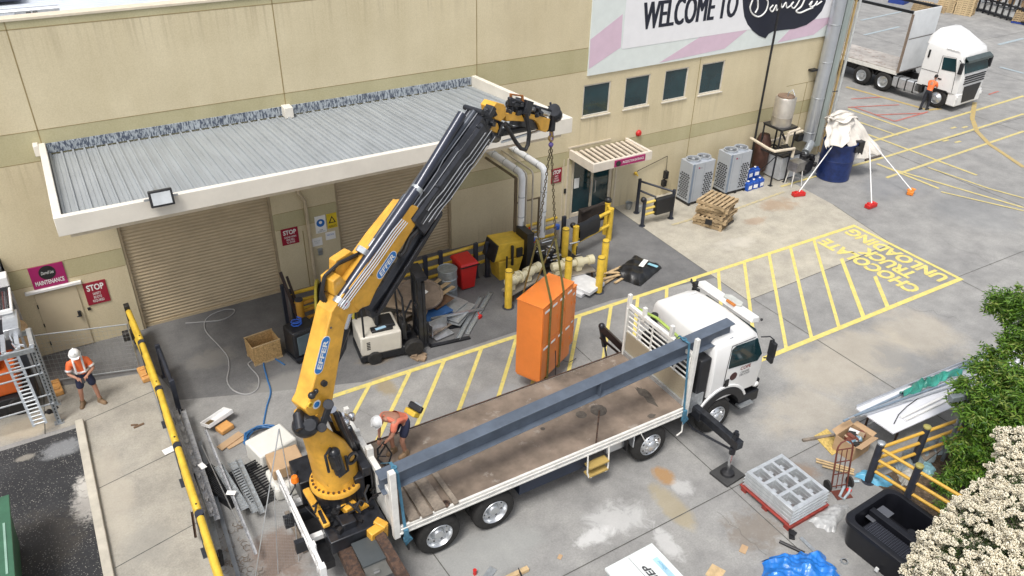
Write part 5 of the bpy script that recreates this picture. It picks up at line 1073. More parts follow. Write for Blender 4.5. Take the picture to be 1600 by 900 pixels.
b.build('blower_body', M_black, pu, bevel=.02); MB().box(26.15, 20.1, 0, 27.0, 20.9, .12).build('base_plate', M_stl, pu)
ct = thing('control_box', 'stainless control box standing on four thin legs', 'control box', tuple(g(1235, 290)))
q = g(1238, 288); x, y = q.x, q.y
MB().cbox((x, y, .84), .52, .46, .40, rz=.1).build('box', mat('brushed_steel', (0.36, 0.34, 0.31), .3, .7, var=.25), ct, bevel=.01)
for dx, dy in ((-.38, -.28), (.3, -.38), (-.25, .35), (.32, .3)): MB().tube([(x+dx*.6, y+dy*.5, .68), (x+dx*.75, y+dy*.7, .0)], .02).build('leg', M_whited, ct)
# silver ducts at the corner
du = thing('exhaust_duct', 'thick silver exhaust duct climbing the corner of the factory', 'duct', (27.6, 21.3, 0))
b = MB(); b.tube([(27.0, 21.40, .9), (27.6, 21.42, 1.9), (28.0, 21.42, 3.0), (28.15, 21.42, 9.6)], .24, 18) if False else b.tube([(27.65, 21.42, 1.0), (27.65, 21.42, 12)], .26, 20)
b.build('duct_pipe', mat('duct_silver', (0.50, 0.53, 0.57), .3, .55, var=.06, scale=2), du); q = MB()
for z in (1.4, 2.9, 4.4, 5.9, 7.4, 8.9, 10.4): q.lathe([(.262, -.02), (.275, -.01), (.275, .01), (.262, .02)], (27.65, 21.42, z), n=20)
q.build('duct_seam', M_stl, du); MB().tube([(27.0, 20.9, .75), (27.6, 21.2, .95)], .17).tube([(26.2, 20.9, .6), (26.9, 20.8, .75)], .1).build('duct_elbow', M_stl, du)
MB().box(27.1, 21.55, 4.0, 27.45, WY-.001, 4.08).box(27.1, 21.5, 1.0, 27.45, WY-.001, 1.3).build('duct_bracket', M_black, du)
item('flat_duct', MB().box(28.15, 21.42, .6, 28.5, 21.72, 8.3).box(28.1, 21.38, 8.28, 28.55, 21.73, 8.34), mat('duct_pale_green', (0.42, 0.48, 0.46), .35, .4, var=.1, streak=(3, 3, .3)), 'flat pale green duct next to the thick silver duct', 'duct', bevel=.01)
item('corner_conduit', MB().tube([(28.02, 21.6, .3), (28.02, 21.6, 8.7)], .035).tube([(28.1, 21.5, 3.0), (28.8, 21.4, 3.0)], .02).tube([(28.1, 21.5, 1.4), (28.8, 21.4, 1.4)], .02), M_crk, 'thin dark conduit between the round and the flat duct', 'conduit')
item('corner_pipe', MB().tube([(28.82, 21.55, .2), (28.82, 21.55, 8.8)], .05).tube([(28.72, 21.6, .2), (28.72, 21.6, 6.8)], .025), mat('yellow_brown_pipe', (0.42, 0.30, 0.13), .5), 'ochre pipe running up the very corner of the wall', 'pipe')
item('corner_post', MB().tube([(29.12, 21.60, 0.1), (29.12, 21.6, 7.0)], .06), mat('pale_grey_pipe', (0.5, 0.52, 0.52), .5), 'pale grey standpipe just outside the factory corner', 'pipe')
item('wall_light_bracket', MB().tube([(28.6, 21.7, 8.2), (28.7, 21.2, 8.25), (29.3, 21.2, 8.2), (29.3, 21.2, 7.0)], .035), M_black, 'black bracket arm near the top of the factory corner', 'bracket')
item('security_camera', MB().ball((28.75, 21.65, 8.62), .1).cyl((28.75, 21.7, 8.62), .07, .08, (0, 1, 0), 14), M_white, 'small white camera at the top of the factory corner', 'camera')
item('black_mast', MB().tube([tuple(wy(1170, 268, 21.4)), tuple(wy(1190, 160, 21.4)), tuple(wy(1224, -20, 21.4))], .045), M_black, 'tall thin black mast in front of the banner', 'mast')
item('wall_pipe', MB().tube([(25.4, 21.5, 1.35), (27.2, 21.45, 1.5)], .06).tube([(26.15, 21.5, 1.2), (26.15, 21.5, .5)], .04).tube([(26.3, 21.68, 1.5), (26.3, 21.68, .1)], .02), mat('lagged_pipe', (0.60, 0.53, 0.42)), 'horizontal cream pipe on the wall between tank and silver duct', 'pipe')
# blue drum with canvas
q = g(1300, 268); dx_, dy_ = 27.55, 19.75
dr = thing('steel_drum', 'large dark blue steel drum under a loose canvas sheet', 'drum', (dx_, dy_, 0))
b = MB(); b.lathe([(0, 0), (.66, 0), (.68, .03), (.67, .06), (.67, .85), (.685, .87), (.67, .90), (.67, 1.55), (.69, 1.58), (.66, 1.60), (.64, 1.57), (.64, 1.3), (0, 1.3)], (dx_, dy_, 0), n=40); b.build('shell', mat('drum_blue', (0.012, 0.03, 0.13), .4, .2, var=.25, scale=5, coat=.2), dr)
MB().box(dx_+.45, dy_-.62, 1.05, dx_+.75, dy_-.3, 1.65).cbox((dx_+.2, dy_-.68, 1.4), .2, .1, .25).build('drum_hatch', M_black, dr, bevel=.02)
tv = thing('canvas_cover', 'crumpled beige canvas draped over a thin frame above the blue drum', 'canvas sheet', (dx_, dy_, 1.4))
M_cvs = mat('beige_canvas', (0.66, 0.62, 0.56), .85, var=.08, scale=3, bump=.4, bscale=9, col2=(0.50, 0.45, 0.38), thr=.68)
def lobe(tl, tr, bl, br, sd, dy, nf, amp=.10):
    T0, T1, B0, B1 = wy(*tl, 20.05), wy(*tr, 19.95), wy(*bl, 20.05-dy), wy(*br, 19.95-dy)
    def fn(u, v):
        p = T0.lerp(T1, u).lerp(B0.lerp(B1, u), v); k = amp*(.25+v)
        p = p+Vector((.35, -.9, .15))*(k*math.sin(u*nf+sd+1.5*v)+.5*k*math.sin(u*nf*2.3+sd*2-v*4)+.04*math.sin(v*13+u*9+sd))
        return p+Vector((0, 0, (.05*math.sin(u*17+sd)+.09*math.sin(u*7+sd))*v+.16*math.sin(math.pi*u)*(1-v)))
    MB().grid(fn, 44, 30).build('canvas', M_cvs, tv, smooth=180, solid=.014)
lobe((1291, 186), (1336, 178), (1286, 236), (1331, 218), .6, .75, 9); lobe((1304, 176), (1338, 184), (1330, 247), (1378, 246), 2.2, .95, 11, .08)
lobe((1290, 184), (1338, 182), (1300, 214), (1352, 206), 4.0, -.55, 8); lobe((1297, 178), (1330, 178), (1292, 190), (1338, 186), 1.0, .3, 7, .06)
MB().tube([wy(1376, 243, 19.0), wy(1352, 250, 19.0)], .05).build('rolled_hem', mat('dark_hem', (0.10, 0.08, 0.07), .8), tv)
fr = g(1247, 306); f2 = g(1360, 324); f3 = g(1422, 303)
for i, (f_, m, nm_, tp) in enumerate(((fr, M_red, 'left red', (27.0, 19.5, 1.9)), (f2, M_red, 'middle red', (28.2, 18.9, 1.7)), (f3, M_ora, 'small orange', (28.6, 19.1, 1.6)))):
    item('frame_weight', MB().cbox((f_.x, f_.y, .09), .52 if i < 2 else .42, .24, .16, rz=(-.25, .05, .5)[i]).cbox((f_.x-.12, f_.y, .19), .12, .2, .05, rz=-.1).cbox((f_.x+.12, f_.y, .19), .12, .2, .05, rz=.1), m, nm_+' weight block at the foot of a canvas frame pole', 'weight block', 'weights holding the canvas frame', bevel=.03)
    item('frame_pole', MB().tube([(f_.x, f_.y, .18), tp], .022), M_white, 'white pole from the '+nm_+' block up to the canvas', 'pole', 'poles of the canvas frame')
# ---- yellow protection: wall rails, bollards, guard frame ----
def rails(name, label, pts, posts, zs, r_=.055, m=None, pm=None, pr=.07, ph=1.2, group=None, cat='barrier', sq=True):
    t = thing(name, label, cat, (pts[0][0], pts[0][1], 0), 0, group)
    for z in zs:
        for a, c in zip(pts, pts[1:]): MB().tube([(a[0], a[1], z), (c[0], c[1], z)], r_, 14).build('rail', m or M_yel, t)
    for p in posts:
        b = MB(); h = p[2] if len(p) > 2 else ph
        if sq: b.box(p[0]-pr, p[1]-pr*.7, 0, p[0]+pr, p[1]+pr*.7, h); b.box(p[0]-pr*1.6, p[1]-pr*1.4, 0, p[0]+pr*1.6, p[1]+pr*1.4, .02)
        else: b.cyl((p[0], p[1], 0), pr, h, n=18)
        b.build('post', pm or M_navy, t, bevel=.01)
    return t
rails('guard_rail', 'long yellow three-bar guard rail in front of the right roller door', [(7.7, 19.75), (12.6, 19.95)], [(8.75, 19.75), (9.3, 19.8), (10.52, 19.72), (10.88, 19.6)], (.42, .75, 1.08), ph=1.28)
rails('guard_rail', 'yellow guard rail between the white pipes and the glass door', [(12.4, 20.25), (14.0, 20.3)], [(14.1, 20.0)], (.45, .78, 1.08), ph=1.25)
gf = thing('padded_barrier', 'yellow steel guard frame with black padding before the glass door', 'barrier', (15.2, 19.5, 0))
for x, y, h in ((14.05, 19.2, 1.25), (15.88, 19.72, 1.25), (16.05, 20.15, 1.25)): MB().cyl((x, y, 0), .105, h, n=20).build('post', M_yel, gf)
MB().tube([(14.05, 19.2, 1.15), (15.88, 19.72, 1.15)], .065, 14).build('rail', M_yel, gf); MB().tube([(14.05, 19.2, .62), (15.88, 19.72, .62)], .065, 14).build('rail', M_yel, gf); MB().tube([(15.88, 19.72, 1.15), (16.05, 20.15, 1.15)], .05, 14).build('rail', M_yel, gf)
def pad(u, v):
    a_ = v*2*math.pi; x = 14.12+u*1.05; y = 19.22+u*.30; return (x-.05*math.cos(a_), y+.11*math.cos(a_), .93+.36*math.sin(a_)+.012*math.sin(u*9+v*5))
MB().grid(pad, 24, 16).build('rail_padding', M_blackp, gf, smooth=60)
b = MB(); b.tube([(14.9, 20.1, 1.15), (16.0, 20.3, 1.2)], .05); b.box(14.9, 20.15, .6, 15.95, 20.3, 1.2)
b.build('padding_back', mat('rusty_black_cloth', (0.03, 0.022, 0.018), .9, var=.4), gf); MB().ball((16.1, 20.2, 1.30), .13).ball((14.02, 19.35, 1.22), .1).build('post_cap', M_black, gf)
def bollard(x, y, h, lab):
    b = MB(); b.lathe([(0, 0), (.115, 0), (.115, h-.03), (.10, h), (0, h)], (x, y, 0), n=24); o = item('bollard', b, M_yel, lab, 'bollard', 'yellow bollards guarding the pumps')
    MB().lathe([(.118, h-.05), (.121, h-.05), (.121, h-.03), (.118, h-.03)], (x, y, 0), n=24).build('band', M_navy, o); MB().lathe([(.1, .01), (.19, .01), (.19, 0), (.1, 0)], (x, y, 0.006), n=20).build('base_ring', M_navy, o)
for u, v, h, lab in ((794, 480, 1.35, 'leftmost yellow bollard, in front of the yellow control cabinet'), (881, 413, 1.38, 'yellow bollard directly in front of the padded guard frame'), (942, 431, 1.35, 'yellow bollard behind the nearest one, left of the black bundle'), (935, 456, 1.3, 'yellow bollard nearest the truck beside the white board'), (886, 452, 1.15, 'yellow bollard half hidden behind the orange cabinet')):
    q = g(u, v); bollard(q.x, q.y, h, lab)
item('traffic_cone', MB().lathe([(0, .62), (.03, .62), (.13, .05), (0, .05)], (13.35, 21.0, 0), n=20).box(13.15, 20.8, 0, 13.55, 21.2, .05), mat('cone_orange', (0.8, 0.08, 0.02), .5), 'orange traffic cone behind the yellow guard rail', 'cone')
# red bin and galvanised drum
q = Vector((9.95, 19.35, 0)); rb = thing('wheelie_bin', 'red wheelie bin beside the galvanised drum', 'bin', q)
b = MB(); b.loft([[(9.72, 19.15, .05), (10.18, 19.15, .05), (10.18, 19.6, .05), (9.72, 19.6, .05)], [(9.64, 19.05, .95), (10.24, 19.05, .95), (10.24, 19.72, .95), (9.64, 19.72, .95)]]); b.build('body', M_red, rb, bevel=.03)
b = MB(); b.loft([[(9.61, 19.0, .96), (10.27, 19.0, .96), (10.27, 19.80, .96), (9.61, 19.80, .96)], [(9.66, 19.05, 1.04), (10.22, 19.05, 1.04), (10.22, 19.72, 1.08), (9.66, 19.72, 1.08)]]); b.build('lid', M_red, rb, bevel=.02)
MB().box(9.6, 18.99, .925, 10.28, 19.04, .955).tube([(9.7, 19.82, .98), (10.2, 19.82, .98)], .02).build('rim', M_black, rb)
for x in (9.72, 10.18): MB().cyl((x-.03, 19.66, .1), .1, .05, (1, 0, 0)).build('wheel', M_black, rb)
item('galvanised_drum', MB().lathe([(0, 0), (.30, 0), (.31, .02), (.295, .04), (.295, .32), (.31, .34), (.295, .36), (.295, .68), (.31, .70), (.295, .72), (.295, .98), (.31, 1.0), (.30, 1.01), (.28, .99), (0, .99)], (9.22, 19.15, 0), n=36), mat('drum_galv', (0.36, 0.40, 0.42), .4, .5, var=.2, scale=6), 'galvanised ribbed drum left of the red bin', 'drum')
# yellow control cabinet with an open hood
yc = thing('control_cabinet', 'yellow tapered control cabinet with a dark hooded screen', 'control cabinet', (11.4, 19.4, 0))
MB().loft([[(11.1, 19.15, .0), (11.75, 19.15, 0), (11.75, 19.7, 0), (11.1, 19.7, 0)], [(11.0, 19.05, .75), (11.9, 19.05, .75), (11.9, 19.75, .75), (11.0, 19.75, .75)]]).build('base', M_yel, yc, bevel=.01)
MB().prism([(10.85, 19.1, .78), (11.95, 19.1, .78), (12.0, 19.1, 1.30), (11.0, 19.1, 1.38)], (0, .75, 0)).build('hood', M_yel, yc, bevel=.01); MB().prism([(10.80, 19.09, .80), (10.87, 19.09, .80), (11.02, 19.09, 1.36), (10.95, 19.09, 1.36)], (0, .70, 0)).build('screen', M_black, yc)
MB().box(11.45, 19.0, .55, 11.52, 19.08, 1.25).box(11.65, 19.0, .8, 11.85, 19.08, 1.1).tube([(11.25, 18.98, 0), (11.25, 18.98, .95)], .03).build('switch_gear', M_black, yc); MB().box(11.95, 18.9, 0, 12.2, 19.6, 1.6).build('back_column', M_black, yc)
# white lagged pipes off the wall
M_lag = mat('white_lagging', (0.74, 0.76, 0.78), .35, .1, var=.04)
def vpipe(x, y1_, z_top, z_bot, r_, label, m=None, group='lagged pipes leaving the wall', cat='pipe', nmn='lagged_pipe'):
    p = MB(); p.tube([(x, WY-.02, z_top), (x, y1_+.16, z_top+.02), (x, y1_+.05, z_top-.03), (x, y1_, z_top-.14), (x, y1_, z_bot)], r_, 16)
    o = p.build(nmn, m or M_lag, None); tag(o, label, cat, group)
    if m is None:
        q = MB()
        for yy_ in (WY-.4, WY-1.1, y1_+.35): q.lathe([(r_+.004, -.02), (r_+.012, 0), (r_+.004, .02)], (x, yy_, z_top+.01), (0, 1, 0), 16); q.tube([(x, yy_, z_top+r_), (x, yy_, z_top+r_+.07)], .012, 6)
        for z in (2.6, 1.9): q.lathe([(r_+.004, -.02), (r_+.012, 0), (r_+.004, .02)], (x, y1_, z), (0, 0, 1), 16)
        if z_bot < 1.2: q.box(x+.0, y1_-r_-.004, 1.15, x+.05, y1_-r_+.01, 1.75)
        each(q, 'pipe_band', M_stl, o); 
    return o
vpipe(12.12, 19.6, 3.36, .98, .11, 'left white lagged pipe, with black lettering near its foot'); vpipe(12.95, 19.6, 3.36, .95, .11, 'right white lagged pipe leaving the wall')
vpipe(12.38, 19.75, 3.28, .8, .03, 'left thin brass-coloured pipe between the white pipes', M_sst); vpipe(12.62, 19.75, 3.28, .8, .03, 'right thin brass-coloured pipe between the white pipes', M_sst)
item('pipe_bracket', MB().box(11.95, 19.72, 0, 12.03, 19.8, 3.2).beam((11.99, 19.76, 3.2), (11.99, WY, 3.15), .06, .06).beam((12.03, 19.8, 2.3), (12.95, 19.8, 2.3), .04, .04).box(12.9, 19.78, 0, 12.96, 19.84, 2.3), mat('brown_bracket', (0.20, 0.16, 0.11), .5, .3), 'brown steel support frame of the white lagged pipes', 'support frame')
# pumps, filters and stainless pipework
M_pump = mat('cream_pump', (0.66, 0.61, 0.42), .4, var=.05, coat=.2)
def pump(a, lab, dx=.28):
    ax, ay = a; t = thing('gear_pump', lab, 'pump', (ax, ay, 0), 0, 'cream pumps on steel frames')
    b = MB(); X = Vector((.96, dx, 0)).normalized(); o_ = Vector((ax, ay, .62))
    b.lathe([(0, 0), (.13, 0), (.15, .03), (.15, .32), (.17, .33), (.17, .37), (.14, .38), (.14, .55), (.2, .56), (.2, .62), (.11, .64), (.11, .86), (.17, .87), (.17, 1.1), (.12, 1.12), (.12, 1.3), (.16, 1.31), (.16, 1.5), (0, 1.52)], o_, X, 20); b.build('motor', M_pump, t)
    b = MB(); 
    for k2 in (.18, .95): b.beam(o_+X*k2-Vector((0, 0, .12)), o_+X*k2-Vector((0, 0, .28)), .24, .2)
    b.beam(o_+X*.45+Vector((0, 0, .1)), o_+X*.45+Vector((0, 0, .22)), .14, .14); b.build('pump_foot', M_pump, t, bevel=.01)
    MB().beam(o_-Vector((0, 0, .33)), o_+X*1.5-Vector((0, 0, .33)), .45, .05).build('base_plate', M_sst, t)
    b = MB()
    for k2 in (.1, 1.4):
        for s_ in (-.18, .18): p = o_+X*k2+Vector((-X.y, X.x, 0))*s_; b.beam((p.x, p.y, 0), (p.x, p.y, .27), .05, .05)
    each(b, 'frame_leg', M_rust, t); return t
q = g(792, 443, .62); pump((q.x, q.y), 'cream gear pump on the left, next to the leftmost bollard'); q = g(862, 418, .62); pump((q.x, q.y), 'cream gear pump on the right, behind the orange cabinet', -.12)
for i, (u, v, lab) in enumerate(((824, 418, 'blue-topped filter housing nearest the left pump'), (868, 400, 'blue-topped filter housing right of the sling'))):
    q = g(u, v); t = thing('filter_housing', lab, 'filter', (q.x, q.y, 0), 0, 'blue-topped filter housings')
    MB().cyl((q.x, q.y, .7), .075, .36, n=16).build('cartridge', M_sst, t); MB().cyl((q.x, q.y, 1.06), .09, .14, n=16).build('filter_head', M_blue, t); MB().cyl((q.x, q.y, 0), .03, .7, n=8).cyl((q.x, q.y, 0), .12, .02).build('stand', M_stl, t)
item('valve_actuator', MB().ball((12.35, 19.35, 1.12), .17, .17, .1).cyl((12.35, 19.35, .7), .05, .4), M_blue, 'round blue valve actuator below the left white pipe', 'valve')
b = MB(); q = random.Random(3)
for i in range(16):
    x, y = q.uniform(12.0, 14.2), q.uniform(18.6, 19.6); z = q.uniform(.3, 1.0); P = [(x, y, z)]
    for k2 in range(4): d_ = [(q.uniform(-.4, .4), 0, 0), (0, q.uniform(-.4, .4), 0), (0, 0, q.uniform(-.4, .3))][k2 % 3]; P.append((P[-1][0]+d_[0], P[-1][1]+d_[1], max(.08, P[-1][2]+d_[2])))
    b.tube(P, q.choice((.018, .025, .035)), 8)
b.tube([(12.1, 19.3, .03), (12.1, 19.3, 1.0)], .03).tube([(14.0, 19, .03), (14, 19, .6)], .03)
item('process_pipework', b, M_chr, 'tangle of stainless process pipes around the pumps', 'pipework')
item('black_skid', MB().box(11.95, 18.75, .25, 13.9, 19.5, .32).box(12.0, 18.8, 0, 12.1, 19.4, .25).box(13.7, 18.8, 0, 13.8, 19.4, .25).box(12.4, 18.9, .32, 13.0, 19.4, .72), M_black, 'black steel skid frame under the process pipes', 'skid', bevel=.008)
item('glass_jar', MB().lathe([(0, 0), (.13, 0), (.13, .3), (.07, .36), (.07, .40), (0, .40)], tuple(Vector(g(895, 402))), n=18), mat('pale_glass', (0.35, 0.45, 0.48), .15), 'pale glass jar between two yellow bollards', 'jar')
# white board, wood frames, black wrapped bundle
item('white_board', MB().cbox(tuple(g(912, 443, .18)), .85, 1.05, .12, rz=.35).cbox(tuple(g(905, 448, .08)), .9, .8, .12, rz=.35), mat('board_white', (0.66, 0.67, 0.68), .5), 'white flat panel lying left of the nearest bollard', 'panel', bevel=.01)
q = g(958, 434); b = MB()
for a, c in (((-.7, -.3, .08), (.6, .1, .1)), ((-.6, .15, .08), (.5, .28, .12)), ((-.6, -.28, .14), (-.5, .2, .12)), ((.4, -.05, .14), (.5, .3, .14)), ((-.8, -.12, .18), (.7, -.1, .1)), ((-.2, -.35, .05), (.35, -.2, .05)), ((-.5, .3, .16), (.3, -.1, .18))): b.beam(Vector(q)+Vector(a), Vector(q)+Vector(c), .09, .03)
item('broken_timbers', b, M_wood, 'broken pine frame pieces left of the black wrapped bundle', 'timber')
q = g(995, 425)
def bund(u, v): 
    x = (u-.5)*1.55; y = (v-.5)*1.1; e = max(abs(u-.5), abs(v-.5))*2; h = .24*(1-e**6)+.035*(1-abs(math.sin(u*11+v*3)))+.03*(1-abs(math.sin(v*9-u*5))); X = Vector((.92, .39, 0)); Y = Vector((-.39, .92, 0)); return tuple(Vector(q)+X*x+Y*y+Vector((0, 0, max(.008, h))))
BU = thing('wrapped_bundle', 'low bundle wrapped in black plastic with a white label', 'bundle', (q.x, q.y, 0))
MB().grid(bund, 26, 20).build('plastic_wrap', mat('black_film', (0.012, 0.013, 0.015), .28, var=.3, bump=.5, bscale=12), BU, smooth=25)
MB().cbox((q.x+.2, q.y-.05, .315), .5, .16, .01, rz=.55).build('label', M_sw, BU); MB().cbox((q.x+.42, q.y-.28, .29), .12, .35, .012, rz=.4).build('tape', mat('pale_blue_tape', (0.25, 0.5, 0.6), .5), BU)

# ---- forklift ----
fp = Vector((5.55, 17.05, 0)); FL = thing('forklift', 'cream and black electric stand-on forklift with a black mast', 'forklift', fp, R(-8))
M_flc = mat('forklift_cream', (0.60, 0.57, 0.50), .4, var=.06, coat=.2)
b = MB(FL); b.box(0, 0, .30, 1.15, 1.05, .92); CW = b.build('body', M_flc, FL, bevel=.05)
MB(FL).box(-.03, .02, .08, 1.2, 1.03, .30).box(1.15, .0, .08, 1.68, 1.05, .36).box(1.15, .45, .36, 1.55, 1.0, .52).build('chassis', M_blackp, FL, bevel=.03)
q = MB(FL)
for i in range(5): q.box(.16, -.006, .50+i*.055, .26, -.001, .53+i*.055)
q.build('vent', M_black, CW); text('ELECTRIC', fp+Matrix.Rotation(R(-8), 3, 'Z') @ Vector((.72, -.001, .38)), Matrix.Rotation(R(-8), 3, 'Z') @ Vector((1, 0, 0)), (0, 0, 1), .26, .05, M_black, CW, 'lettering') if False else None
for x, y in ((.35, -.02), (.35, 1.0), (1.45, 1.0)): w_ = MB(FL).lathe([(0, -.07), (.18, -.07), (.2, -.05), (.2, .05), (.18, .07), (0, .07)], (x, y+.02, .2), (0, 1, 0), 24).build('wheel', M_rub, FL)
MB(FL).lathe([(0, -.10), (.24, -.10), (.27, -.07), (.27, .07), (.24, .10), (0, .10)], (1.47, -.02, .27), (0, 1, 0), 28).build('drive_wheel', M_rub, FL)
s_ = MB(FL); s_.box(.55, .25, .93, 1.05, .85, 1.02).box(.5, .3, 1.02, .62, .8, 1.35); s_.build('seat', M_blackp, FL, bevel=.04)
MB(FL).box(.35, .12, .925, .95, .34, 1.0).build('tray', M_blackp, FL, bevel=.02); MB(FL).cbox((.62, .2, 1.005), .3, .1, .01, rz=.2).build('papers', mat('pale_blue_paper', (0.35, 0.55, 0.7), .5), FL)
b = MB(FL)
b.tube([(.12, .06, .85), (.12, .06, 2.2), (.2, .1, 2.34), (1.1, .12, 2.34), (1.25, .12, 1.9), (1.3, .12, .5)], .03, 10).tube([(.12, .98, .85), (.12, .98, 2.2), (.2, .95, 2.34), (1.1, .93, 2.34), (1.25, .93, 1.9), (1.3, .93, .5)], .03, 10)
for i in range(5): x = .22+i*.2; b.tube([(x, .1, 2.34), (x, .95, 2.34)], .016, 6)
b.build('overhead_guard', M_crk, FL)
b = MB(FL, Matrix.Translation((-.5, 0, 0)))
for y in (.22, .78): b.box(2.2, y-.06, .10, 2.32, y+.06, 2.35); b.box(2.34, y-.045, .15, 2.42, y+.045, 2.20)
for z in (.35, 1.2, 2.28): b.box(2.22, .25, z, 2.30, .75, z+.09)
b.tube([(2.27, .40, .2), (2.27, .40, 2.2)], .03).tube([(2.27, .60, .2), (2.27, .60, 2.2)], .03).box(2.16, .1, 2.30, 2.46, .9, 2.42).tube([(2.1, .5, 1.5), (1.9, .5, 1.1), (1.85, .5, .5)], .03); b.build('mast', M_crk, FL)
b = MB(FL, Matrix.Translation((-.5, 0, 0))); b.box(2.43, .1, .16, 2.48, .95, .22).box(2.43, .1, .52, 2.48, .95, .58)
for y in (.15, .5, .88): b.box(2.43, y, .1, 2.47, y+.04, .9)
b.box(2.48, .12, .02, 3.7, .24, .06).box(2.48, .80, .02, 3.7, .92, .06).build('fork_carriage', M_crk, FL)
MB(FL).box(1.2, .1, .52, 1.32, .5, 1.05).tube([(1.3, .3, 1.05), (1.2, .3, 1.25)], .02).lathe([(.12, 0), (.14, .01), (.12, .02)], (1.2, .45, 1.22), (-.4, 0, .9), 18).build('console', M_blackp, FL, bevel=.02)
q = g(683, 500, .25)
item('steel_bracket', MB().cbox((8.05, 17.45, .28), .62, .03, .50, rz=.15).cbox((8.1, 17.3, .05), .62, .34, .02, rz=.15).cbox((7.76, 17.4, .25), .03, .3, .4, rz=.15), M_alu, 'white galvanised L-shaped bracket in front of the fork tips', 'bracket')
b = MB(); a_ = g(674, 498, .55); c_ = g(755, 482, .08); b.beam(a_, c_, .05, .06); item('thin_steel_rail', b, M_alu, 'thin shiny rail leaning from the bracket to the floor', 'rail')
for k2, (p0, p1, lab) in enumerate((((715, 532), (752, 465), 'left galvanised C channel lying on the floor'), ((730, 522), (767, 458), 'right galvanised C channel lying on the floor'))):
    a_ = g(*p0, .02); c_ = g(*p1, .02); b = MB(); d_ = (c_-a_).normalized(); s_ = Vector((-d_.y, d_.x, 0)); b.beam(a_, c_, .13, .006)
    b.beam(a_+s_*.065+Vector((0, 0, .03)), c_+s_*.065+Vector((0, 0, .03)), .006, .06).beam(a_-s_*.065+Vector((0, 0, .03)), c_-s_*.065+Vector((0, 0, .03)), .006, .06)
    item('steel_channel', b, M_stl, lab, 'steel channel', 'C channels on the floor near the forklift')
item('red_clamp', MB().cbox(tuple(g(750, 495, .05)), .14, .08, .1, rz=.5).tube([g(750, 495, .1), g(747, 488, .12)], .015), M_red, 'small red clamp beside the C channels', 'clamp', bevel=.01)
item('rubble_pile', MB().cbox(tuple(g(654, 556, .03)), .4, .3, .06, rz=.4).cbox(tuple(g(648, 553, .08)), .25, .16, .05, rz=1).cbox(tuple(g(660, 560, .05)), .2, .2, .08, rz=.8), mat('brown_rubble', (0.28, 0.2, 0.13), .9, var=.3), 'small heap of brown offcuts next to the forklift wheel', 'offcuts', bevel=.01)
# ---- heap of materials behind the forklift ----
hx = Vector((8.2, 18.75, 0)); q = g(685, 470, 0)
item('heap_pallet', MB().cbox((8.0, 18.2, .07), 1.7, 1.3, .05, rz=.25).cbox((8.0, 18.2, .03), 1.6, .1, .06, rz=.25).cbox((8.15, 17.8, .03), 1.6, .1, .06, rz=.25).cbox((8.25, 18.0, .12), 1.4, 1.1, .04, rz=.32), M_wood2, 'weathered board pallet at the bottom of the material heap', 'pallet', bevel=.005)
item('blue_crate', MB().cbox((8.15, 18.0, .22), .95, .8, .05, rz=.25).cbox((8.15, 18.0, .33), .95, .8, .05, rz=.25).cbox((8.15, 18.0, .28), .85, .7, .10, rz=.25).cbox((8.15, 18.0, .44), .93, .78, .05, rz=.25), mat('crate_blue', (0.03, 0.10, 0.26), .5), 'blue slatted plastic crate inside the material heap', 'crate', bevel=.008)
for i, (x, y, z, a_) in enumerate(((8.75, 18.25, .30, .5), (8.9, 18.0, .24, .62), (8.85, 17.95, .17, .7))):
    item('sheet_metal_panel', MB().cbox((x, y, z), 1.1, .8, .02, rz=a_, rx=.05), M_stl, ('top', 'middle', 'lower')[i]+' grey sheet metal panel sticking out of the heap', 'sheet metal', 'sheet metal panels in the heap')
item('brown_board', MB().cbox((8.5, 18.3, .52), .8, .55, .02, rz=.4), mat('dark_brown_board', (0.12, 0.065, 0.035), .7), 'dark brown board on top of the blue crate', 'board')
item('plywood_sheet', MB().cbox((7.85, 18.75, .62), 1.55, 1.2, .03, rz=.9, rx=.12), mat('plywood', (0.40, 0.31, 0.22), .8, var=.12), 'brown plywood sheet under the large round lid', 'plywood')
item('round_lid', MB().lathe([(0, .01), (.60, .01), (.62, -.02), (.70, -.02), (.70, .05), (.64, .05), (.62, .03), (0, .04)], (8.0, 18.55, .76), (0, -.18, 1), 44), mat('lid_beige', (0.28, 0.22, 0.17), .6, .2, var=.2, scale=4), 'large round brown lid with a pale rim on the material heap', 'lid')
item('paper_sheet', MB().cbox((8.05, 18.5, .85), .32, .24, .01, rz=.5, rx=.18), M_sw, 'white paper sheet on the large round lid', 'paper')
for i, (a_, c_) in enumerate((((8.5, 18.85, .75), (9.2, 19.25, .7)), ((8.45, 18.55, .7), (9.25, 18.95, .66)), ((8.3, 18.25, .65), (9.2, 18.7, .6)))):
    item('timber_lath', MB().beam(a_, c_, .12, .035), M_wood, ('rear', 'middle', 'front')[i]+' pine lath poking out of the heap towards the drum', 'lath', 'laths in the material heap')
item('scrap_boards', MB().cbox((7.1, 17.9, .2), .9, .5, .03, rz=.7, ry=.15).cbox((7.2, 18.3, .35), .8, .4, .03, rz=.2, ry=-.2).cbox((7.0, 18.1, .1), 1.1, .7, .05, rz=.5).cbox((7.3, 17.7, .3), .5, .06, .05, rz=1.0, ry=.3).cbox((7.1, 17.6, .12), .7, .08, .05, rz=.2), M_wood2, 'jumble of brown scrap boards behind the forklift seat', 'scrap boards')
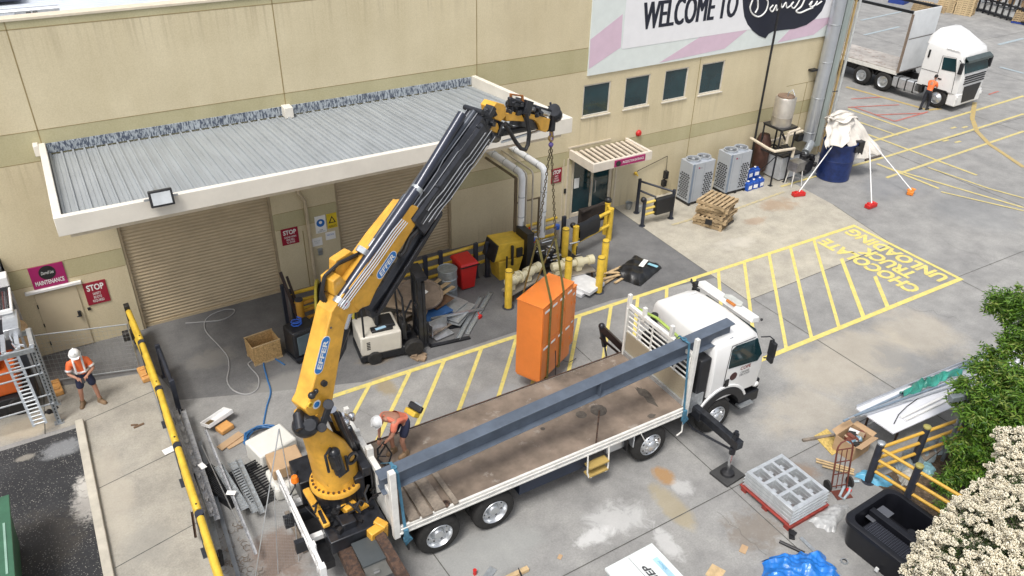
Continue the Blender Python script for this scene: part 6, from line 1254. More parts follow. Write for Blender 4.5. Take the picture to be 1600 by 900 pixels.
# cable reel
item('floor_rail_left', MB().tube([(4.55, 19.95, .45), (5.3, 19.95, .45)], .055).tube([(4.55, 19.95, .75), (5.3, 19.95, .75)], .055).tube([(4.55, 19.95, 1.05), (5.3, 19.95, 1.05)], .055), M_yel, 'three short yellow rail ends left of the cable reel', 'rail')
RL = thing('cable_reel', 'big cable reel with a yellow flange and black cable behind the crane boom', 'cable reel', (5.6, 19.3, 0))
ax_ = Vector((.93, -.37, 0)).normalized(); cc = Vector((5.10, 19.25, .82))
MB().lathe([(0, 0), (.80, 0), (.82, .02), (.82, .05), (.80, .07), (0, .07)], cc, ax_, 44).build('flange', mat('reel_yellow', (0.60, 0.50, 0.07), .55, var=.1, scale=6), RL)
MB().lathe([(0, 0), (.80, 0), (.82, .02), (.82, .05), (.80, .07), (0, .07)], cc+ax_*1.0, ax_, 44).build('flange', mat('reel_yellow', (0.60, 0.50, 0.07), .55), RL)
b = MB(); p_ = [(.6, .08)]
for i in range(14): p_ += [(.68, .1+i*.065), (.73, .13+i*.065), (.68, .16+i*.065)]
b.lathe(p_, cc, ax_, 36).build('cable_winding', M_rub, RL)
# black and yellow gate left of the reel
bg_ = thing('folding_gate', 'leaning black bar gate beside a yellow post at the first roller door', 'gate', (4.4, 19.6, 0))
MB().box(4.32, 20.0, 0, 4.45, 20.12, 1.35).box(4.52, 19.9, 0, 4.62, 20.0, 1.2).build('post', M_navy, bg_, bevel=.01)
b = MB(); b.beam(wy(438, 425, 19.9), wy(490, 562, 18.8), .07, .07).beam(wy(448, 432, 19.9), wy(500, 570, 18.9), .06, .05).beam(wy(455, 505, 19.3), wy(470, 560, 18.9), .05, .05).beam(wy(445, 450, 19.8), wy(455, 510, 19.3), .05, .05)
b.build('bar', mat('dark_bar', (0.035, 0.02, 0.018), .5), bg_)
MB().cyl((4.62, 19.35, 0), .11, 1.15, n=20).build('yellow_post', mat('amber_post', (0.50, 0.26, 0.04), .5, var=.12), bg_); MB().cyl((4.62, 19.35, 1.15), .115, .04, n=20).build('post_cap', M_navy, bg_)
rails('guard_stub', 'yellow three-bar stub rail between yellow post and cable reel', [(4.7, 19.4), (5.05, 19.45)], [], (.45, .72, .98), m=mat('amber_post', (0.50, 0.26, 0.04)))
# welder cart, OSB box, hoses
wc = thing('welding_cart', 'black welding machine cart with a glassy front panel and blue leads', 'welder', (4.35, 18.3, 0))
Mw = Matrix.Translation((4.0, 18.0, 0)) @ Matrix.Rotation(.2, 4, 'Z')
MB(M=Mw).box(0, 0, .18, .75, .6, 1.0).build('case', M_blackp, wc, bevel=.05); MB(M=Mw).box(.1, -.02, .25, .70, -.001, .85).build('front_panel', mat('grey_glass', (0.10, 0.14, 0.16), .25), wc, bevel=.01)
MB(M=Mw).box(-.03, -.06, .1, .8, .63, .17).tube([(.0, -.03, .98), (.0, -.12, 1.04), (.75, -.12, 1.04), (.75, -.03, .98)], .02).build('frame', M_crk, wc)
for x, y in ((.08, -.02), (.70, -.02), (.08, .55), (.70, .55)): MB(M=Mw).cyl((x, y-.03, .06), .06, .05, (0, 1, 0), 14).build('castor', M_rub, wc)
MB(M=Mw).tube([(.3+.14*math.cos(i*.9), .3+.14*math.sin(i*.9), 1.03+.012*i) for i in range(16)], .02, 6).build('blue_lead', M_blue, wc)
ob = thing('wooden_box', 'open particle-board box standing on the dark floor', 'box', (3.3, 18.85, 0))
M_osb = mat('osb', (0.48, 0.31, 0.13), .8, var=.3, scale=22); Mo = Matrix.Translation((2.98, 18.45, 0)) @ Matrix.Rotation(.10, 4, 'Z'); L_, W_, H_ = .78, .62, .60; tk_ = .02
for a in ((0, 0, .06, L_, tk_, H_), (0, W_-tk_, .06, L_, W_, H_), (0, tk_, .06, tk_, W_-tk_, H_), (L_-tk_, tk_, .06, L_, W_-tk_, H_)): MB(M=Mo).box(*a).build('side_panel', M_osb, ob)
MB(M=Mo).box(tk_, tk_, .06, L_-tk_, W_-tk_, .08).build('bottom_panel', M_osb, ob); MB(M=Mo).box(-.01, 0, 0, L_+.01, .09, .055).box(-.01, W_-.09, 0, L_+.01, W_, .055).build('runner', M_wood, ob)
MB(M=Mo).box(-.015, .0, H_, L_+.015, .03, H_+.02).box(-.015, W_-.03, H_, L_+.015, W_, H_+.02).build('rim', M_wood, ob)
def hose(name, px, r_, m, label, z=.02):
    P = [g(u, v, z) for u, v in px]; out = []
    for i in range(len(P)-1):
        p0, p1, p2, p3 = P[max(i-1, 0)], P[i], P[i+1], P[min(i+2, len(P)-1)]
        for k2 in range(7): t = k2/7; out.append(.5*((2*p1)+(p2-p0)*t+(2*p0-5*p1+4*p2-p3)*t*t+(3*p1-p0-3*p2+p3)*t**3))
    out.append(P[-1]); return item(name, MB().tube(out, r_, 8), m, label, 'hose')
M_gh = mat('grey_hose', (0.33, 0.33, 0.33), .6); M_bh = mat('blue_hose', (0.03, 0.14, 0.34), .5)
hose('air_hose', ((290, 505), (315, 503), (345, 500), (362, 492), (366, 484), (350, 484), (330, 492), (320, 503), (322, 518), (340, 538), (355, 556), (358, 575), (355, 595), (365, 610), (385, 616), (402, 608), (404, 590), (392, 575), (388, 568), (396, 562)), .018, M_gh, 'grey hose snaking over the dark floor in front of the left roller door')
hose('blue_hose', ((445, 570), (420, 556), (412, 566), (417, 590), (423, 612), (417, 635), (413, 655), (412, 662)), .022, M_bh, 'blue hose running from the welder to the coil')
b = MB(); P = []
for i in range(70): t = i*.5; rr = .36+.05*math.sin(i*.7)+.01*(i % 7); P.append(Vector(g(409, 681, .04+.003*i))+Vector((rr*math.cos(t), rr*.9*math.sin(t), 0)))
item('hose_coil', b.tube(P, .02, 6), mat('blue_hose', (0.03, 0.14, 0.34)), 'coiled blue hose on the ground behind the white foam box', 'hose')
# floodlight on the awning
fl = thing('floodlight', 'black floodlight mounted on the front edge of the long awning', 'floodlight', tuple(wy(252, 312, AY)))
q = wy(252, 309, AY-.12)
MB().cbox(tuple(q), .46, .12, .34, rx=-.25).build('housing', M_black, fl, bevel=.01); MB().cbox(tuple(q+Vector((0, -.062, .016))), .37, .02, .25, rx=-.25).build('lens', mat('flood_lens', (0.55, 0.58, 0.6), .15), fl)
MB().box(q.x-.33, q.y+.02, q.z-.03, q.x+.33, q.y+.05, q.z+.01).tube([(q.x-.02, q.y+.05, q.z+.05), (q.x-.05, q.y+.45, 6.42), (q.x-.03, q.y+.75, 6.20)], .025).tube([(q.x-.12, q.y+.45, 6.36), (q.x+.1, q.y+.45, 6.36)], .02).build('bracket', M_stl, fl)
# ================= RIGHT FRONT CORNER =================
def basis(c0, c1, c2):
    """frame with origin c0, x towards c1 and y on c2's side"""
    x = (c1-c0); x.z = 0; L = x.length; x.normalize(); y = Vector((-x.y, x.x, 0)); W = (c2-c0).dot(y)
    return Matrix(((x.x, y.x, 0, c0.x), (x.y, y.y, 0, c0.y), (0, 0, 1, 0), (0, 0, 0, 1))), L, W
Mr, L_, W_ = basis(g(1240, 799, .55), g(1296, 767, .55), g(1176, 732, .55))
M_rkg = mat('bright_galvanised', (0.66, 0.69, 0.71), .28, .55, var=.1, scale=8)
st_ = .115
def rackframe(z, i, lab):
    t = thing('moulded_frame', lab, 'metal frame', Mr @ Vector((0, 0, z)), math.atan2(Mr[1][0], Mr[0][0]), 'galvanised frames stacked on the red pallet')
    b = MB(M=Mr @ Matrix.Translation((0, 0, z)))
    b.box(0, 0, 0, L_, .03, .09).box(0, W_-.03, 0, L_, W_, .09).box(0, .03, 0, .03, W_-.03, .09).box(L_-.03, .03, 0, L_, W_-.03, .09)
    b.box(-.02, -.02, .0, L_+.02, .0, .02).box(-.02, W_, 0, L_+.02, W_+.02, .02)
    rim = b.build('rim', M_rkg, t, bevel=.004)
    top = MB(M=Mr @ Matrix.Translation((0, 0, z+.08))); nx, ny = 3, 3; mx, my, gp = .09, .09, .075
    cw = (L_-2*mx-gp*(nx-1))/nx; ch_ = (W_-2*my-gp*(ny-1))/ny
    ys_ = [0.031, my]+sum([[my+(k2+1)*ch_+k2*gp, my+(k2+1)*(ch_+gp)] for k2 in range(ny-1)], [])+[W_-my, W_-.031]
    for k2 in range(0, len(ys_), 2): top.box(.031, ys_[k2], 0, L_-.031, ys_[k2+1], .015)
    for k2 in range(ny):
        y0 = my+k2*(ch_+gp); y1_ = y0+ch_
        for x0, x1 in [(.031, mx)]+[(mx+(q2+1)*cw+q2*gp, mx+(q2+1)*(cw+gp)) for q2 in range(nx-1)]+[(L_-mx, L_-.031)]: top.box(x0, y0, 0, x1, y1_, .015)
    top.build('lattice', M_rkg, t, bevel=.004)
    cup = MB(M=Mr @ Matrix.Translation((0, 0, z)))
    for k2 in range(ny):
        for q2 in range(nx):
            x0 = mx+q2*(cw+gp); y0 = my+k2*(ch_+gp); x1 = x0+cw; y1_ = y0+ch_
            for a_ in ((x0-.006, y0-.006, x1+.006, y0), (x0-.006, y1_, x1+.006, y1_+.006), (x0-.006, y0, x0, y1_), (x1, y0, x1+.006, y1_)): cup.box(a_[0], a_[1], .0, a_[2], a_[3], .079)
            if i == 3: cup.box(x0, y0+.3*ch_, .0, x0+.35*cw, y0+.6*ch_, .05).box(x0, y0, .0, x1, y0+.12*ch_, .03)
    cup.build('pocket', M_rkg, t, smooth=0)
    return t
for i in range(4): rackframe(.14+i*.105, i, ('lowest', 'second from the bottom', 'second from the top', 'topmost')[i]+' galvanised frame in the stack on the red pallet')
rp = thing('red_pallet', 'red painted pallet under the stack of galvanised frames', 'pallet', Mr @ Vector((0, 0, 0)))
M_redw = mat('red_painted_wood', (0.28, 0.04, 0.03), .7, var=.2)
for y in (0, W_/2-.05, W_-.1): MB(M=Mr).box(-.06, y-.04, .0, L_+.06, y+.10, .10).build('bearer', M_redw, rp)
for i in range(6): MB(M=Mr).box(-.06+i*(L_+.02)/5, -.06, .101, .06+i*(L_+.02)/5, W_+.06, .12).build('board', M_redw, rp)
# hand truck
ht = thing('hand_truck', 'old rusty red hand truck standing between the frames and the carton', 'hand truck', tuple(g(1310, 768)))
M_htr = mat('rusty_red', (0.16, 0.045, 0.03), .6, .2, var=.3)
a0, a1 = g(1298, 768), g(1322, 764); up_ = Vector((.12, .25, 1.25))
x_ = (a1-a0); b = MB()
P = [a0, a0+up_*.85]+[a0+x_*.5+up_*.85+(-x_*.5*math.cos(t))+up_*.18*math.sin(t) for t in (.4, .9, 1.57, 2.2, 2.75)]+[a1+up_*.85, a1]
b.tube(P, .02, 8)
for k2 in (.1, .35, .6, .85): b.tube([a0+up_*k2, a1+up_*k2], .014, 6)
for k2 in (.33, .66): b.tube([a0+x_*k2+up_*.05, a0+x_*k2+up_*.85], .012, 6)
b.build('frame', M_htr, ht); q = a0+x_*.5; fwd = Vector((x_.y, -x_.x, 0)).normalized(); MB().add([a0+Vector((0, 0, .012)), a1+Vector((0, 0, .012)), a1+fwd*.28+Vector((0, 0, .012)), a0+fwd*.28+Vector((0, 0, .012))], [(0, 1, 2, 3)]).build('toe_plate', M_htr, ht, solid=.008, smooth=0)
for p, s_ in ((a0, -1), (a1, 1)): MB().cyl(p+x_.normalized()*s_*.09-fwd*.08+Vector((0, 0, .13)), .13, .05, x_, 20).build('wheel', M_rub, ht)
# carton with rubbish
M1, L1, W1 = basis(g(1330, 722), g(1362, 700), g(1312, 700)); cb = thing('open_carton', 'open cardboard carton full of packaging rubbish next to the hand truck', 'carton', M1 @ Vector((0, 0, 0)))
L1, W1, H1 = .70, .55, .46
for a in ((0, 0, 0, L1, .012, H1), (0, W1-.012, 0, L1, W1, H1), (0, .013, 0, .012, W1-.013, H1), (L1-.012, .013, 0, L1, W1-.013, H1)): MB(M=M1).box(*a).build('side', M_card, cb)
b = MB(M=M1); b.add([(0, 0, H1), (L1, 0, H1), (L1+.0, -.14, H1+.05), (0, -.14, H1+.05)], [(0, 1, 2, 3)]).add([(L1, 0, H1), (L1, W1, H1), (L1+.16, W1, H1+.02), (L1+.16, 0, H1+.02)], [(0, 1, 2, 3)]).add([(0, W1, H1), (L1, W1, H1), (L1, W1+.13, H1+.08), (0, W1+.13, H1+.08)], [(0, 1, 2, 3)]); b.build('flap', M_card, cb, solid=.006, smooth=0)
cols = (('rub_white', (.7, .7, .7)), ('rub_brown', (.18, .06, .04)), ('rub_blue', (.2, .35, .45)), ('rub_tan', (.4, .3, .2)), ('rub_black', (.02, .02, .02)))
for i in range(12): n0, c_ = cols[i % 5]; MB(M=M1).cbox((rnd.uniform(.12, L1-.12), rnd.uniform(.1, W1-.1), H1-.08+rnd.uniform(0, .08)), rnd.uniform(.12, .28), rnd.uniform(.08, .2), rnd.uniform(.02, .08), rz=rnd.uniform(0, 3), rx=rnd.uniform(-.4, .4)).build('rubbish', mat(n0, c_, .6), cb)
a, c, d_ = g(1272, 682), g(1300, 712), g(1320, 700); e_ = a+(d_-c)
item('particle_board', MB().prism([a+Vector((0, 0, .005)), c+Vector((0, 0, .005)), d_+Vector((0, 0, .005)), e_+Vector((0, 0, .005))], (0, 0, .018)), mat('yellow_osb', (0.58, 0.42, 0.13), .8, var=.25, scale=18), 'yellowish particle board square flat on the concrete', 'board')
item('timber_batten', MB().beam(g(1254, 688, .03), g(1303, 680, .03), .07, .06), M_wood2, 'grey timber batten lying above the yellowish board', 'batten', bevel=.004)
for i, (p0, p1) in enumerate((((1275, 717), (1335, 734)), ((1275, 721), (1334, 737)), ((1285, 728), (1334, 741)))):
    item('wood_strip', MB().beam(g(*p0, .02+.02*i), g(*p1, .02+.01*i), .05, .02), M_wood, ('upper', 'middle', 'lower')[i]+' pale wood strip behind the hand truck', 'strip', 'pale wood strips behind the hand truck')
# crumpled films and tarps
def crumple(name, m, px, h, label, cat, seed, z0=.01, fr=6.0, nn=46, amp=1.0, solid=0):
    """a crumpled sheet lying inside the outline px (ground pixels)"""
    P = [g(u, v) for u, v in px]; cx = sum(p.x for p in P)/len(P); cy = sum(p.y for p in P)/len(P); q = random.Random(seed); k = len(P)
    ph = [(q.uniform(-fr, fr), q.uniform(-fr, fr), q.uniform(0, 6.3)) for _ in range(9)]
    def fn(u, v):
        t = u*k; i = int(t) % k; f = t-int(t); e = P[i].lerp(P[(i+1) % k], f); rr = v**.8
        x = cx+(e.x-cx)*rr; y = cy+(e.y-cy)*rr
        s = sum((1-abs(math.sin(a_*x+b_*y+c_+.8*math.sin(b_*x*.5)))) for a_, b_, c_ in ph)/9
        z = z0+h*(1-v**3)*(.35+s*amp)+.03*h*math.sin(37*x+29*y)
        rag = 1+.06*math.sin(u*61+seed)*v
        return (cx+(x-cx)*rag, cy+(y-cy)*rag, max(z0, z))
    return item(name, MB().grid(fn, nn*2, nn), m, label, cat, smooth=28)
M_film = mat('clear_film', (0.55, 0.56, 0.56), .25, var=.2, scale=9); M_film.node_tree.nodes['Principled BSDF'].inputs['Alpha'].default_value = .72
crumple('plastic_film', M_film, ((1262, 815), (1285, 828), (1303, 834), (1312, 815), (1330, 796), (1322, 788), (1300, 790), (1282, 800)), .16, 'crumpled clear plastic film right of the red pallet', 'plastic film', 3, amp=1.3)
M_tarp = mat('blue_tarp', (0.02, 0.19, 0.62), .4, var=.2, scale=4, coat=.2); M_tarp2 = mat('light_blue_plastic', (0.13, 0.42, 0.62), .35, var=.15)
crumple('blue_tarpaulin', M_tarp, ((1190, 880), (1205, 872), (1232, 872), (1248, 866), (1262, 872), (1285, 868), (1300, 885), (1318, 905), (1250, 960), (1188, 925)), .34, 'crumpled bright blue tarpaulin at the bottom edge of the yard', 'tarpaulin', 8, fr=8, amp=1.3, nn=80)
crumple('blue_plastic_bag', M_tarp2, ((1335, 745), (1345, 736), (1358, 738), (1378, 748), (1398, 752), (1390, 762), (1372, 760), (1350, 752)), .2, 'light blue plastic bag at the foot of the black corner post', 'plastic bag', 11)
M_tape = mat('pale_strap', (0.45, 0.55, 0.60), .4)
item('pale_strap', MB().tube([g(u, v, .03) for u, v in ((1342, 752), (1328, 752), (1318, 762), (1312, 775), (1318, 780), (1326, 770), (1330, 758))], .03, 6), M_tape, 'pale plastic strap curling from the blue bag to the red bottle top', 'strap')
item('bottle_top', MB().lathe([(.02, 0), (.06, 0), (.06, .04), (.02, .04)], tuple(g(1326, 767)), n=14), M_red, 'tiny red round bottle top lying beside the hand truck', 'cap')
item('plastic_pipe', MB().tube([g(1218, 846, .04), g(1257, 864, .04)], .035, 10), M_black, 'short black pipe piece above the blue tarpaulin', 'pipe')
item('flat_bar', MB().beam(g(1251, 840, .02), g(1320, 908, .02), .08, .03), M_stl, 'flat grey steel bar running down beside the black tub', 'bar')
item('black_rag', MB().cbox(tuple(g(1237, 835, .03)), .26, .12, .03, rz=.8).cbox(tuple(g(1239, 833, .06)), .14, .12, .03, rz=.2), M_black, 'small black scrap below the red pallet', 'scrap')
item('rubber_ring', MB().lathe([(.05, 0), (.08, 0), (.08, .03), (.05, .03)], tuple(g(1319, 878)), n=18), M_stl, 'small grey rubber ring left of the black tub', 'ring')
for i, (u, v, w_, d_, rz, lab) in enumerate(((1162, 858, .22, .14, .5, 'small cardboard scrap left of the blue tarpaulin'), (1118, 895, .34, .3, .4, 'broken plywood offcut at the bottom edge, right of the white lid'), (875, 870, .12, .08, .6, 'tiny cardboard scrap left of the white lid'))):
    item('offcut', MB().cbox(tuple(g(u, v, .01)), w_, d_, .015, rz=rz), M_card if i != 1 else M_wood, lab, 'scrap')
b = MB(); b.beam(g(790, 905, .05), g(825, 888, .05), .10, .08); item('timber_stick', b, M_wood, 'pale timber stick poking in at the bottom, tied with black', 'timber', bevel=.004); item('black_tie', MB().beam(g(812, 893, .11), g(815, 900, .11), .03, .02).tube([g(812, 893, .11), g(810, 887, .16)], .01, 5), M_black, 'black tie on the pale timber stick', 'cable tie')
item('red_drink_can', MB().cyl(tuple(g(742, 897)), .04, .13, n=12), M_red, 'small red can at the bottom edge beside the truck', 'can')
item('metal_scrap', MB().cbox(tuple(g(765, 896, .02)), .3, .16, .03, rz=.5), M_stl, 'grey metal scrap right of the red can', 'scrap')
# white lid / crate at the bottom edge
zL = 1.12
Ml, Ll, Wl = basis(g(945, 888, zL), g(1012, 852, zL), g(912, 940, zL))
Wl = -1.15; Ll = 1.16
fb = thing('foldable_box', 'white lidded box with grey lettering at the bottom edge of the picture', 'storage box', Ml @ Vector((0, 0, 0)))
M_lid = mat('lid_white', (0.66, 0.69, 0.68), .5, var=.03); MB(M=Ml).box(.03, Wl+.03, 0, Ll-.03, -.03, zL-.06).build('box_body', mat('box_grey', (0.40, 0.44, 0.44), .5), fb, bevel=.02)
MB(M=Ml).box(0, Wl, zL-.059, Ll, 0, zL-.015).box(0, -.03, zL-.014, Ll, 0, zL+.01).box(0, Wl, zL-.014, Ll, Wl+.03, zL+.01).box(0, Wl+.03, zL-.014, .03, -.03, zL+.01).box(Ll-.03, Wl+.03, zL-.014, Ll, -.03, zL+.01).build('lid', M_lid, fb, bevel=.008)
MB(M=Ml).box(.54, Wl+.04, zL-.014, .552, -.04, zL-.010).build('lid_seam', mat('seam_grey', (0.3, 0.33, 0.33)), fb)
X_ = Ml.to_3x3() @ Vector((1, 0, 0)); Y_ = Ml.to_3x3() @ Vector((0, 1, 0))
M_gink = mat('lid_ink', (0.05, 0.05, 0.055), .5)
text('CHEP', Ml @ Vector((.76, -.95, zL-.012)), Y_, -X_, .62, .15, M_gink, fb, 'lettering', shear=.2, bold=.03)
text('CHEP', Ml @ Vector((.34, -1.12, zL-.012)), Y_, -X_, .62, .15, M_gink, fb, 'lettering', shear=.2, bold=.03)
MB(M=Ml).box(.92, -.88, zL-.013, 1.04, -.30, zL-.011).build('blue_label', mat('label_blue', (0.35, 0.55, 0.66), .5), fb); text('allecor', Ml @ Vector((1.02, -.62, zL-.0105)), Y_, -X_, .24, .07, mat('label_ink', (0.12, 0.3, 0.45)), fb, 'lettering', off=.002)
# black tub with a grid insert
c0_, c1_, c2_ = g(1324, 800, .78), g(1370, 765, .78), g(1412, 885, .78)
Mt, Lt, Wt = basis(g(1318, 808, .72), g(1392, 760, .72), g(1400, 905, .72)); Wt = -2.25; Lt = 1.62
tb = thing('plastic_tub', 'big black plastic tub with an inner tray of dark mesh', 'tub', Mt @ Vector((0, 0, 0)))
def rr(x0, y0, x1, y1, z, r_, n=6):
    P = []
    for cx_, cy_, a_ in ((x1-r_, y1-r_, 0), (x0+r_, y1-r_, 90), (x0+r_, y0+r_, 180), (x1-r_, y0+r_, 270)):
        for i in range(n+1): t = R(a_+90*i/n); P.append((cx_+r_*math.cos(t), cy_+r_*math.sin(t), z))
    return P
M_tub = mat('tub_plastic', (0.006, 0.0065, 0.010), .4, var=.2, scale=4)
b = MB(M=Mt); b.loft([rr(.08, Wt+.08, Lt-.08, -.08, 0, .2), rr(.02, Wt+.02, Lt-.02, -.02, .62, .22), rr(-.03, Wt-.03, Lt+.03, .03, .64, .24), rr(-.03, Wt-.03, Lt+.03, .03, .72, .24), rr(.0, Wt, Lt, 0, .74, .24), rr(.10, Wt+.10, Lt-.10, -.10, .73, .2), rr(.12, Wt+.12, Lt-.12, -.12, .62, .2), rr(.16, Wt+.16, Lt-.16, -.16, .12, .18)]); b.build('tub_wall', M_tub, tb, smooth=50)
b = MB(M=Mt); b.box(.70, Wt+.14, .12, .86, -.14, .66).box(.2, Wt+.2, .12, 1.4, -.2, .14)
for y in (-.35, -1.0, -1.6): b.cyl((.95, y, .12), .10, .52, n=14)
b.build('inner_divider', M_tub, tb, bevel=.03)
MB(M=Mt).box(.15, Wt+.18, .45, .72, -.30, .50).build('mesh_tray', M_tub, tb); q = MB(M=Mt)
for i in range(13): q.box(.17+i*.042, Wt+.2, .501, .178+i*.042, -.32, .508)
for k2 in range(34): q.box(.155, Wt+.22+k2*.05, .5085, .71, Wt+.229+k2*.05, .515)
q.build('mesh', mat('mesh_grey', (0.06, 0.065, 0.085), .5), tb, smooth=0); each(MB(M=Mt).box(.84, -.5, .66, 1.06, -.22, .67).box(.60, -.35, .52, .74, -.15, .53), 'tub_clip', mat('tub_clip_grey', (0.09, 0.095, 0.11), .4), tb, bevel=.01)
MB(M=Mt).cbox((-.02, -1.0, .12), .04, .07, .09).build('tub_plug', M_sw, tb)
# long table with trims
tA, tB, tC = g(1340, 634, .78), g(1396, 677, .78), g(1560, 545, .78)
A_ = g(1337, 637, .78); u_ = g(1580, 536, .78)-A_; u_.z = 0; Lb = u_.length; u_.normalize(); v_ = Vector((u_.y, -u_.x, 0)); Wb = (g(1396, 677, .78)-A_).dot(v_)
def tp(a, b_, z=.78): q = A_+u_*a+v_*b_; return Vector((q.x, q.y, z))
tt = thing('long_table', 'long white sheet table piled with aluminium trims at the garden edge', 'table', tuple(tp(0, 0, 0)))
skew = (g(1396, 677, .78)-A_).dot(u_)
MB().prism([tp(0, 0, .74), tp(skew, Wb, .74), tp(Lb, Wb, .74), tp(Lb, 0, .74)], (0, 0, .03)).build('table_top', mat('sheet_white', (0.66, 0.67, 0.71), .35, var=.04), tt)
b = MB(); b.beam(tp(-.0, .0, .80), tp(Lb, 0, .80), .04, .09)
b.build('edge_trim', M_alu, tt)
for a, b_ in ((.45, .12), (.7, Wb-.25), (3.2, .12), (3.2, Wb-.2), (5.9, .12), (5.9, Wb-.2)): MB().beam(tp(a, b_, 0), tp(a, b_, .74), .04, .04, up=(0, 1, 0)).build('leg', M_rust, tt)
MB().beam(tp(.5, .15, .62), tp(.7, Wb-.25, .62), .04, .04).beam(tp(.5, .15, .15), tp(3.2, .15, .65), .03, .03).build('brace', M_whited, tt)
for i, (p0, p1, w_, m, lab) in enumerate((((1318, 658), (1560, 545), .05, mat('blue_grey_trim', (0.30, 0.38, 0.46), .3, .5), 'blue-grey aluminium trim overhanging the table end furthest'), ((1326, 654), (1500, 585), .04, M_alu, 'bright aluminium trim second on the table'), ((1335, 650), (1505, 590), .04, mat('blue_grey_trim', (0.30, 0.38, 0.46)), 'dark blue-grey trim in the middle of the table bundle'), ((1345, 650), (1510, 596), .03, M_alu, 'thin bright trim at the near side of the table bundle'), ((1450, 597), (1560, 556), .05, mat('teal_trim', (0.12, 0.30, 0.33), .4), 'teal trim along the far side of the table'))):
    item('metal_trim', MB().beam(g(*p0, .82+.012*i), g(*p1, .82+.012*i), w_, .03), m, lab, 'trim', 'trims lying on the long table')
for i, (p0, p1) in enumerate((((1408, 652), (1480, 617)), ((1415, 656), (1480, 625)))): item('plastic_tube', MB().tube([g(*p0, .82), g(*p1, .82)], .035, 12), M_white, ('upper', 'lower')[i]+' white plastic tube near the front edge of the table', 'tube', 'white tubes on the table')
item('black_cable', MB().tube([g(u, v, .80) for u, v in ((1397, 662), (1404, 648), (1417, 635), (1435, 622), (1460, 612), (1490, 603))], .012, 6), M_black, 'thin black cable curving over the white table', 'cable')
M_teal = mat('teal_film', (0.05, 0.30, 0.24), .35, var=.3); 
def bundle(px, h, m, label, z0, name='teal_wrap', cat='wrap', w_=.14):
    P = [g(u, v, z0) for u, v in px]; n = len(P)
    def fn(u, v):
        t = u*(n-1); i = min(int(t), n-2); c_ = P[i].lerp(P[i+1], t-i); d_ = (P[i+1]-P[i]).normalized(); s_ = Vector((-d_.y, d_.x, 0)); a_ = v*math.pi; ww = w_*(.45+.55*math.sin(math.pi*u))*(1+.25*math.sin(u*31+v*9))
        return c_+s_*ww*math.cos(a_)+Vector((0, 0, h*math.sin(a_)*(1+.4*math.sin(u*43+v*13))))
    return item(name, MB().grid(fn, 60, 12), m, label, cat, smooth=30)
bundle(((1408, 618), (1430, 610), (1438, 600), (1448, 600), (1462, 594), (1475, 588), (1500, 583)), .12, M_teal, 'crumpled teal plastic wrap over the trims on the table', .84)
# yellow barrier at the garden
M_by = mat('garden_yellow', (0.62, 0.37, 0.06), .45, var=.08)
bt = thing('garden_barrier', 'yellow three-bar barrier with black posts guarding the garden corner', 'barrier', tuple(g(1357, 750)))
ps = [g(1356, 752), g(1428, 722), g(1500, 690)]; pr2 = [g(1356, 752), g(1413, 788), g(1480, 830)]
ps[1] = g(1426, 726); 
for chain_ in ((ps[0], ps[1]), (ps[1], ps[1]+(ps[1]-ps[0])*1.0), (pr2[0], pr2[1]), (pr2[1], pr2[2])):
    for z in (.38, .72, 1.05): MB().tube([chain_[0]+Vector((0, 0, z)), chain_[1]+Vector((0, 0, z))], .04, 12).build('rail', M_by, bt)
for p in (ps[0], ps[1], ps[1]+(ps[1]-ps[0])*1.0, pr2[1]):
    q = MB().cyl(p, .085, 1.2, n=18).cyl(p, .15, .02, n=18).build('post', M_navy, bt); MB().lathe([(0, .04), (.06, .04), (.09, .02), (.09, -.02), (0, -.02)], p+Vector((0, 0, 1.2)), n=16).build('post_cap', mat('cap_olive', (0.30, 0.27, 0.08), .5) if p is not ps[0] else M_stl, q)
lp = thing('bent_post', 'grey steel post with a short bracket arm in the garden', 'post', tuple(g(1472, 718)))
b = MB(); p = g(1472, 720); tz = 2.05; pt = Vector((p.x, p.y, tz)); b.tube([p, pt], .045, 12); b.build('post', mat('grey_post', (0.22, 0.25, 0.27), .45, .4), lp); b = MB(); e_ = g(1470, 632, tz); pt2 = Vector((p.x+.1, p.y, tz)); b.beam(pt, pt+Vector((-.55, .12, .02)), .13, .14); b.build('bracket_arm', mat('grey_post', (0.22, 0.25, 0.27)), lp, bevel=.01)
struct('garden_bed', MB().sheet([tuple(g(1395, 775, .012)), tuple(g(1362, 752, .012)), tuple(g(1440, 715, .012)), tuple(g(1530, 655, .012)), tuple(g(1640, 600, .012)), tuple(g(1800, 700, .012)), tuple(g(1700, 1000, .012)), tuple(g(1430, 1000, .012)), tuple(g(1420, 800, .012))]), mat('garden_soil', (0.10, 0.07, 0.045), .95, var=.4, scale=9, bump=.8, bscale=20, col2=(0.2, 0.15, 0.1), thr=.55), smooth=0)
bundle(((1395, 735), (1420, 722), (1450, 705), (1475, 690)), .1, mat('murky_film', (0.20, 0.24, 0.26), .3, var=.3), 'greyish film strip under the garden barrier', .06, 'film_strip', 'film', .25)
crumple('blue_green_film', mat('aqua_film', (0.22, 0.42, 0.48), .3, var=.3), ((1432, 722), (1448, 716), (1462, 735), (1455, 748), (1440, 744)), .15, 'aqua crumpled film under the middle of the garden barrier', 'film', 21)
crumple('white_bucket_bag', mat('dirty_white_film', (0.45, 0.44, 0.40), .4, var=.2), ((1402, 742), (1425, 728), (1436, 740), (1425, 758), (1408, 760)), .22, 'dirty white bag behind the garden barrier', 'bag', 22)
item('garden_plank', MB().beam(g(1440, 718, .1), g(1480, 690, .1), .2, .1), M_wood2, 'grey plank lying behind the garden barrier', 'plank')

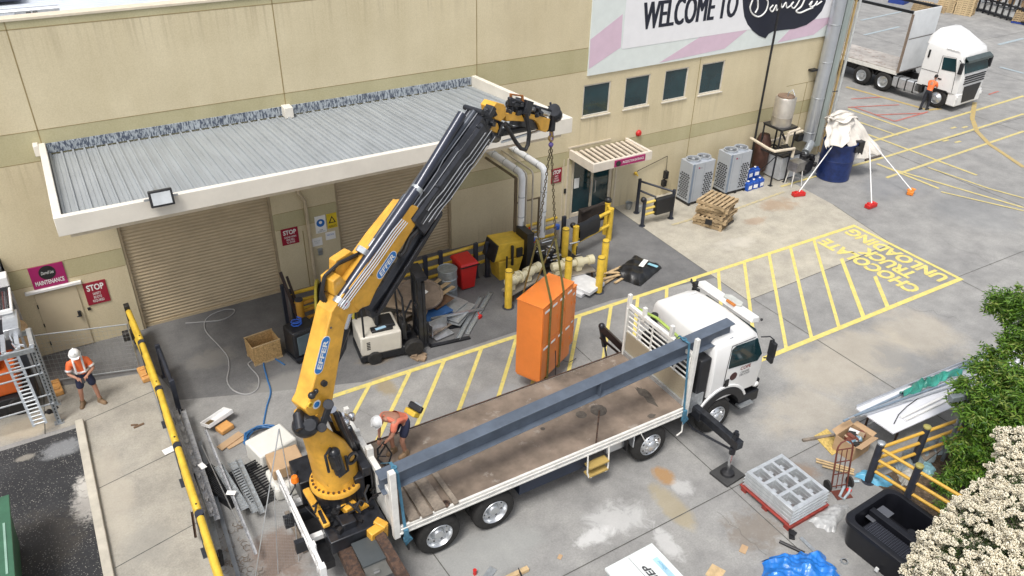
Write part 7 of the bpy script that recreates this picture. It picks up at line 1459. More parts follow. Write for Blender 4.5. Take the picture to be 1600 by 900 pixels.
# ================= LEFT SIDE =================
# long yellow railing
lr = thing('yellow_railing', 'long yellow handrail barrier running beside the pale path', 'barrier', (.42, 16, 0))
pts = [(.36, 21.2), (.43, 19.4), (.47, 17.2), (.46, 14.95), (.45, 12.7), (.44, 10.4), (.44, 8.2)]
for (x0, y0), (x1, y1) in zip(pts, pts[1:]):
    for z in (.42, .78, 1.12):
        MB().tube([(x0, y0-.10, z), (x0, y0-.13, z), (x1, y1+.13, z), (x1, y1+.10, z)], [.05, .075, .075, .05], 14).build('rail', M_yel, lr)
for x, y in pts[1:]: MB().cyl((x, y, 0), .09, 1.15, n=18).box(x-.15, y-.15, 0, x+.15, y+.15, .015).build('post', M_navy, lr); MB().cyl((x, y+.22, 1.193), .022, .008, n=8).build('rail_bolt', M_black, lr)
MB().box(.28, 21.1, 0, .42, 21.3, 1.28).build('post', M_black, lr, bevel=.01)
b = rails('black_guard_rail', 'dark twin rail barrier just right of the yellow railing', [(.78, 19.2), (.80, 17.6)], [(.80, 17.5), (.76, 19.2)], (.5, .9), m=M_navy, ph=1.05, pr=.06)
item('yellow_lock_box', MB().cbox((.35, 21.0, 1.0), .12, .1, .16).cbox((.2, 20.8, .55), .3, .22, .26), M_black, 'black box hanging on the end post of the yellow railing', 'box', bevel=.02)
# temporary mesh fence
M_wire = mat('fence_wire', (0.42, 0.44, 0.45), .4, .7)
def meshfence(p0, p1, h, label, nx, nz, m=M_wire, r_=.0045, fr_=.018):
    t = thing('mesh_fence', label, 'fence', tuple(p0)); p0 = Vector(p0); p1 = Vector(p1); d_ = p1-p0; u = Vector((0, 0, h))
    MB().tube([p0, p0+u], fr_, 8).tube([p1, p1+u], fr_, 8).tube([p0+u, p1+u], fr_, 8).tube([p0+u*.06, p1+u*.06], fr_*.8, 8).build('fence_frame', m, t)
    b = MB()
    for i in range(1, nx): b.tube([p0+d_*i/nx+u*.06, p0+d_*i/nx+u], r_, 4, cap=False)
    for i in range(1, nz): b.tube([p0+u*(.06+.94*i/nz), p1+u*(.06+.94*i/nz)], r_, 4, cap=False)
    b.build('wire_mesh', m, t); return t
f0 = Vector((-1.98, 20.35, 0)); f1 = Vector((.22, 19.75, 0))
meshfence(f0, f1, 1.55, 'temporary wire mesh fence panel across the path before the side door', 22, 11, r_=.003)
for i, (x, y, lab) in enumerate(((-1.78, 19.95, 'orange plastic fence foot left of the standing worker'), (.28, 19.45, 'orange plastic fence foot at the yellow railing'))):
    item('fence_foot', MB().cbox((x, y, .08), .22, .62, .14, rz=.1).cbox((x, y+.15, .17), .16, .1, .05, rz=.1).cbox((x, y-.15, .17), .16, .1, .05, rz=.1), mat('foot_orange', (0.62, 0.32, 0.10), .6, var=.1), lab, 'fence foot', 'orange feet of the temporary fence', bevel=.03)
# galvanised rack with the orange machine behind
rk = thing('galvanised_rack', 'tall galvanised slotted steel rack at the left edge of the picture', 'rack', (-2.6, 19, 0))
pa, pb, pc = g(95, 660), g(90, 640), g(60, 560)
b = MB()
for (x, y, h) in ((-1.86, 18.55, 2.35), (-1.86, 19.35, 2.35), (-4.4, 18.6, 2.35), (-4.4, 19.35, 2.35)):
    b2 = MB().box(x-.05, y-.03, 0, x-.035, y+.03, h).box(x+.035, y-.03, 0, x+.05, y+.03, h).box(x-.035, y+.015, 0, x+.035, y+.03, h); b2.box(x-.11, y-.09, 0, x+.11, y+.09, .015); pp_ = b2.build('upright', M_stl, rk)
    q = MB()
    for i in range(22): q.box(x-.012, y+.008, .1+i*.1, x+.012, y+.0145, .15+i*.1)
    q.build('slot', M_black, pp_)
b = MB()
for z in (.62, .9, 1.55, 1.8): b.tube([(-4.5, 18.55, z), (-1.8, 18.55, z)], .022, 8)
b.box(-4.45, 18.5, 2.2, -1.82, 18.56, 2.32).box(-4.45, 19.33, 2.2, -1.82, 19.39, 2.32).box(-1.90, 18.56, 2.2, -1.84, 19.33, 2.32)
b.build('crossbar', M_stl, rk)
b = MB(); 
x0 = -2.5
b.beam((x0, 19.0, 2.1), (x0+.15, 18.2, .35), .02, .06, up=(1, 0, 0)).beam((x0+.26, 19.0, 2.1), (x0+.41, 18.2, .35), .02, .06, up=(1, 0, 0))
for i in range(20):
    t = (i+.5)/20; b.cbox((x0+.13+.15*t, 19.0-.8*t, 2.1-1.75*t), .25, .035, .03, rx=-1.1)
item('cable_tray', b, M_stl, 'galvanised ladder tray leaning down the front of the rack', 'cable tray')
b = MB()
for i in range(9): b.cbox((-4.1+i*.28, 18.95, 2.36), .10, .78, .05, rz=.03*(i % 3)); 
for i in range(18): b.cbox((rnd.uniform(-4.2, -2.0), rnd.uniform(18.6, 19.25), 2.40), .22, .03, .06, rz=rnd.uniform(0, 3))
item('steel_fittings', b, M_alu, 'jumble of galvanised fittings on top of the steel rack', 'fittings', bevel=.004)
om = thing('orange_machine', 'orange and black machine standing behind the galvanised rack', 'machine', (-3.2, 19.9, 0))
M_om = mat('machine_orange', (0.68, 0.13, 0.02), .4, var=.06, coat=.2)
MB().box(-4.6, 19.5, .55, -2.45, 20.5, 1.25).build('hood', M_om, om, bevel=.05); MB().box(-4.6, 19.6, 1.26, -2.75, 20.4, 1.55).build('upper_hood', M_om, om, bevel=.04); MB().box(-4.7, 19.35, .12, -2.25, 20.55, .54).box(-2.3, 19.3, .3, -2.15, 20.0, .7).build('chassis', M_blackp, om, bevel=.03)
for x in (-4.2, -2.6): MB().lathe([(0, 0), (.24, 0), (.27, .03), (.27, .15), (.24, .18), (0, .18)], (x, 19.3, .27), (0, 1, 0), 24).build('wheel', M_rub, om)
MB().lathe([(0, 0), (.25, 0), (.25, .03), (0, .03)], (-2.15, 20.6, 1.2), (0, -1, 0), 24).lathe([(0, 0), (.22, 0), (.22, .03), (0, .03)], (-2.2, 20.6, 1.75), (0, -1, 0), 24).build('tan_disc', M_wood, om)
item('black_hitch', MB().tube([(-2.1, 18.75, .28), (-1.95, 18.72, .25), (-1.8, 18.8, .3)], .035).ball((-2.0, 18.7, .3), .07), M_black, 'small black hook lever at the foot of the rack', 'lever')
# white edged box of dark rods above the rack
wr = thing('rod_stillage', 'white framed stillage full of dark reddish rods above the rack', 'stillage', (-3.2, 20.4, 0))
xb = -2.08; b = MB(); b.box(-5.2, 21.0, 2.72, xb, 21.35, 3.0).box(xb-.06, 19.85, 2.62, xb, 21.0, 2.72).box(-5.2, 19.8, 2.62, xb, 19.88, 2.74).box(-5.2, 19.9, 2.45, xb-.07, 21.0, 2.5); b.build('frame', M_white, wr, bevel=.03)
q = random.Random(4)
for i in range(26): x = -3.3+i*.046; MB().beam((x, 19.9, 2.56+q.uniform(0, .05)), (x+.0, 21.0, 2.60+q.uniform(0, .05)), .03, .03).build('rod', mat(('rod_dark', 'rod_maroon', 'rod_grey')[i % 3], ((.02, .018, .02), (.10, .03, .03), (.09, .08, .09))[i % 3], .6), wr)
for x in (-4.9, -2.12): 
    for y in (19.95, 21.2): MB().box(x-.03, y-.03, 0, x+.03, y+.03, 2.45).build('leg', M_stl, wr)
MB().box(-2.35, 19.1, 2.35, -2.02, 20.0, 2.6).build('side_rail', M_alu, wr, bevel=.01)
struct('neighbour_roof', MB().box(-14, 22.2, 2.6, -2.35, 40, 2.75), mat('blue_grey_roof', (0.20, 0.23, 0.27), .5, .2, var=.08)) if False else item('side_shed', MB().box(-14, 21.4, 0, -2.2, 40, 3.1).box(-14, 21.3, 3.1, -2.17, 40, 3.2), mat('blue_grey_roof', (0.20, 0.23, 0.27), .5, .2, var=.08), 'blue-grey low shed against the left end of the factory', 'shed')
# green vehicle / skip at the lower left corner
gb = thing('green_skip', 'dark green steel skip at the lower left corner of the picture', 'skip bin', (-4.3, 13, 0))
zg = 1.3; e0 = g(-2, 765, zg); e1 = g(15, 790, zg); e2 = g(20, 905, zg)
M_grn = mat('skip_green', (0.045, 0.13, 0.075), .45, var=.12, scale=3)
xg = g(18, 860, zg).x; yt = g(2, 772, zg).y
MB().loft([[(xg-2.2, yt-3.9, .1), (xg-.12, yt-3.9, .1), (xg-.12, yt-.25, .1), (xg-2.2, yt-.25, .1)], [(xg-2.3, yt-4, zg), (xg, yt-4, zg), (xg, yt-.35, zg), (xg-2.3, yt-.2, zg)]]).build('body', M_grn, gb, bevel=.02)
MB().box(xg-2.35, yt-4.05, zg+.001, xg+.04, yt-.15, zg+.06).build('top_rim', M_grn, gb, bevel=.01); MB().box(xg-.10, yt-2.3, zg+.062, xg-.06, yt-.95, zg+.075).build('pale_edge_wear', mat('worn_green', (0.25, 0.4, 0.32), .5), gb)
# steel studs, trays and crates inside the railing
M_stud = mat('stud_steel', (0.50, 0.51, 0.53), .45, .35, var=.2, scale=9, col2=(0.24, 0.24, 0.26), thr=.6)
def pxbeam(name, p0, p1, w_, h_, z, m, label, cat='steel section', group=None, z1=None, ribs=0):
    a, c = g(*p0, z), g(*p1, z if z1 is None else z1); b = MB(); b.beam(a, c, w_, .008)
    d_ = (c-a).normalized(); s_ = d_.cross(Vector((0, 0, 1))).normalized()
    for q in (-1, 1): b.beam(a+s_*q*(w_/2-.003)+Vector((0, 0, h_/2)), c+s_*q*(w_/2-.003)+Vector((0, 0, h_/2)), .006, h_)
    L = (c-a).length
    for i in range(int(ribs)): p = a+d_*(L*(i+.5)/ribs); b.beam(p-s_*w_/2, p+s_*w_/2, .03, .03)
    return item(name, b, m, label, cat, group)
G1 = 'grey steel trays leaning inside the yellow railing'
pxbeam('wall_stud', (262, 642), (318, 800), .11, .07, .55, M_stud, 'grey slotted steel tray closest to the yellow railing', group=G1, ribs=16)
pxbeam('wall_stud', (274, 642), (332, 806), .10, .07, .45, M_stud, 'grey slotted steel tray second from the yellow railing', group=G1, ribs=22)
pxbeam('wall_stud', (286, 642), (340, 812), .12, .08, .35, M_stud, 'grey slotted steel tray third from the yellow railing', group=G1, ribs=18)
for i in range(9):
    a = g(276+i*6.2, 652+i*18, .52); item('triangular_bracket', MB().prism([a, a+Vector((.10, .01, 0)), a+Vector((.03, -.16, 0))], (0, 0, .008)), M_stud, ('farthest', 'second farthest', 'third farthest', 'fourth farthest', 'middle', 'fourth nearest', 'third nearest', 'second nearest', 'nearest')[i]+' of nine small grey triangular brackets along the slotted trays', 'bracket', 'triangular brackets on the trays', smooth=0)
pxbeam('steel_tube', (300, 690), (345, 870), .09, .06, .12, M_stl, 'pale conduit tube with a black end cap near the bottom', 'tube'); item('tube_end_cap', MB().tube([g(342, 862, .15), g(345, 882, .15)], .07, 12), M_black, 'black end cap at the bottom of the pale conduit tube', 'cap')
pxbeam('steel_tube', (292, 680), (340, 872), .06, .05, .2, M_stl, 'thin galvanised conduit beside the pale tube', 'tube')
pxbeam('steel_angle', (312, 690), (375, 910), .08, .06, .1, mat('grey_angle', (0.33, 0.36, 0.40), .4, .5), 'long grey steel angle running down out of the picture', 'steel section')
pxbeam('unistrut', (321, 672), (400, 866), .06, .05, .35, M_stud, 'slotted steel strut with a bright bent top end', 'steel section', ribs=30)
pxbeam('thin_rod', (315, 696), (372, 818), .02, .02, .4, M_alu, 'thin white rod crossing the slotted steel trays', 'rod')
for i, (p0, p1, w_, z, r_, lab) in enumerate((((340, 728), (382, 796), .20, .30, 22, 'galvanised cable ladder left of the black crate'), ((362, 722), (400, 800), .18, .28, 18, 'galvanised slotted cable tray in the middle of the pile'), ((372, 718), (410, 802), .12, .34, 12, 'smooth galvanised channel at the right of the cable tray pile'))): pxbeam('cable_tray', p0, p1, w_, .07, z, M_stl, lab, 'cable tray', 'cable trays on the pile', ribs=r_)
pxbeam('rusty_tray', (300, 800), (306, 840), .05, .05, .2, M_rust, 'dark bent bar end by the yellow railing', 'bar')
def crate(loc, rz, label, L=1.0, W=.7, H=.32):
    t = thing('slatted_crate', label, 'crate', loc, rz, 'black slatted crates among the steel trays')
    b = MB(t)
    for i in range(14): b.box(-L/2, -W/2+i*(W-.02)/13, H-.03, L/2, -W/2+.02+i*(W-.02)/13, H)
    for i in range(3): b.box(-L/2+i*(L-.04)/2, -W/2, H-.06, -L/2+.04+i*(L-.04)/2, W/2, H-.031)
    b.build('slat_lid', M_blackp, t)
    b = MB(t); b.box(-L/2, -W/2, 0, L/2, -W/2+.02, H-.061).box(-L/2, W/2-.02, 0, L/2, W/2, H-.061).box(-L/2, -W/2+.021, 0, -L/2+.02, W/2-.021, H-.061).box(L/2-.02, -W/2+.021, 0, L/2, W/2-.021, H-.061); b.build('side', M_blackp, t); return t
cr_ = crate(tuple(g(345, 765)), -1.15, 'black slatted crate under the left end of the cable trays', 1.35, .5, .25); crate(tuple(g(405, 762)), .2, 'black slatted crate beside the white foam box', .85, 1.15, .3)
q = g(402, 765)
# white foam boxes, carton
def cush(name, c, sx, sy, sz, rz, m, label, cat, group=None, bev=.06): return item(name, MB().cbox(c, sx, sy, sz, rz=rz), m, label, cat, group, bevel=bev)
M_foam = mat('foam_white', (0.66, 0.65, 0.60), .7, var=.05)
cush('foam_box', tuple(g(425, 700, .3)), .95, .75, .55, .25, M_foam, 'large off-white foam box beside the blue hose coil', 'foam box', bev=.05)
cush('foam_box', tuple(g(443, 752, .2)), .6, .75, .4, .05, M_foam, 'off-white foam box under the cardboard carton', 'foam box', bev=.08)
cush('closed_carton', tuple(g(446, 722, .68)), .72, .62, .30, .0, M_card, 'brown cardboard carton resting on the white foam boxes', 'carton', bev=.03)
Mq = Matrix.Translation(g(340, 655, .18)) @ Matrix.Rotation(.45, 4, 'Z') @ Matrix.Rotation(-.25, 4, 'X')
b = MB(M=Mq); b.box(-.36, -.18, 0, .36, .18, .02).box(-.36, -.18, .02, -.34, .18, .1).box(.34, -.18, .02, .36, .18, .1).box(-.34, -.18, .02, .34, -.16, .1).box(-.34, .16, .02, .34, .18, .1)
wt_ = thing('plastic_tray', 'shallow white tray with a brown stain leaning on an orange block', 'tray', tuple(g(340, 660))); b.build('tray_shell', M_white, wt_, bevel=.006); MB(M=Mq).box(-.33, -.15, .021, -.1, .15, .024).build('tray_stain', mat('brown_stain', (0.16, 0.10, 0.03), .5, var=.4), wt_)
item('fence_foot', MB().cbox(tuple(g(351, 668, .08)), .36, .30, .14, rz=.4), mat('foot_orange', (0.62, 0.32, 0.10)), 'orange block under the shallow white tray', 'fence foot', bevel=.03)
item('flattened_carton', MB().cbox(tuple(g(360, 689, .04)), .66, .2, .03, rz=.45).cbox(tuple(g(368, 690, .02)), .5, .25, .02, rz=.3), M_card, 'flattened cardboard strip below the white tray', 'carton')
for i, (u, v, rz, lab) in enumerate(((316, 728, .3, 'white paper tag on the steel trays'), (361, 770, 1.0, 'small white tag on the cable ladder'), (265, 703, .2, 'white rag showing left of the yellow railing'))): item('paper_tag', MB().cbox(tuple(g(u, v, .66 if i == 0 else .42 if i == 1 else .02)), .12 if i < 2 else .3, .2, .01, rz=rz), M_sw, lab, 'paper')
item('brown_lath', MB().beam(g(448, 800, .05), g(477, 862, .05), .10, .06), M_wood2, 'weathered brown lath on the ground behind the truck frame', 'lath', bevel=.004)
item('bark_scrap', MB().cbox(tuple(g(217, 665, .02)), .25, .05, .03, rz=.2).cbox(tuple(g(210, 664, .02)), .16, .04, .03, rz=-.4), mat('twig_brown', (0.16, 0.1, 0.06), .9), 'small dead twig on the pale path', 'twig')
# near mesh fence panel seen edge-on
mf = thing('wire_panel', 'fine wire mesh panel with bright edge wires standing near the truck rear', 'fence', tuple(g(400, 905)))
Pt = g(436, 670, 1.9) if False else None
a = g(408, 905, 1.2); 
top_ = g(436, 672, .35); l_ = g(404, 905, .9); r2 = g(462, 905, .9)
top_ = wy(437, 672, 14.2); l_ = wy(403, 910, 10.2); r2 = wy(473, 910, 10.2)
P = [wy(437, 668, 12.6), wy(412, 910, 11.0), wy(460, 910, 11.0)]
P = [Vector((1.75, 12.3, 2.3)), Vector((1.55, 11.6, .1)), Vector((1.95, 10.2, .1))]
Pa, Pb, Pc = wy(436, 670, 12.4), wy(398, 905, 11.4), wy(470, 905, 11.4)
MB().tube([Pa, Pb], .012, 6).build('edge_wire', M_alu, mf); MB().tube([Pa, wy(457, 720+60, 12.0), Pc], .010, 6).build('edge_wire', M_alu, mf); MB().tube([wy(428, 760, 12.1), wy(435, 905, 11.4)], .008, 6).build('edge_wire', M_alu, mf)
b = MB()
for i in range(1, 34):
    t = .30+.7*i/34; p = Pa.lerp(Pb, t); q = Pa.lerp(Pc, t); b.tube([p, q], .0013, 3, cap=False)
for i in range(1, 14):
    f = i/14; b.tube([Pa.lerp(Pb, .3).lerp(Pa.lerp(Pc, .3), f), Pb.lerp(Pc, f)], .0013, 3, cap=False)
b.build('wire_mesh', M_wire, mf)
# chain link net heap on the ground
b = MB(); q = random.Random(9); c_ = g(360, 870)
for i in range(60): x, y = c_.x+q.uniform(-.35, .45), c_.y+q.uniform(-.9, .8); a_ = q.uniform(0, 3); b.tube([(x+.07*math.cos(a_+t*1.2), y+.07*math.sin(a_+t*1.2), .02+.02*q.random()) for t in range(4)], .006, 4)
item('chain_link_net', b, mat('rusty_wire', (0.25, 0.2, 0.16), .6, .4), 'rusty chain-link netting lying on the ground at the bottom left', 'netting')
# ================= FAR TRUCK AND PALLETS =================
S_ = thing('tractor_unit', 'white high-roof tractor unit parked beyond the factory corner', 'truck', (40.4, 24.5, 0))
# local frame: +x = to the truck's left side away from us, forward = -y ; built in world with a slight yaw
Ms = Matrix.Translation((39.35, 22.3, 0)) @ Matrix.Rotation(R(4), 4, 'Z')     # origin: near front lower corner, +y towards the rear
Wd = 2.45
def rg(z, y0, y1, in_=0, r_=.15): 
    x0, x1 = in_, Wd-in_
    return [(x0+r_*1.8, y0, z), (x0+r_*.5, y0+r_*.35, z), (x0, y0+r_*1.6, z), (x0, y1-.05, z), (x0+.06, y1, z), (x1-.06, y1, z), (x1, y1-.05, z), (x1, y0+r_*1.6, z), (x1-r_*.5, y0+r_*.35, z), (x1-r_*1.8, y0, z)]
b = MB(M=Ms); b.loft([rg(.95, .02, 2.25), rg(1.6, .0, 2.25), rg(2.0, .05, 2.25), rg(2.75, .28, 2.25, .03), rg(3.0, .36, 2.25, .06), rg(3.12, .50, 2.22, .16, .2), rg(3.15, .8, 2.1, .34, .2)]); SC = b.build('cab', M_cabw, S_, smooth=45)
b = MB(M=Ms); b.loft([[(.12, y, 3.0), (.2+k_*.5, y, 3.0+h*.7), (.45+k_*.5, y, 3.0+h), (Wd-.45-k_*.5, y, 3.0+h), (Wd-.2-k_*.5, y, 3.0+h*.7), (Wd-.12, y, 3.0)] for y, h, k_ in ((.45, .12, .1), (.8, .34, .15), (1.3, .60, .2), (1.8, .78, .3), (2.1, .74, .2), (2.3, .5, .0), (2.32, .3, 0))]); b.build('roof_deflector', M_white, SC, smooth=60)
b = MB(M=Ms); b.box(.05, .0, .30, Wd-.05, .5, .95); b.build('bumper', M_white, S_, bevel=.06); b = MB(M=Ms)
b.prism([(-.0, .55, .92), (-.0, 1.9, .92), (-.0, 1.9, .99), (-.0, .55, .99)], (-.03, 0, 0)); b.box(.0, 1.85, .55, .25, 2.25, .94)
b.build('cab_skirt', M_black, SC)
b = MB(M=Ms); b.prism([(.16, .03, 1.98), (Wd-.16, .03, 1.98), (Wd-.2, .26, 2.68), (.2, .26, 2.68)], (0, -.03, .01)); b.build('windscreen', M_glass, SC)
b = MB(M=Ms); b.prism([(.10, .20, 2.74), (Wd-.10, .20, 2.74), (Wd-.1, -.02, 2.60), (.1, -.02, 2.60)], (0, 0, .03)); b.prism([(.1, -.03, 2.52), (Wd-.1, -.03, 2.52), (Wd-.1, -.015, 2.62), (.1, -.015, 2.62)], (0, .012, 0)); b.build('sun_visor', mat('smoked_visor', (0.06, 0.08, 0.08), .2), SC)
b = MB(M=Ms)
for i in range(4): b.box(.28, -.03, 1.42+i*.12, Wd-.28, .02, 1.48+i*.12)
b.prism([(.45, -.012, 1.30), (Wd-.45, -.012, 1.30), (Wd-.62, -.012, .45), (.62, -.012, .45)], (0, -.02, 0)); b.build('grille', M_black, SC)
b = MB(M=Ms); b.prism([(-.004, .42, 2.0), (-.004, 1.15, 1.95), (-.004, 1.22, 2.55), (-.004, .58, 2.62)], (-.012, 0, 0)); b.build('door_window', M_glass, SC)
b = MB(M=Ms); b.tube([(-.012, .3, 1.0), (-.012, .38, 1.9), (-.012, .58, 2.66), (-.012, 1.28, 2.62), (-.012, 1.26, 1.0)], .012, 5).tube([(-.012, 1.3, 1.75), (-.012, 2.2, 1.75)], .008, 5).box(-.015, 1.95, 2.35, -.004, 2.05, 2.75).box(-.02, 1.0, 1.45, -.004, 1.2, 1.52); b.build('door_seam', M_black, SC)
b = MB(M=Ms); b.cbox((-.12, .15, 2.25), .14, .18, .55).cbox((Wd+.12, .15, 2.25), .14, .18, .55).tube([(0, .4, 2.6), (-.14, .2, 2.55)], .02); b.build('mirror', M_blackp, SC, bevel=.04)
b = MB(M=Ms); b.tube([(-.01+.02, .45, 3.0), (.02, 1.2, 3.0)], .02)
for x in (.12, Wd-.12): b.cbox((x, -.01, .72), .14, .05, .16)
b.build('lamp', mat('lamp_clear', (0.8, 0.8, 0.78)), SC)
b = MB(M=Ms); b.box(.5, 2.25, .6, .62, 7.2, .9).box(1.8, 2.25, .6, 1.92, 7.2, .9).box(.3, 3.6, .95, 2.1, 6.6, 1.05); b.build('chassis', M_black, S_)
b = MB(M=Ms); b.box(.0, 1.95, .42, .5, 3.6, .98)
TKs = b.build('fuel_tank', M_alu, S_, bevel=.08); b = MB(M=Ms)
for y in (2.3, 2.75, 3.2): b.box(-.012, y, .40, .5, y+.06, 1.0)
each(b, 'tank_strap', M_black, TKs)
def wh2(y, steer, x=.0):
    c_ = Ms @ Vector((x+.14, y, .52)); ax = (Ms.to_3x3() @ Vector((-1, 0, 0))); W = MB().lathe([(.30, -.14), (.44, -.15), (.50, -.11), (.52, -.05), (.52, .05), (.50, .11), (.44, .15), (.30, .14)], c_, ax, 32).build('wheel', M_rub, S_, smooth=50)
    MB().lathe([(.31, .14), (.28, .10), (.26, .04 if not steer else .12), (.14, .02 if not steer else .17), (.12, .10 if not steer else .2), (0, .12 if not steer else .2)], c_, ax, 28).build('rim', M_alu, W)
wh2(1.0, True); wh2(4.1, False); wh2(5.42, False); wh2(1.0, True, Wd-.3); wh2(4.1, False, Wd-.3); wh2(5.42, False, Wd-.3)
b = MB(M=Ms)
for y in (4.1, 5.42): arch(b, 0, 0, .1, .2, 0, .1) if False else b.tube([(.15, y-.62, .7), (.15, y-.45, 1.0), (.15, y, 1.12), (.15, y+.45, 1.0), (.15, y+.62, .7)], .05, 6)
b.build('mudguard', M_black, S_)
TR_ = thing('curtain_trailer', 'white curtain trailer with open side and dusty deck behind the tractor unit', 'trailer', (40.4, 30, 0))
b = MB(M=Ms); zt = 4.35; y0 = 3.35
b.box(0, y0, 1.25, Wd, y0+.06, zt); BK = b.build('front_wall', mat('trailer_white', (0.70, 0.72, 0.73), .4, var=.07, scale=1.5, col2=(0.4, 0.38, 0.36), thr=.68), TR_)
MB(M=Ms).box(.1, y0-.004, 2.9, Wd-.1, y0-.001, 2.96).build('dirt_seam', mat('seam_dirt', (0.2, 0.19, 0.18), .8), BK)
MB(M=Ms).box(0, y0+.061, 1.15, Wd, 17, 1.30).build('deck', mat('dusty_deck', (0.42, 0.39, 0.36), .8, var=.2, scale=2, col2=(0.25, 0.2, 0.17), thr=.55), TR_)
MB(M=Ms).box(-.02, y0+.061, 1.05, -.001, 17, 1.25).build('side_rave', M_whited, TR_)
MB(M=Ms).box(-.03, y0+.061, zt-.14, .06, 17, zt).box(Wd-.06, y0+.061, zt-.14, Wd+.03, 17, zt).build('top_rail', M_crk, TR_)
MB(M=Ms).box(-.06, y0-.02, 1.2, -.001, y0+.1, zt-.15).box(-.04, 10, 1.3, .03, 10.1, zt-.15).build('corner_post', mat('post_brown', (0.22, 0.17, 0.13), .6), TR_); MB(M=Ms).box(.6, y0+.2, .9, .75, 16, 1.15).box(1.7, y0+.2, .9, 1.85, 16, 1.15).build('chassis', M_black, TR_)
# distant pallet stacks and racks
def px_place(u, v): q = g(u, v); return q
bpal = pallet(px_place(1440, 16), .3, 'brown pallet lowest in the low pile behind the trailer', 'brown pallets far behind the trailer', M_plt, 1.2)
p = px_place(1440, 16)
for i in range(1, 4): copytree(bpal, (p.x, p.y, i*.142), .3+.05*i, ('', 'second', 'third', 'top')[i]+' brown pallet in the low pile behind the trailer')
p = px_place(1458, 18)
for i in range(3): copytree(bpal, (p.x+.4, p.y, i*.142), .5, ('bottom', 'middle', 'top')[i]+' brown pallet of the smaller pile right of the low pile')
npal = pallet(px_place(1478, 17), .35, 'bottom new pallet of the left pale stack near the top edge', 'pale new pallets stacked far away', M_plt2, 1.2)
for si, (u, v, n, lab) in enumerate(((1478, 17, 7, 'left'), (1506, 22, 9, 'right'))):
    p = px_place(u, v)
    for i in range(n):
        if si == 0 and i == 0: continue
        copytree(npal, (p.x, p.y, i*.142), .35+.03*((i*7) % 3), 'pale pallet number %s from the ground in the %s far stack' % (('one', 'two', 'three', 'four', 'five', 'six', 'seven', 'eight', 'nine')[i], lab))
p = px_place(1450, 14); copytree(npal, (p.x+2.3, p.y-.6, .005), .2, 'single pale pallet flat between the brown and the pale stacks')
p = px_place(1597, 36); q = pallet(tuple(p), .3, 'blue pallet under wooden crates at the right edge', 'blue pallets', mat('pallet_blue', (0.02, 0.05, 0.25), .6), 1.2)
for i in range(5): copytree(bpal, (p.x+.02, p.y, .146+i*.142), .3+.04*i, ('first', 'second', 'third', 'fourth', 'fifth')[i]+' brown pallet above the blue one at the right edge')
item('blue_pallet_pile', MB().cbox(tuple(px_place(1404, 4)+Vector((0, 0, .25))), 1.3, 1.2, .5, rz=.3), mat('pallet_blue', (0.02, 0.05, 0.25)), 'dark blue low pile behind the trailer rail at the top edge', 'pallet')
rkf = thing('storage_rack', 'long black storage rack with pale cartons and orange goods at the top right', 'rack', tuple(px_place(1560, 20)))
a = px_place(1535, 14); c = px_place(1600, 33); d_ = (c-a); d_.z = 0; L = d_.length*1.3; d_.normalize(); n_ = Vector((-d_.y, d_.x, 0)); n_ = n_ if n_.y > 0 else -n_
nb = 9
for i in range(nb+1):
    for s_ in (0, 1.1): p = a+d_*(L*i/nb)+n_*s_; MB().beam(p, p+Vector((0, 0, 2.3)), .10, .10, up=(0, 1, 0)).build('upright', M_crk, rkf)
b = MB()
for z in (.18, 1.0, 1.8):
    for s_ in (0, 1.1): b.beam(a+n_*s_+Vector((0, 0, z)), a+d_*L+n_*s_+Vector((0, 0, z)), .08, .12)
b.build('shelf_beam', M_crk, rkf)
for i in range(nb):
    for z, m in ((.25, M_sw), (1.08, M_card if i % 2 else M_sw), (1.88, mat('goods_orange', (0.6, 0.12, 0.03), .6))):
        p = a+d_*(L*(i+.5)/nb)+n_*.5; b = MB(M=Matrix.Translation(p+Vector((0, 0, z+.25))) @ Matrix.Rotation(math.atan2(d_.y, d_.x), 4, 'Z')); b.box(-.35, -.45, -.25, .35, .45, .12)
        tag(b.build('stored_carton', m if z < 1.5 or i > 5 else mat('carton_pale', (0.5, 0.52, 0.5)), None, bevel=.01), ('carton on the %s shelf of the black rack, bay %s from the left' % ({.25: 'bottom', 1.08: 'middle', 1.88: 'top'}[z], ('one', 'two', 'three', 'four', 'five', 'six', 'seven', 'eight', 'nine')[i])), 'carton', 'cartons stored in the black rack')
# ================= PEOPLE =================
def skinned(name, V, E_, Rr, m, parent, sub=2, extra=None):
    """one continuous surface grown over a jointed skeleton"""
    me = bpy.data.meshes.new('t'); me.from_pydata([tuple(v) for v in V], E_, []); ob = bpy.data.objects.new('t', me); COL.objects.link(ob)
    md = ob.modifiers.new('s', 'SKIN'); md.use_smooth_shade = True; md.branch_smoothing = .3
    for i, r_ in enumerate(Rr):
        sv = me.skin_vertices[0].data[i]; sv.radius = (r_ if isinstance(r_, tuple) else (r_, r_)); sv.use_root = (i == 0)
    s2 = ob.modifiers.new('d', 'SUBSURF'); s2.levels = sub; s2.render_levels = sub
    dg = bpy.context.evaluated_depsgraph_get(); dg.update(); mm = bpy.data.meshes.new_from_object(ob.evaluated_get(dg)); b = MB()
    b.v = [v.co.copy() for v in mm.vertices]; b.f = [tuple(p.vertices) for p in mm.polygons]
    bpy.data.objects.remove(ob)
    if extra: extra(b)
    return b.build(name, m, parent, smooth=60)
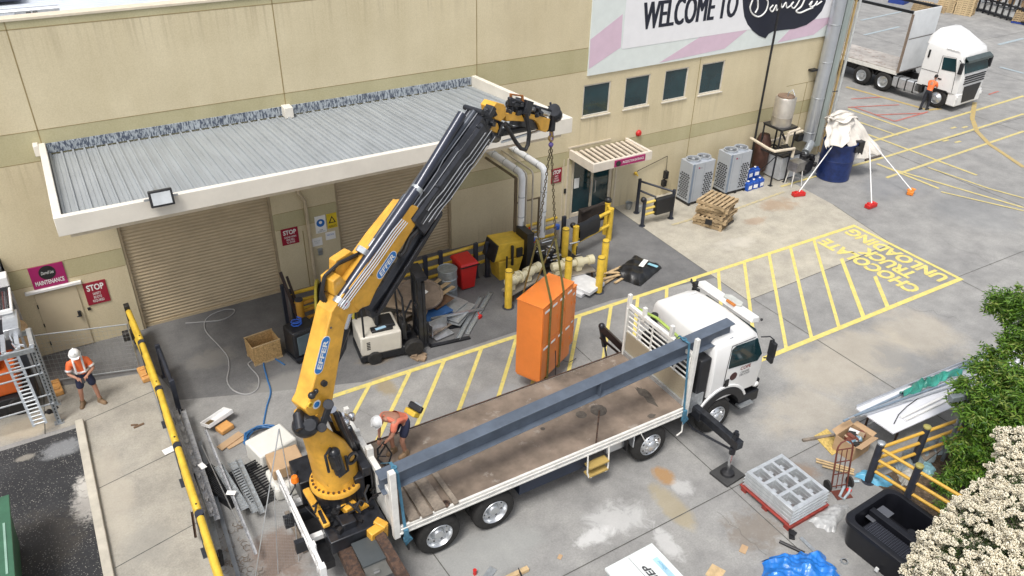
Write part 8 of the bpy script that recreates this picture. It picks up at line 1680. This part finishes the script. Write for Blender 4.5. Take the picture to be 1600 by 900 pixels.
def hand(b, w, d, n, curl=.5, side=1):
    """palm and five bent fingers from the wrist w, pointing along d, palm normal n"""
    d = d.normalized(); n = n.normalized(); s = d.cross(n).normalized()*side
    b.beam(w-d*.02, w+d*.085, .075, .032, up=n, ch=.3)
    for i, (off, L) in enumerate(((-.030, .068), (-.010, .078), (.010, .072), (.030, .056))):
        p = w+d*.08+s*off; q = p+(d*math.cos(curl*.5)+n*math.sin(curl*.5)).normalized()*L*.5; r_ = q+(d*math.cos(curl*1.4)+n*math.sin(curl*1.4)).normalized()*L*.5
        b.tube([p, q, r_], [.0095, .009, .007], 8)
    p = w+d*.02-s*.034; q = p+(d*.6-s*.75).normalized()*.038; b.tube([p, q, q+(d*.9+n*.4).normalized()*.034], [.012, .011, .008], 8)
def head(b, c, fwd, up):
    """head with face: brow, nose, lips, chin, eyes sockets and ears"""
    up = up.normalized(); fwd = (fwd-up*fwd.dot(up)).normalized(); s = fwd.cross(up); M = Matrix(((s.x, fwd.x, up.x, c.x), (s.y, fwd.y, up.y, c.y), (s.z, fwd.z, up.z, c.z), (0, 0, 0, 1))); Mo = b.M; b.M = Mo @ M
    b.loft([[(rx*math.cos(t)*k, oy+(ry*math.sin(t) if math.sin(t) > 0 else ry*.9*math.sin(t)), z) for t in [i*math.pi/9 for i in range(18)]] for z, rx, ry, oy, k in ((-.115, .03, .03, .045, 1), (-.105, .048, .052, .03, 1), (-.06, .062, .082, .008, 1), (-.01, .072, .092, .0, 1), (.04, .077, .098, -.006, 1), (.085, .068, .086, -.012, 1), (.112, .04, .05, -.014, 1))])
    b.prism([(-.012, .082, -.035), (.012, .082, -.035), (.005, .088, .012), (-.005, .088, .012)], (0, .022, 0)); b.ball((0, .072, -.068), .024, .014, .008, 8)
    for x in (-.076, .076): b.ball((x, -.008, -.012), .010, .018, .032, 8)
    b.M = Mo; return Mo @ M
def person(label, P, fwd, headup, shirt, shorts, boots, hat=None, hair=None, long_trousers=False, bands=None, curl=.6, extras=None, fwdh=None):
    """P: world joints"""
    t = thing('person', label, 'person', ((P['ankL'].x+P['ankR'].x)/2, (P['ankL'].y+P['ankR'].y)/2, P['ankL'].z-.09))
    keys = ['pel', 'waist', 'chest', 'neck0', 'neck1', 'shL', 'elL', 'wrL', 'shR', 'elR', 'wrR', 'hipL', 'kneeL', 'calfL', 'ankL', 'hipR', 'kneeR', 'calfR', 'ankR']
    P['calfL'] = P['kneeL'].lerp(P['ankL'], .35); P['calfR'] = P['kneeR'].lerp(P['ankR'], .35)
    ix = {k_: i for i, k_ in enumerate(keys)}
    Ed = [('pel', 'waist'), ('waist', 'chest'), ('chest', 'neck0'), ('neck0', 'neck1'), ('chest', 'shL'), ('shL', 'elL'), ('elL', 'wrL'), ('chest', 'shR'), ('shR', 'elR'), ('elR', 'wrR'), ('pel', 'hipL'), ('hipL', 'kneeL'), ('kneeL', 'calfL'), ('calfL', 'ankL'), ('pel', 'hipR'), ('hipR', 'kneeR'), ('kneeR', 'calfR'), ('calfR', 'ankR')]
    Rd = dict(pel=(.13, .10), waist=(.135, .10), chest=(.15, .11), neck0=.075, neck1=.055, shL=.065, elL=.045, wrL=.028, shR=.065, elR=.045, wrR=.028, hipL=.095, kneeL=.06, calfL=.058, ankL=.038, hipR=.095, kneeR=.06, calfR=.058, ankR=.038)
    up = headup; hc = P['neck1']+up.normalized()*.13; HM = []
    def ex(b):
        HM.append(head(b, hc, fwdh or fwd, up))
        for s_, w_, e_ in ((1, P['wrL'], P['elL']), (-1, P['wrR'], P['elR'])): hand(b, w_, (w_-e_), (Vector((0, 0, -1))+fwd*.3), curl, s_)
    body = skinned('body', [P[k_] for k_ in keys], [(ix[a], ix[c]) for a, c in Ed], [Rd[k_] for k_ in keys], M_skin, t, 2, ex)
    # shirt
    sk = ['waist', 'chest', 'neck0', 'shL', 'eL', 'shR', 'eR', 'hem']; Q = dict(P); Q['eL'] = P['shL'].lerp(P['elL'], .82); Q['eR'] = P['shR'].lerp(P['elR'], .82); Q['hem'] = P['waist'].lerp(P['pel'], .85)
    si = {k_: i for i, k_ in enumerate(sk)}
    SH = skinned('shirt', [Q[k_] for k_ in sk], [(si[a], si[c]) for a, c in (('hem', 'waist'), ('waist', 'chest'), ('chest', 'neck0'), ('chest', 'shL'), ('shL', 'eL'), ('chest', 'shR'), ('shR', 'eR'))], [(.155, .125), (.175, .14), .088, .088, .070, .088, .070, (.155, .13)], shirt, t)
    # trousers or shorts
    f_ = .98 if long_trousers else .62
    if long_trousers: kk = ['pel', 'top', 'hipL', 'kneeL', 'aL', 'hipR', 'kneeR', 'aR']; Q['aL'] = P['kneeL'].lerp(P['ankL'], .95); Q['aR'] = P['kneeR'].lerp(P['ankR'], .95); ee = [('pel', 'top'), ('pel', 'hipL'), ('hipL', 'kneeL'), ('kneeL', 'aL'), ('pel', 'hipR'), ('hipR', 'kneeR'), ('kneeR', 'aR')]; rr_ = [(.15, .13), (.145, .12), .115, .078, .06, .115, .078, .06]
    else: kk = ['pel', 'top', 'hipL', 'aL', 'hipR', 'aR']; Q['aL'] = P['hipL'].lerp(P['kneeL'], .88); Q['aR'] = P['hipR'].lerp(P['kneeR'], .88); ee = [('pel', 'top'), ('pel', 'hipL'), ('hipL', 'aL'), ('pel', 'hipR'), ('hipR', 'aR')]; rr_ = [(.155, .13), (.145, .12), .12, .098, .12, .098]
    Q['top'] = P['pel'].lerp(P['waist'], .55); ki = {k_: i for i, k_ in enumerate(kk)}
    skinned('trousers' if long_trousers else 'shorts', [Q[k_] for k_ in kk], [(ki[a], ki[c]) for a, c in ee], rr_, shorts, t)
    for s_ in 'LR':
        a = P['ank'+s_]; tf = P.get('toe'+s_, fwd); tf = Vector((tf.x, tf.y, 0)).normalized(); b = MB(); sd_ = Vector((-tf.y, tf.x, 0)); z0 = a.z-.09
        def fr_(k2, w_, h_): c_ = Vector((a.x, a.y, 0))+tf*k2; return [c_+sd_*w_+Vector((0, 0, z0)), c_+sd_*w_*.9+Vector((0, 0, z0+h_*.7)), c_+sd_*w_*.5+Vector((0, 0, z0+h_)), c_-sd_*w_*.5+Vector((0, 0, z0+h_)), c_-sd_*w_*.9+Vector((0, 0, z0+h_*.7)), c_-sd_*w_+Vector((0, 0, z0))]
        b.loft([fr_(-.09, .035, .10), fr_(-.05, .048, .13), fr_(.03, .05, .13), fr_(.08, .052, .095), fr_(.15, .054, .08), fr_(.19, .03, .05)]); b.tube([Vector((a.x, a.y, z0+.05)), Vector((a.x, a.y, z0+.17))], [.06, .055], 12); b.build('boot', boots, t, smooth=60, bevel=.008)
    H = HM[0]
    if hat:
        b = MB(M=H); b.lathe([(.128, .03), (.126, .05), (.120, .085), (.098, .13), (.06, .158), (.0, .168)], (0, -.01, 0), n=28).lathe([(.128, .03), (.138, .026), (.138, .020), (.12, .02)], (0, .0, 0), n=28)
        b.prism([(-.10, .09, .028), (-.06, .165, .02), (.06, .165, .02), (.10, .09, .028)], (0, 0, .008)); b.box(-.012, -.1, .15, .012, .08, .172); b.build('hard_hat', hat, t, smooth=50)
    if hair:
        b = MB(M=H); b.loft([[(rx*math.cos(t2), oy+ry*math.sin(t2), z) for t2 in [i*math.pi/9 for i in range(18)]] for z, rx, ry, oy in ((-.04, .074, .055, -.045), (.02, .083, .085, -.022), (.06, .083, .098, -.014), (.10, .07, .085, -.016), (.125, .035, .045, -.018))]); b.build('hair', hair, t)
    if extras: extras(t, P, SH)
    return t
V3 = Vector
M_hiv = mat('hi_vis_orange', (0.85, 0.17, 0.045), .6, var=.08, bump=.3, bscale=25); M_hiv2 = mat('faded_orange_shirt', (0.72, 0.20, 0.12), .7, var=.1, bump=.3, bscale=25); M_nvc = mat('navy_cloth', (0.02, 0.025, 0.06), .8, var=.2); M_boot = mat('tan_boot', (0.23, 0.15, 0.085), .7, var=.15); M_hat = mat('hard_hat_white', (0.78, 0.78, 0.77), .3, coat=.3); M_refl = mat('reflective_tape', (0.75, 0.76, 0.76), .3); M_dk = mat('dark_trousers', (0.02, 0.022, 0.03), .8, var=.2); M_hair = mat('black_hair', (0.012, 0.01, 0.01), .6)
# worker 1
a, c = g(131, 634), g(160, 630); o = (a+c)/2; 
def off(o, *xyz): return Vector((o.x+xyz[0], o.y+xyz[1], o.z+xyz[2]))
P1 = dict(ankL=V3((a.x, a.y+.04, .09)), ankR=V3((c.x-.02, c.y+.06, .09)), kneeL=off(o, -.17, .02, .50), kneeR=off(o, .16, .04, .50), hipL=off(o, -.10, .08, .90), hipR=off(o, .09, .08, .90), pel=off(o, 0, .09, .97), waist=off(o, -.01, .08, 1.12), chest=off(o, -.02, .03, 1.34), neck0=off(o, -.03, -.01, 1.50), neck1=off(o, -.03, -.05, 1.56),
          shL=off(o, -.22, .0, 1.42), shR=off(o, .17, .0, 1.42), elL=off(o, -.30, -.08, 1.14), elR=off(o, .27, -.08, 1.14), wrL=off(o, -.12, -.28, 1.08), wrR=off(o, .08, -.28, 1.09), toeL=V3((-.35, -1, 0)), toeR=V3((.75, -1, 0)))
def ex1(t, P, SH):
    b = MB(); zc = P['chest']
    for s_ in (-1, 1):
        x = -.02+s_*.10
        b.tube([off(o, x, -.125, 1.12), off(o, x, -.14, 1.28), off(o, x, -.10, 1.45), off(o, x, .02, 1.505)], .026, 6)
    b.tube([off(o, -.01+.17*math.cos(q), .06+.145*math.sin(q), 1.10) for q in [i*math.pi/10 for i in range(20)]], .025, 6, closed=True)
    for s_, e_ in ((P['shL'], P['elL']), (P['shR'], P['elR'])): b.tube([s_.lerp(e_, .60), s_.lerp(e_, .74)], .079, 12)
    b.build('reflective_band', M_refl, SH)
P1_ = person('worker with a white hard hat and orange reflective shirt looking down by the rack', P1, V3((.05, -1, 0)), V3((.0, -.45, .85)), M_hiv, M_nvc, M_boot, hat=M_hat, fwdh=V3((0, -.7, -.7)), extras=ex1, curl=.9)
item('phone', MB().cbox(off(o, -.02, -.40, 1.06), .075, .15, .012, rx=.3), M_black, 'small dark phone held by the worker looking down', 'phone')
# worker 2, bending on the deck
o = Vector((4.62, 12.18, BZ)); fw = V3((-.88, -.25, 0)).normalized(); sw = V3((-fw.y, fw.x, 0))
def o2(f, s, z): return o+fw*f+sw*s+V3((0, 0, z))
P2 = dict(ankL=o2(-.02, .14, .09), ankR=o2(.10, -.12, .09), kneeL=o2(.06, .15, .48), kneeR=o2(.14, -.13, .48), hipL=o2(-.14, .10, .84), hipR=o2(-.12, -.10, .84), pel=o2(-.15, 0, .90), waist=o2(-.06, 0, 1.02), chest=o2(.15, 0, 1.12), neck0=o2(.33, 0, 1.17), neck1=o2(.39, 0, 1.17),
          shL=o2(.25, .19, 1.13), shR=o2(.25, -.19, 1.13), elL=o2(.33, .22, .86), elR=o2(.34, -.22, .86), wrL=o2(.46, .10, .66), wrR=o2(.46, -.10, .66), toeL=fw, toeR=fw)
def ex2(t, P, SH):
    b = MB(); b.tube([P['wrL']+V3((0, 0, .0)), P['wrL']+(P['wrL']-P['elL'])*.15], .045, 10).tube([P['wrR'], P['wrR']+(P['wrR']-P['elR'])*.15], .045, 10); b.build('glove_cuff', M_black, t)
person('worker with a white hard hat bending forward on the truck deck', P2, fw, (fw*.9+V3((0, 0, .35))), M_hiv2, M_nvc, M_boot, hat=M_hat, fwdh=(fw*.2+V3((0, 0, -1))), extras=ex2, curl=1.1)
rm_ = thing('remote_control', 'yellow and black crane remote slung behind the bending worker', 'remote control', tuple(o2(-.42, .12, .95)))
q = o2(-.30, .10, 1.02); MB().cbox(q, .2, .30, .12, rz=.35, ry=.7).build('case', M_yel, rm_, bevel=.02); MB().cbox(q+V3((.10, .02, .09)), .09, .36, .14, rz=.35, ry=.7).build('control_panel', M_black, rm_, bevel=.02); MB().cbox(q+V3((.10, .02, .09))+V3((.06, .0, .05)), .02, .2, .05, rz=.35, ry=.7).build('panel_label', M_stl, rm_)
item('scrap_chain', MB().tube([o2(.5, .05, .6), o2(.52, -.1, .4), o2(.6, 0, .2), o2(.5, .15, .05)], .025, 6).tube([o2(.45, .1, .6), o2(.35, .15, .3), o2(.55, .2, .02)], .02, 6).tube([o2(.7, .1, .35), o2(.55, .1, .5), o2(.4, .0, .45)], .02, 6).tube([o2(.6, .3, .5), o2(.75, .2, .55), o2(.8, .35, .7)], .012, 5), M_crk, 'dark lashing chains in the hands of the bending worker', 'chain')
# worker 3 by the far truck
o = g(1441, 172); o.z = 0; fw = V3((1, .1, 0)).normalized(); sw = V3((-fw.y, fw.x, 0))
P3 = dict(ankL=o2(-.05, .10, .09), ankR=o2(.22, -.10, .09), kneeL=o2(.05, .10, .50), kneeR=o2(.26, -.10, .50), hipL=o2(.12, .09, .92), hipR=o2(.12, -.09, .92), pel=o2(.12, 0, .98), waist=o2(.17, 0, 1.12), chest=o2(.25, 0, 1.33), neck0=o2(.31, 0, 1.48), neck1=o2(.36, 0, 1.53),
          shL=o2(.27, .18, 1.42), shR=o2(.27, -.18, 1.42), elL=o2(.36, .22, 1.16), elR=o2(.36, -.22, 1.16), wrL=o2(.60, .12, 1.14), wrR=o2(.60, -.12, 1.14), toeL=fw, toeR=fw)
person('man in an orange top and dark trousers beside the far white truck', P3, fw, (fw*.4+V3((0, 0, 1))), M_hiv, M_dk, M_black, hair=M_hair, long_trousers=True)

# ================= VEGETATION =================
def npbuild(name, V, F, m, parent):
    inv = np.array(FR[root_of(parent).name].inverted()); V = V@inv[:3, :3].T+inv[:3, 3]
    me = bpy.data.meshes.new(name); n = len(F); k = F.shape[1]
    me.vertices.add(len(V)); me.vertices.foreach_set('co', V.astype(np.float32).ravel()); me.loops.add(n*k); me.loops.foreach_set('vertex_index', F.astype(np.int32).ravel())
    me.polygons.add(n); me.polygons.foreach_set('loop_start', np.arange(0, n*k, k, dtype=np.int32)); me.update(); me.validate(); me.polygons.foreach_set('use_smooth', [name == 'blossom']*len(me.polygons)); me.materials.append(m)
    o_ = bpy.data.objects.new(name, me); COL.objects.link(o_); o_.parent = parent; return o_
NR = np.random.default_rng(5)
def leafmat(name, c1, c2, tr=.25):
    m = bpy.data.materials.new(name); m.use_nodes = True; n = m.node_tree.nodes; l = m.node_tree.links; b = n['Principled BSDF']; b.inputs['Roughness'].default_value = .5
    ge = n.new('ShaderNodeNewGeometry'); r = n.new('ShaderNodeValToRGB'); r.color_ramp.elements[0].color = (*c1, 1); r.color_ramp.elements[1].color = (*c2, 1); l.new(ge.outputs['Random Per Island'], r.inputs[0]); l.new(r.outputs[0], b.inputs['Base Color'])
    t = n.new('ShaderNodeBsdfTranslucent'); l.new(r.outputs[0], t.inputs[0]); mx = n.new('ShaderNodeMixShader'); mx.inputs[0].default_value = tr; l.new(b.outputs[0], mx.inputs[1]); l.new(t.outputs[0], mx.inputs[2]); l.new(mx.outputs[0], n['Material Output'].inputs[0]); return m
def leaves(centers, n_each, spread, L, W, droop=.3):
    """clusters of drooping pointed leaves (each four faces' worth of blade folded on its midrib)"""
    C = np.repeat(centers, n_each, 0); n = len(C); C = C+NR.normal(0, 1, (n, 3))*np.array(spread)
    d = NR.normal(0, 1, (n, 3)); d[:, 2] = d[:, 2]*.4-droop; d /= np.linalg.norm(d, axis=1)[:, None]
    up = NR.normal(0, .5, (n, 3))+np.array([0, 0, 1.0]); s = np.cross(d, up); s /= np.linalg.norm(s, axis=1)[:, None]; nn = np.cross(s, d)
    l = (L*NR.uniform(.6, 1.2, n))[:, None]; w_ = (W*NR.uniform(.7, 1.2, n))[:, None]
    p0 = C; p1 = C+d*l*.45+s*w_/2+nn*w_*.2; p2 = C+d*l; p3 = C+d*l*.45-s*w_/2+nn*w_*.2; pm = C+d*l*.5
    V = np.stack([p0, p1, p2, p3, pm], 1).reshape(-1, 3); b = np.arange(n)[:, None]*5
    F = np.concatenate([b+np.array([[0, 1, 4]]), b+np.array([[1, 2, 4]]), b+np.array([[4, 2, 3]]), b+np.array([[0, 4, 3]])], 0); return V, F
def limbs(root, base, targets, r0, m, nm='trunk'):
    b = MB(); base = Vector(base); top = sum((Vector(t) for t in targets), Vector())/len(targets); fork = base.lerp(top, .42)+Vector((.05, .03, 0))
    b.tube([base, base.lerp(fork, .5)+Vector((.04, -.03, 0)), fork], [r0, r0*.85, r0*.7], 10); tr = b.build(nm, m, root)
    for t in targets:
        t = Vector(t); mid = fork.lerp(t, .5)+Vector((rnd.uniform(-.1, .1), rnd.uniform(-.1, .1), .12)); MB().tube([fork-Vector((0, 0, .1)), mid, t], [r0*.5, r0*.3, r0*.1], 7).build('branch', m, root)
    return tr
M_bark = mat('bark', (0.12, 0.085, 0.06), .9, var=.3, scale=8)
M_lf = leafmat('green_leaf', (0.03, 0.09, 0.01), (0.15, 0.28, 0.025)); M_lf2 = leafmat('olive_leaf', (0.12, 0.17, 0.02), (0.26, 0.33, 0.07))
# green tree beside the table
GT = thing('green_tree', 'bushy bright green small-leaved tree at the right edge behind the barrier', 'tree', tuple(g(1580, 700)))
gpx = [(1570, 470, 3.6, .40), (1592, 500, 3.4, .45), (1600, 540, 3.1, .5), (1548, 562, 2.5, .34), (1530, 578, 2.4, .28), (1565, 590, 2.5, .42), (1600, 600, 2.7, .5), (1515, 606, 2.1, .34), (1545, 625, 2.2, .42), (1585, 640, 2.3, .5), (1500, 620, 1.9, .24), (1525, 650, 1.9, .38), (1560, 668, 1.9, .45), (1600, 690, 2.0, .5), (1528, 690, 1.4, .38), (1500, 700, 1.1, .3), (1555, 710, 1.4, .4), (1515, 730, .8, .32), (1490, 742, .5, .25), (1540, 745, .9, .35), (1478, 755, .35, .2), (1590, 470, 3.9, .35), (1552, 478, 3.5, .16), (1575, 530, 3.0, .3)]
tg = []; cs_ = []
for u, v, z, r_ in gpx:
    c_ = g(u, v, z); tg.append(c_); n = int(30*(r_/.35)**2); d = NR.normal(0, 1, (n, 3)); d /= np.linalg.norm(d, axis=1)[:, None]; rad = r_*NR.uniform(.45, 1.05, n)[:, None]*(1+.25*np.sin(d[:, :1]*9+d[:, 1:2]*7)); cs_.append(np.array(c_)+d*rad*np.array([1, 1, .8]))
cs_ = np.concatenate(cs_)
V, F = leaves(cs_, 22, (.06, .06, .045), .15, .042); npbuild('crown', V, F, M_lf, GT); sel = cs_[NR.random(len(cs_)) < .35]; V, F = leaves(sel+np.array([0, 0, .04]), 14, (.06, .06, .04), .14, .038); npbuild('crown', V, F, M_lf2, GT)
limbs(GT, g(1580, 720), [tg[i] for i in (0, 2, 6, 7, 9, 11, 13, 15, 19, 5, 3)], .13, M_bark)
# low shrubs in the bed
SB = thing('low_shrub', 'low dark green undergrowth shrub at the foot of the green tree', 'shrub', tuple(g(1520, 760)))
cs2 = []
for u, v, z, r_ in ((1500, 745, .3, .3), (1480, 765, .2, .22), (1535, 770, .4, .4), (1560, 740, .5, .4), (1510, 715, .35, .3), (1590, 760, .6, .5), (1475, 790, .15, .2), (1495, 690, .3, .25)):
    c_ = np.array(g(u, v, z)); n = int(26*(r_/.3)**2); d = NR.normal(0, 1, (n, 3)); d /= np.linalg.norm(d, axis=1)[:, None]; cs2.append(c_+d*r_*NR.uniform(.3, 1, n)[:, None]*np.array([1, 1, .7]))
cs2 = np.concatenate(cs2); cs2[:, 2] = np.maximum(cs2[:, 2], .03); V, F = leaves(cs2, 16, (.05, .05, .04), .14, .02); npbuild('foliage', V, F, M_lf, SB)
MB().tube([g(1520, 760), g(1520, 760, .4)], .03).tube([g(1560, 745), g(1560, 745, .4)], .03).build('stem', M_bark, SB)
# cream-flowering tree in the foreground
FT = thing('flowering_tree', 'dense cream-white flowering tree filling the lower right corner', 'tree', tuple(g(1600, 1010)))
fpx = [(1604, 708, 4.6, .38), (1580, 690, 4.6, .22), (1592, 728, 4.5, .32), (1572, 752, 4.4, .28), (1600, 770, 4.4, .42), (1540, 782, 4.2, .28), (1572, 800, 4.3, .38), (1512, 806, 4.1, .26), (1530, 830, 4.2, .42), (1590, 830, 4.4, .45), (1485, 845, 4.0, .34), (1460, 868, 3.9, .28), (1500, 880, 4.1, .42), (1560, 880, 4.3, .45), (1605, 890, 4.4, .45), (1450, 900, 3.8, .30), (1480, 925, 3.9, .4), (1530, 930, 4.1, .45), (1590, 940, 4.2, .45)]
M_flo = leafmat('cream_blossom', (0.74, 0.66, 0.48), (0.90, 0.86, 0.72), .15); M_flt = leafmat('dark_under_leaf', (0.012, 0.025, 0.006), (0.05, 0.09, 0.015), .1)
heads = []; under = []; ftg = []
for u, v, z, r_ in fpx:
    c_ = np.array(g(u, v, z)); ftg.append(Vector(c_)); n = int(250*(r_/.4)**2)
    d = NR.normal(0, 1, (n, 3)); d[:, 2] = np.abs(d[:, 2])*1.0-.35; d /= np.linalg.norm(d, axis=1)[:, None]
    lump = 1+.16*np.sin(d[:, :1]*8+u)+.14*np.sin(d[:, 1:2]*9+v)
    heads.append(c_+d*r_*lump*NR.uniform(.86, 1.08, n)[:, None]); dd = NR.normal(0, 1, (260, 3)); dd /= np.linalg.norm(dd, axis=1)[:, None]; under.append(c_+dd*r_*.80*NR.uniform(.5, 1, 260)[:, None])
heads = np.concatenate(heads); under = np.concatenate(under)
keep = NR.random(len(heads)) < .93
for hu, hv, hz, hr_ in ((1524, 848, 4.3, .17), (1592, 742, 4.7, .12), (1560, 830, 4.5, .08), (1480, 880, 4.1, .07), (1575, 890, 4.6, .1)): keep &= np.linalg.norm(heads-np.array(g(hu, hv, hz+.12)), axis=1) > hr_*1.6
heads = heads[keep]
# each flower head: a ball of small florets (octahedra)
nf = 26; H_ = np.repeat(heads, nf, 0); n = len(H_); d = NR.normal(0, 1, (n, 3)); d /= np.linalg.norm(d, axis=1)[:, None]; hr = np.repeat(NR.uniform(.030, .048, len(heads)), nf)[:, None]
C_ = H_+d*hr*np.array([1, 1, .8]); r_ = NR.uniform(.011, .018, n)[:, None]
oc = np.array([[1, 0, 0], [-1, 0, 0], [0, 1, 0], [0, -1, 0], [0, 0, 1], [0, 0, -1]]); V = (C_[:, None, :]+oc[None]*r_[:, None, :]).reshape(-1, 3)
fc = np.array([[0, 2, 4], [2, 1, 4], [1, 3, 4], [3, 0, 4], [2, 0, 5], [1, 2, 5], [3, 1, 5], [0, 3, 5]]); F = (np.arange(n)[:, None, None]*6+fc[None]).reshape(-1, 3)
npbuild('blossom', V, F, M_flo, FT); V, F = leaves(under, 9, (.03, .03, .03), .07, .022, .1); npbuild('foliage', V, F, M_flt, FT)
limbs(FT, g(1600, 1010), [ftg[i] for i in (0, 3, 5, 9, 11, 13, 15, 17, 18)], .14, M_bark)
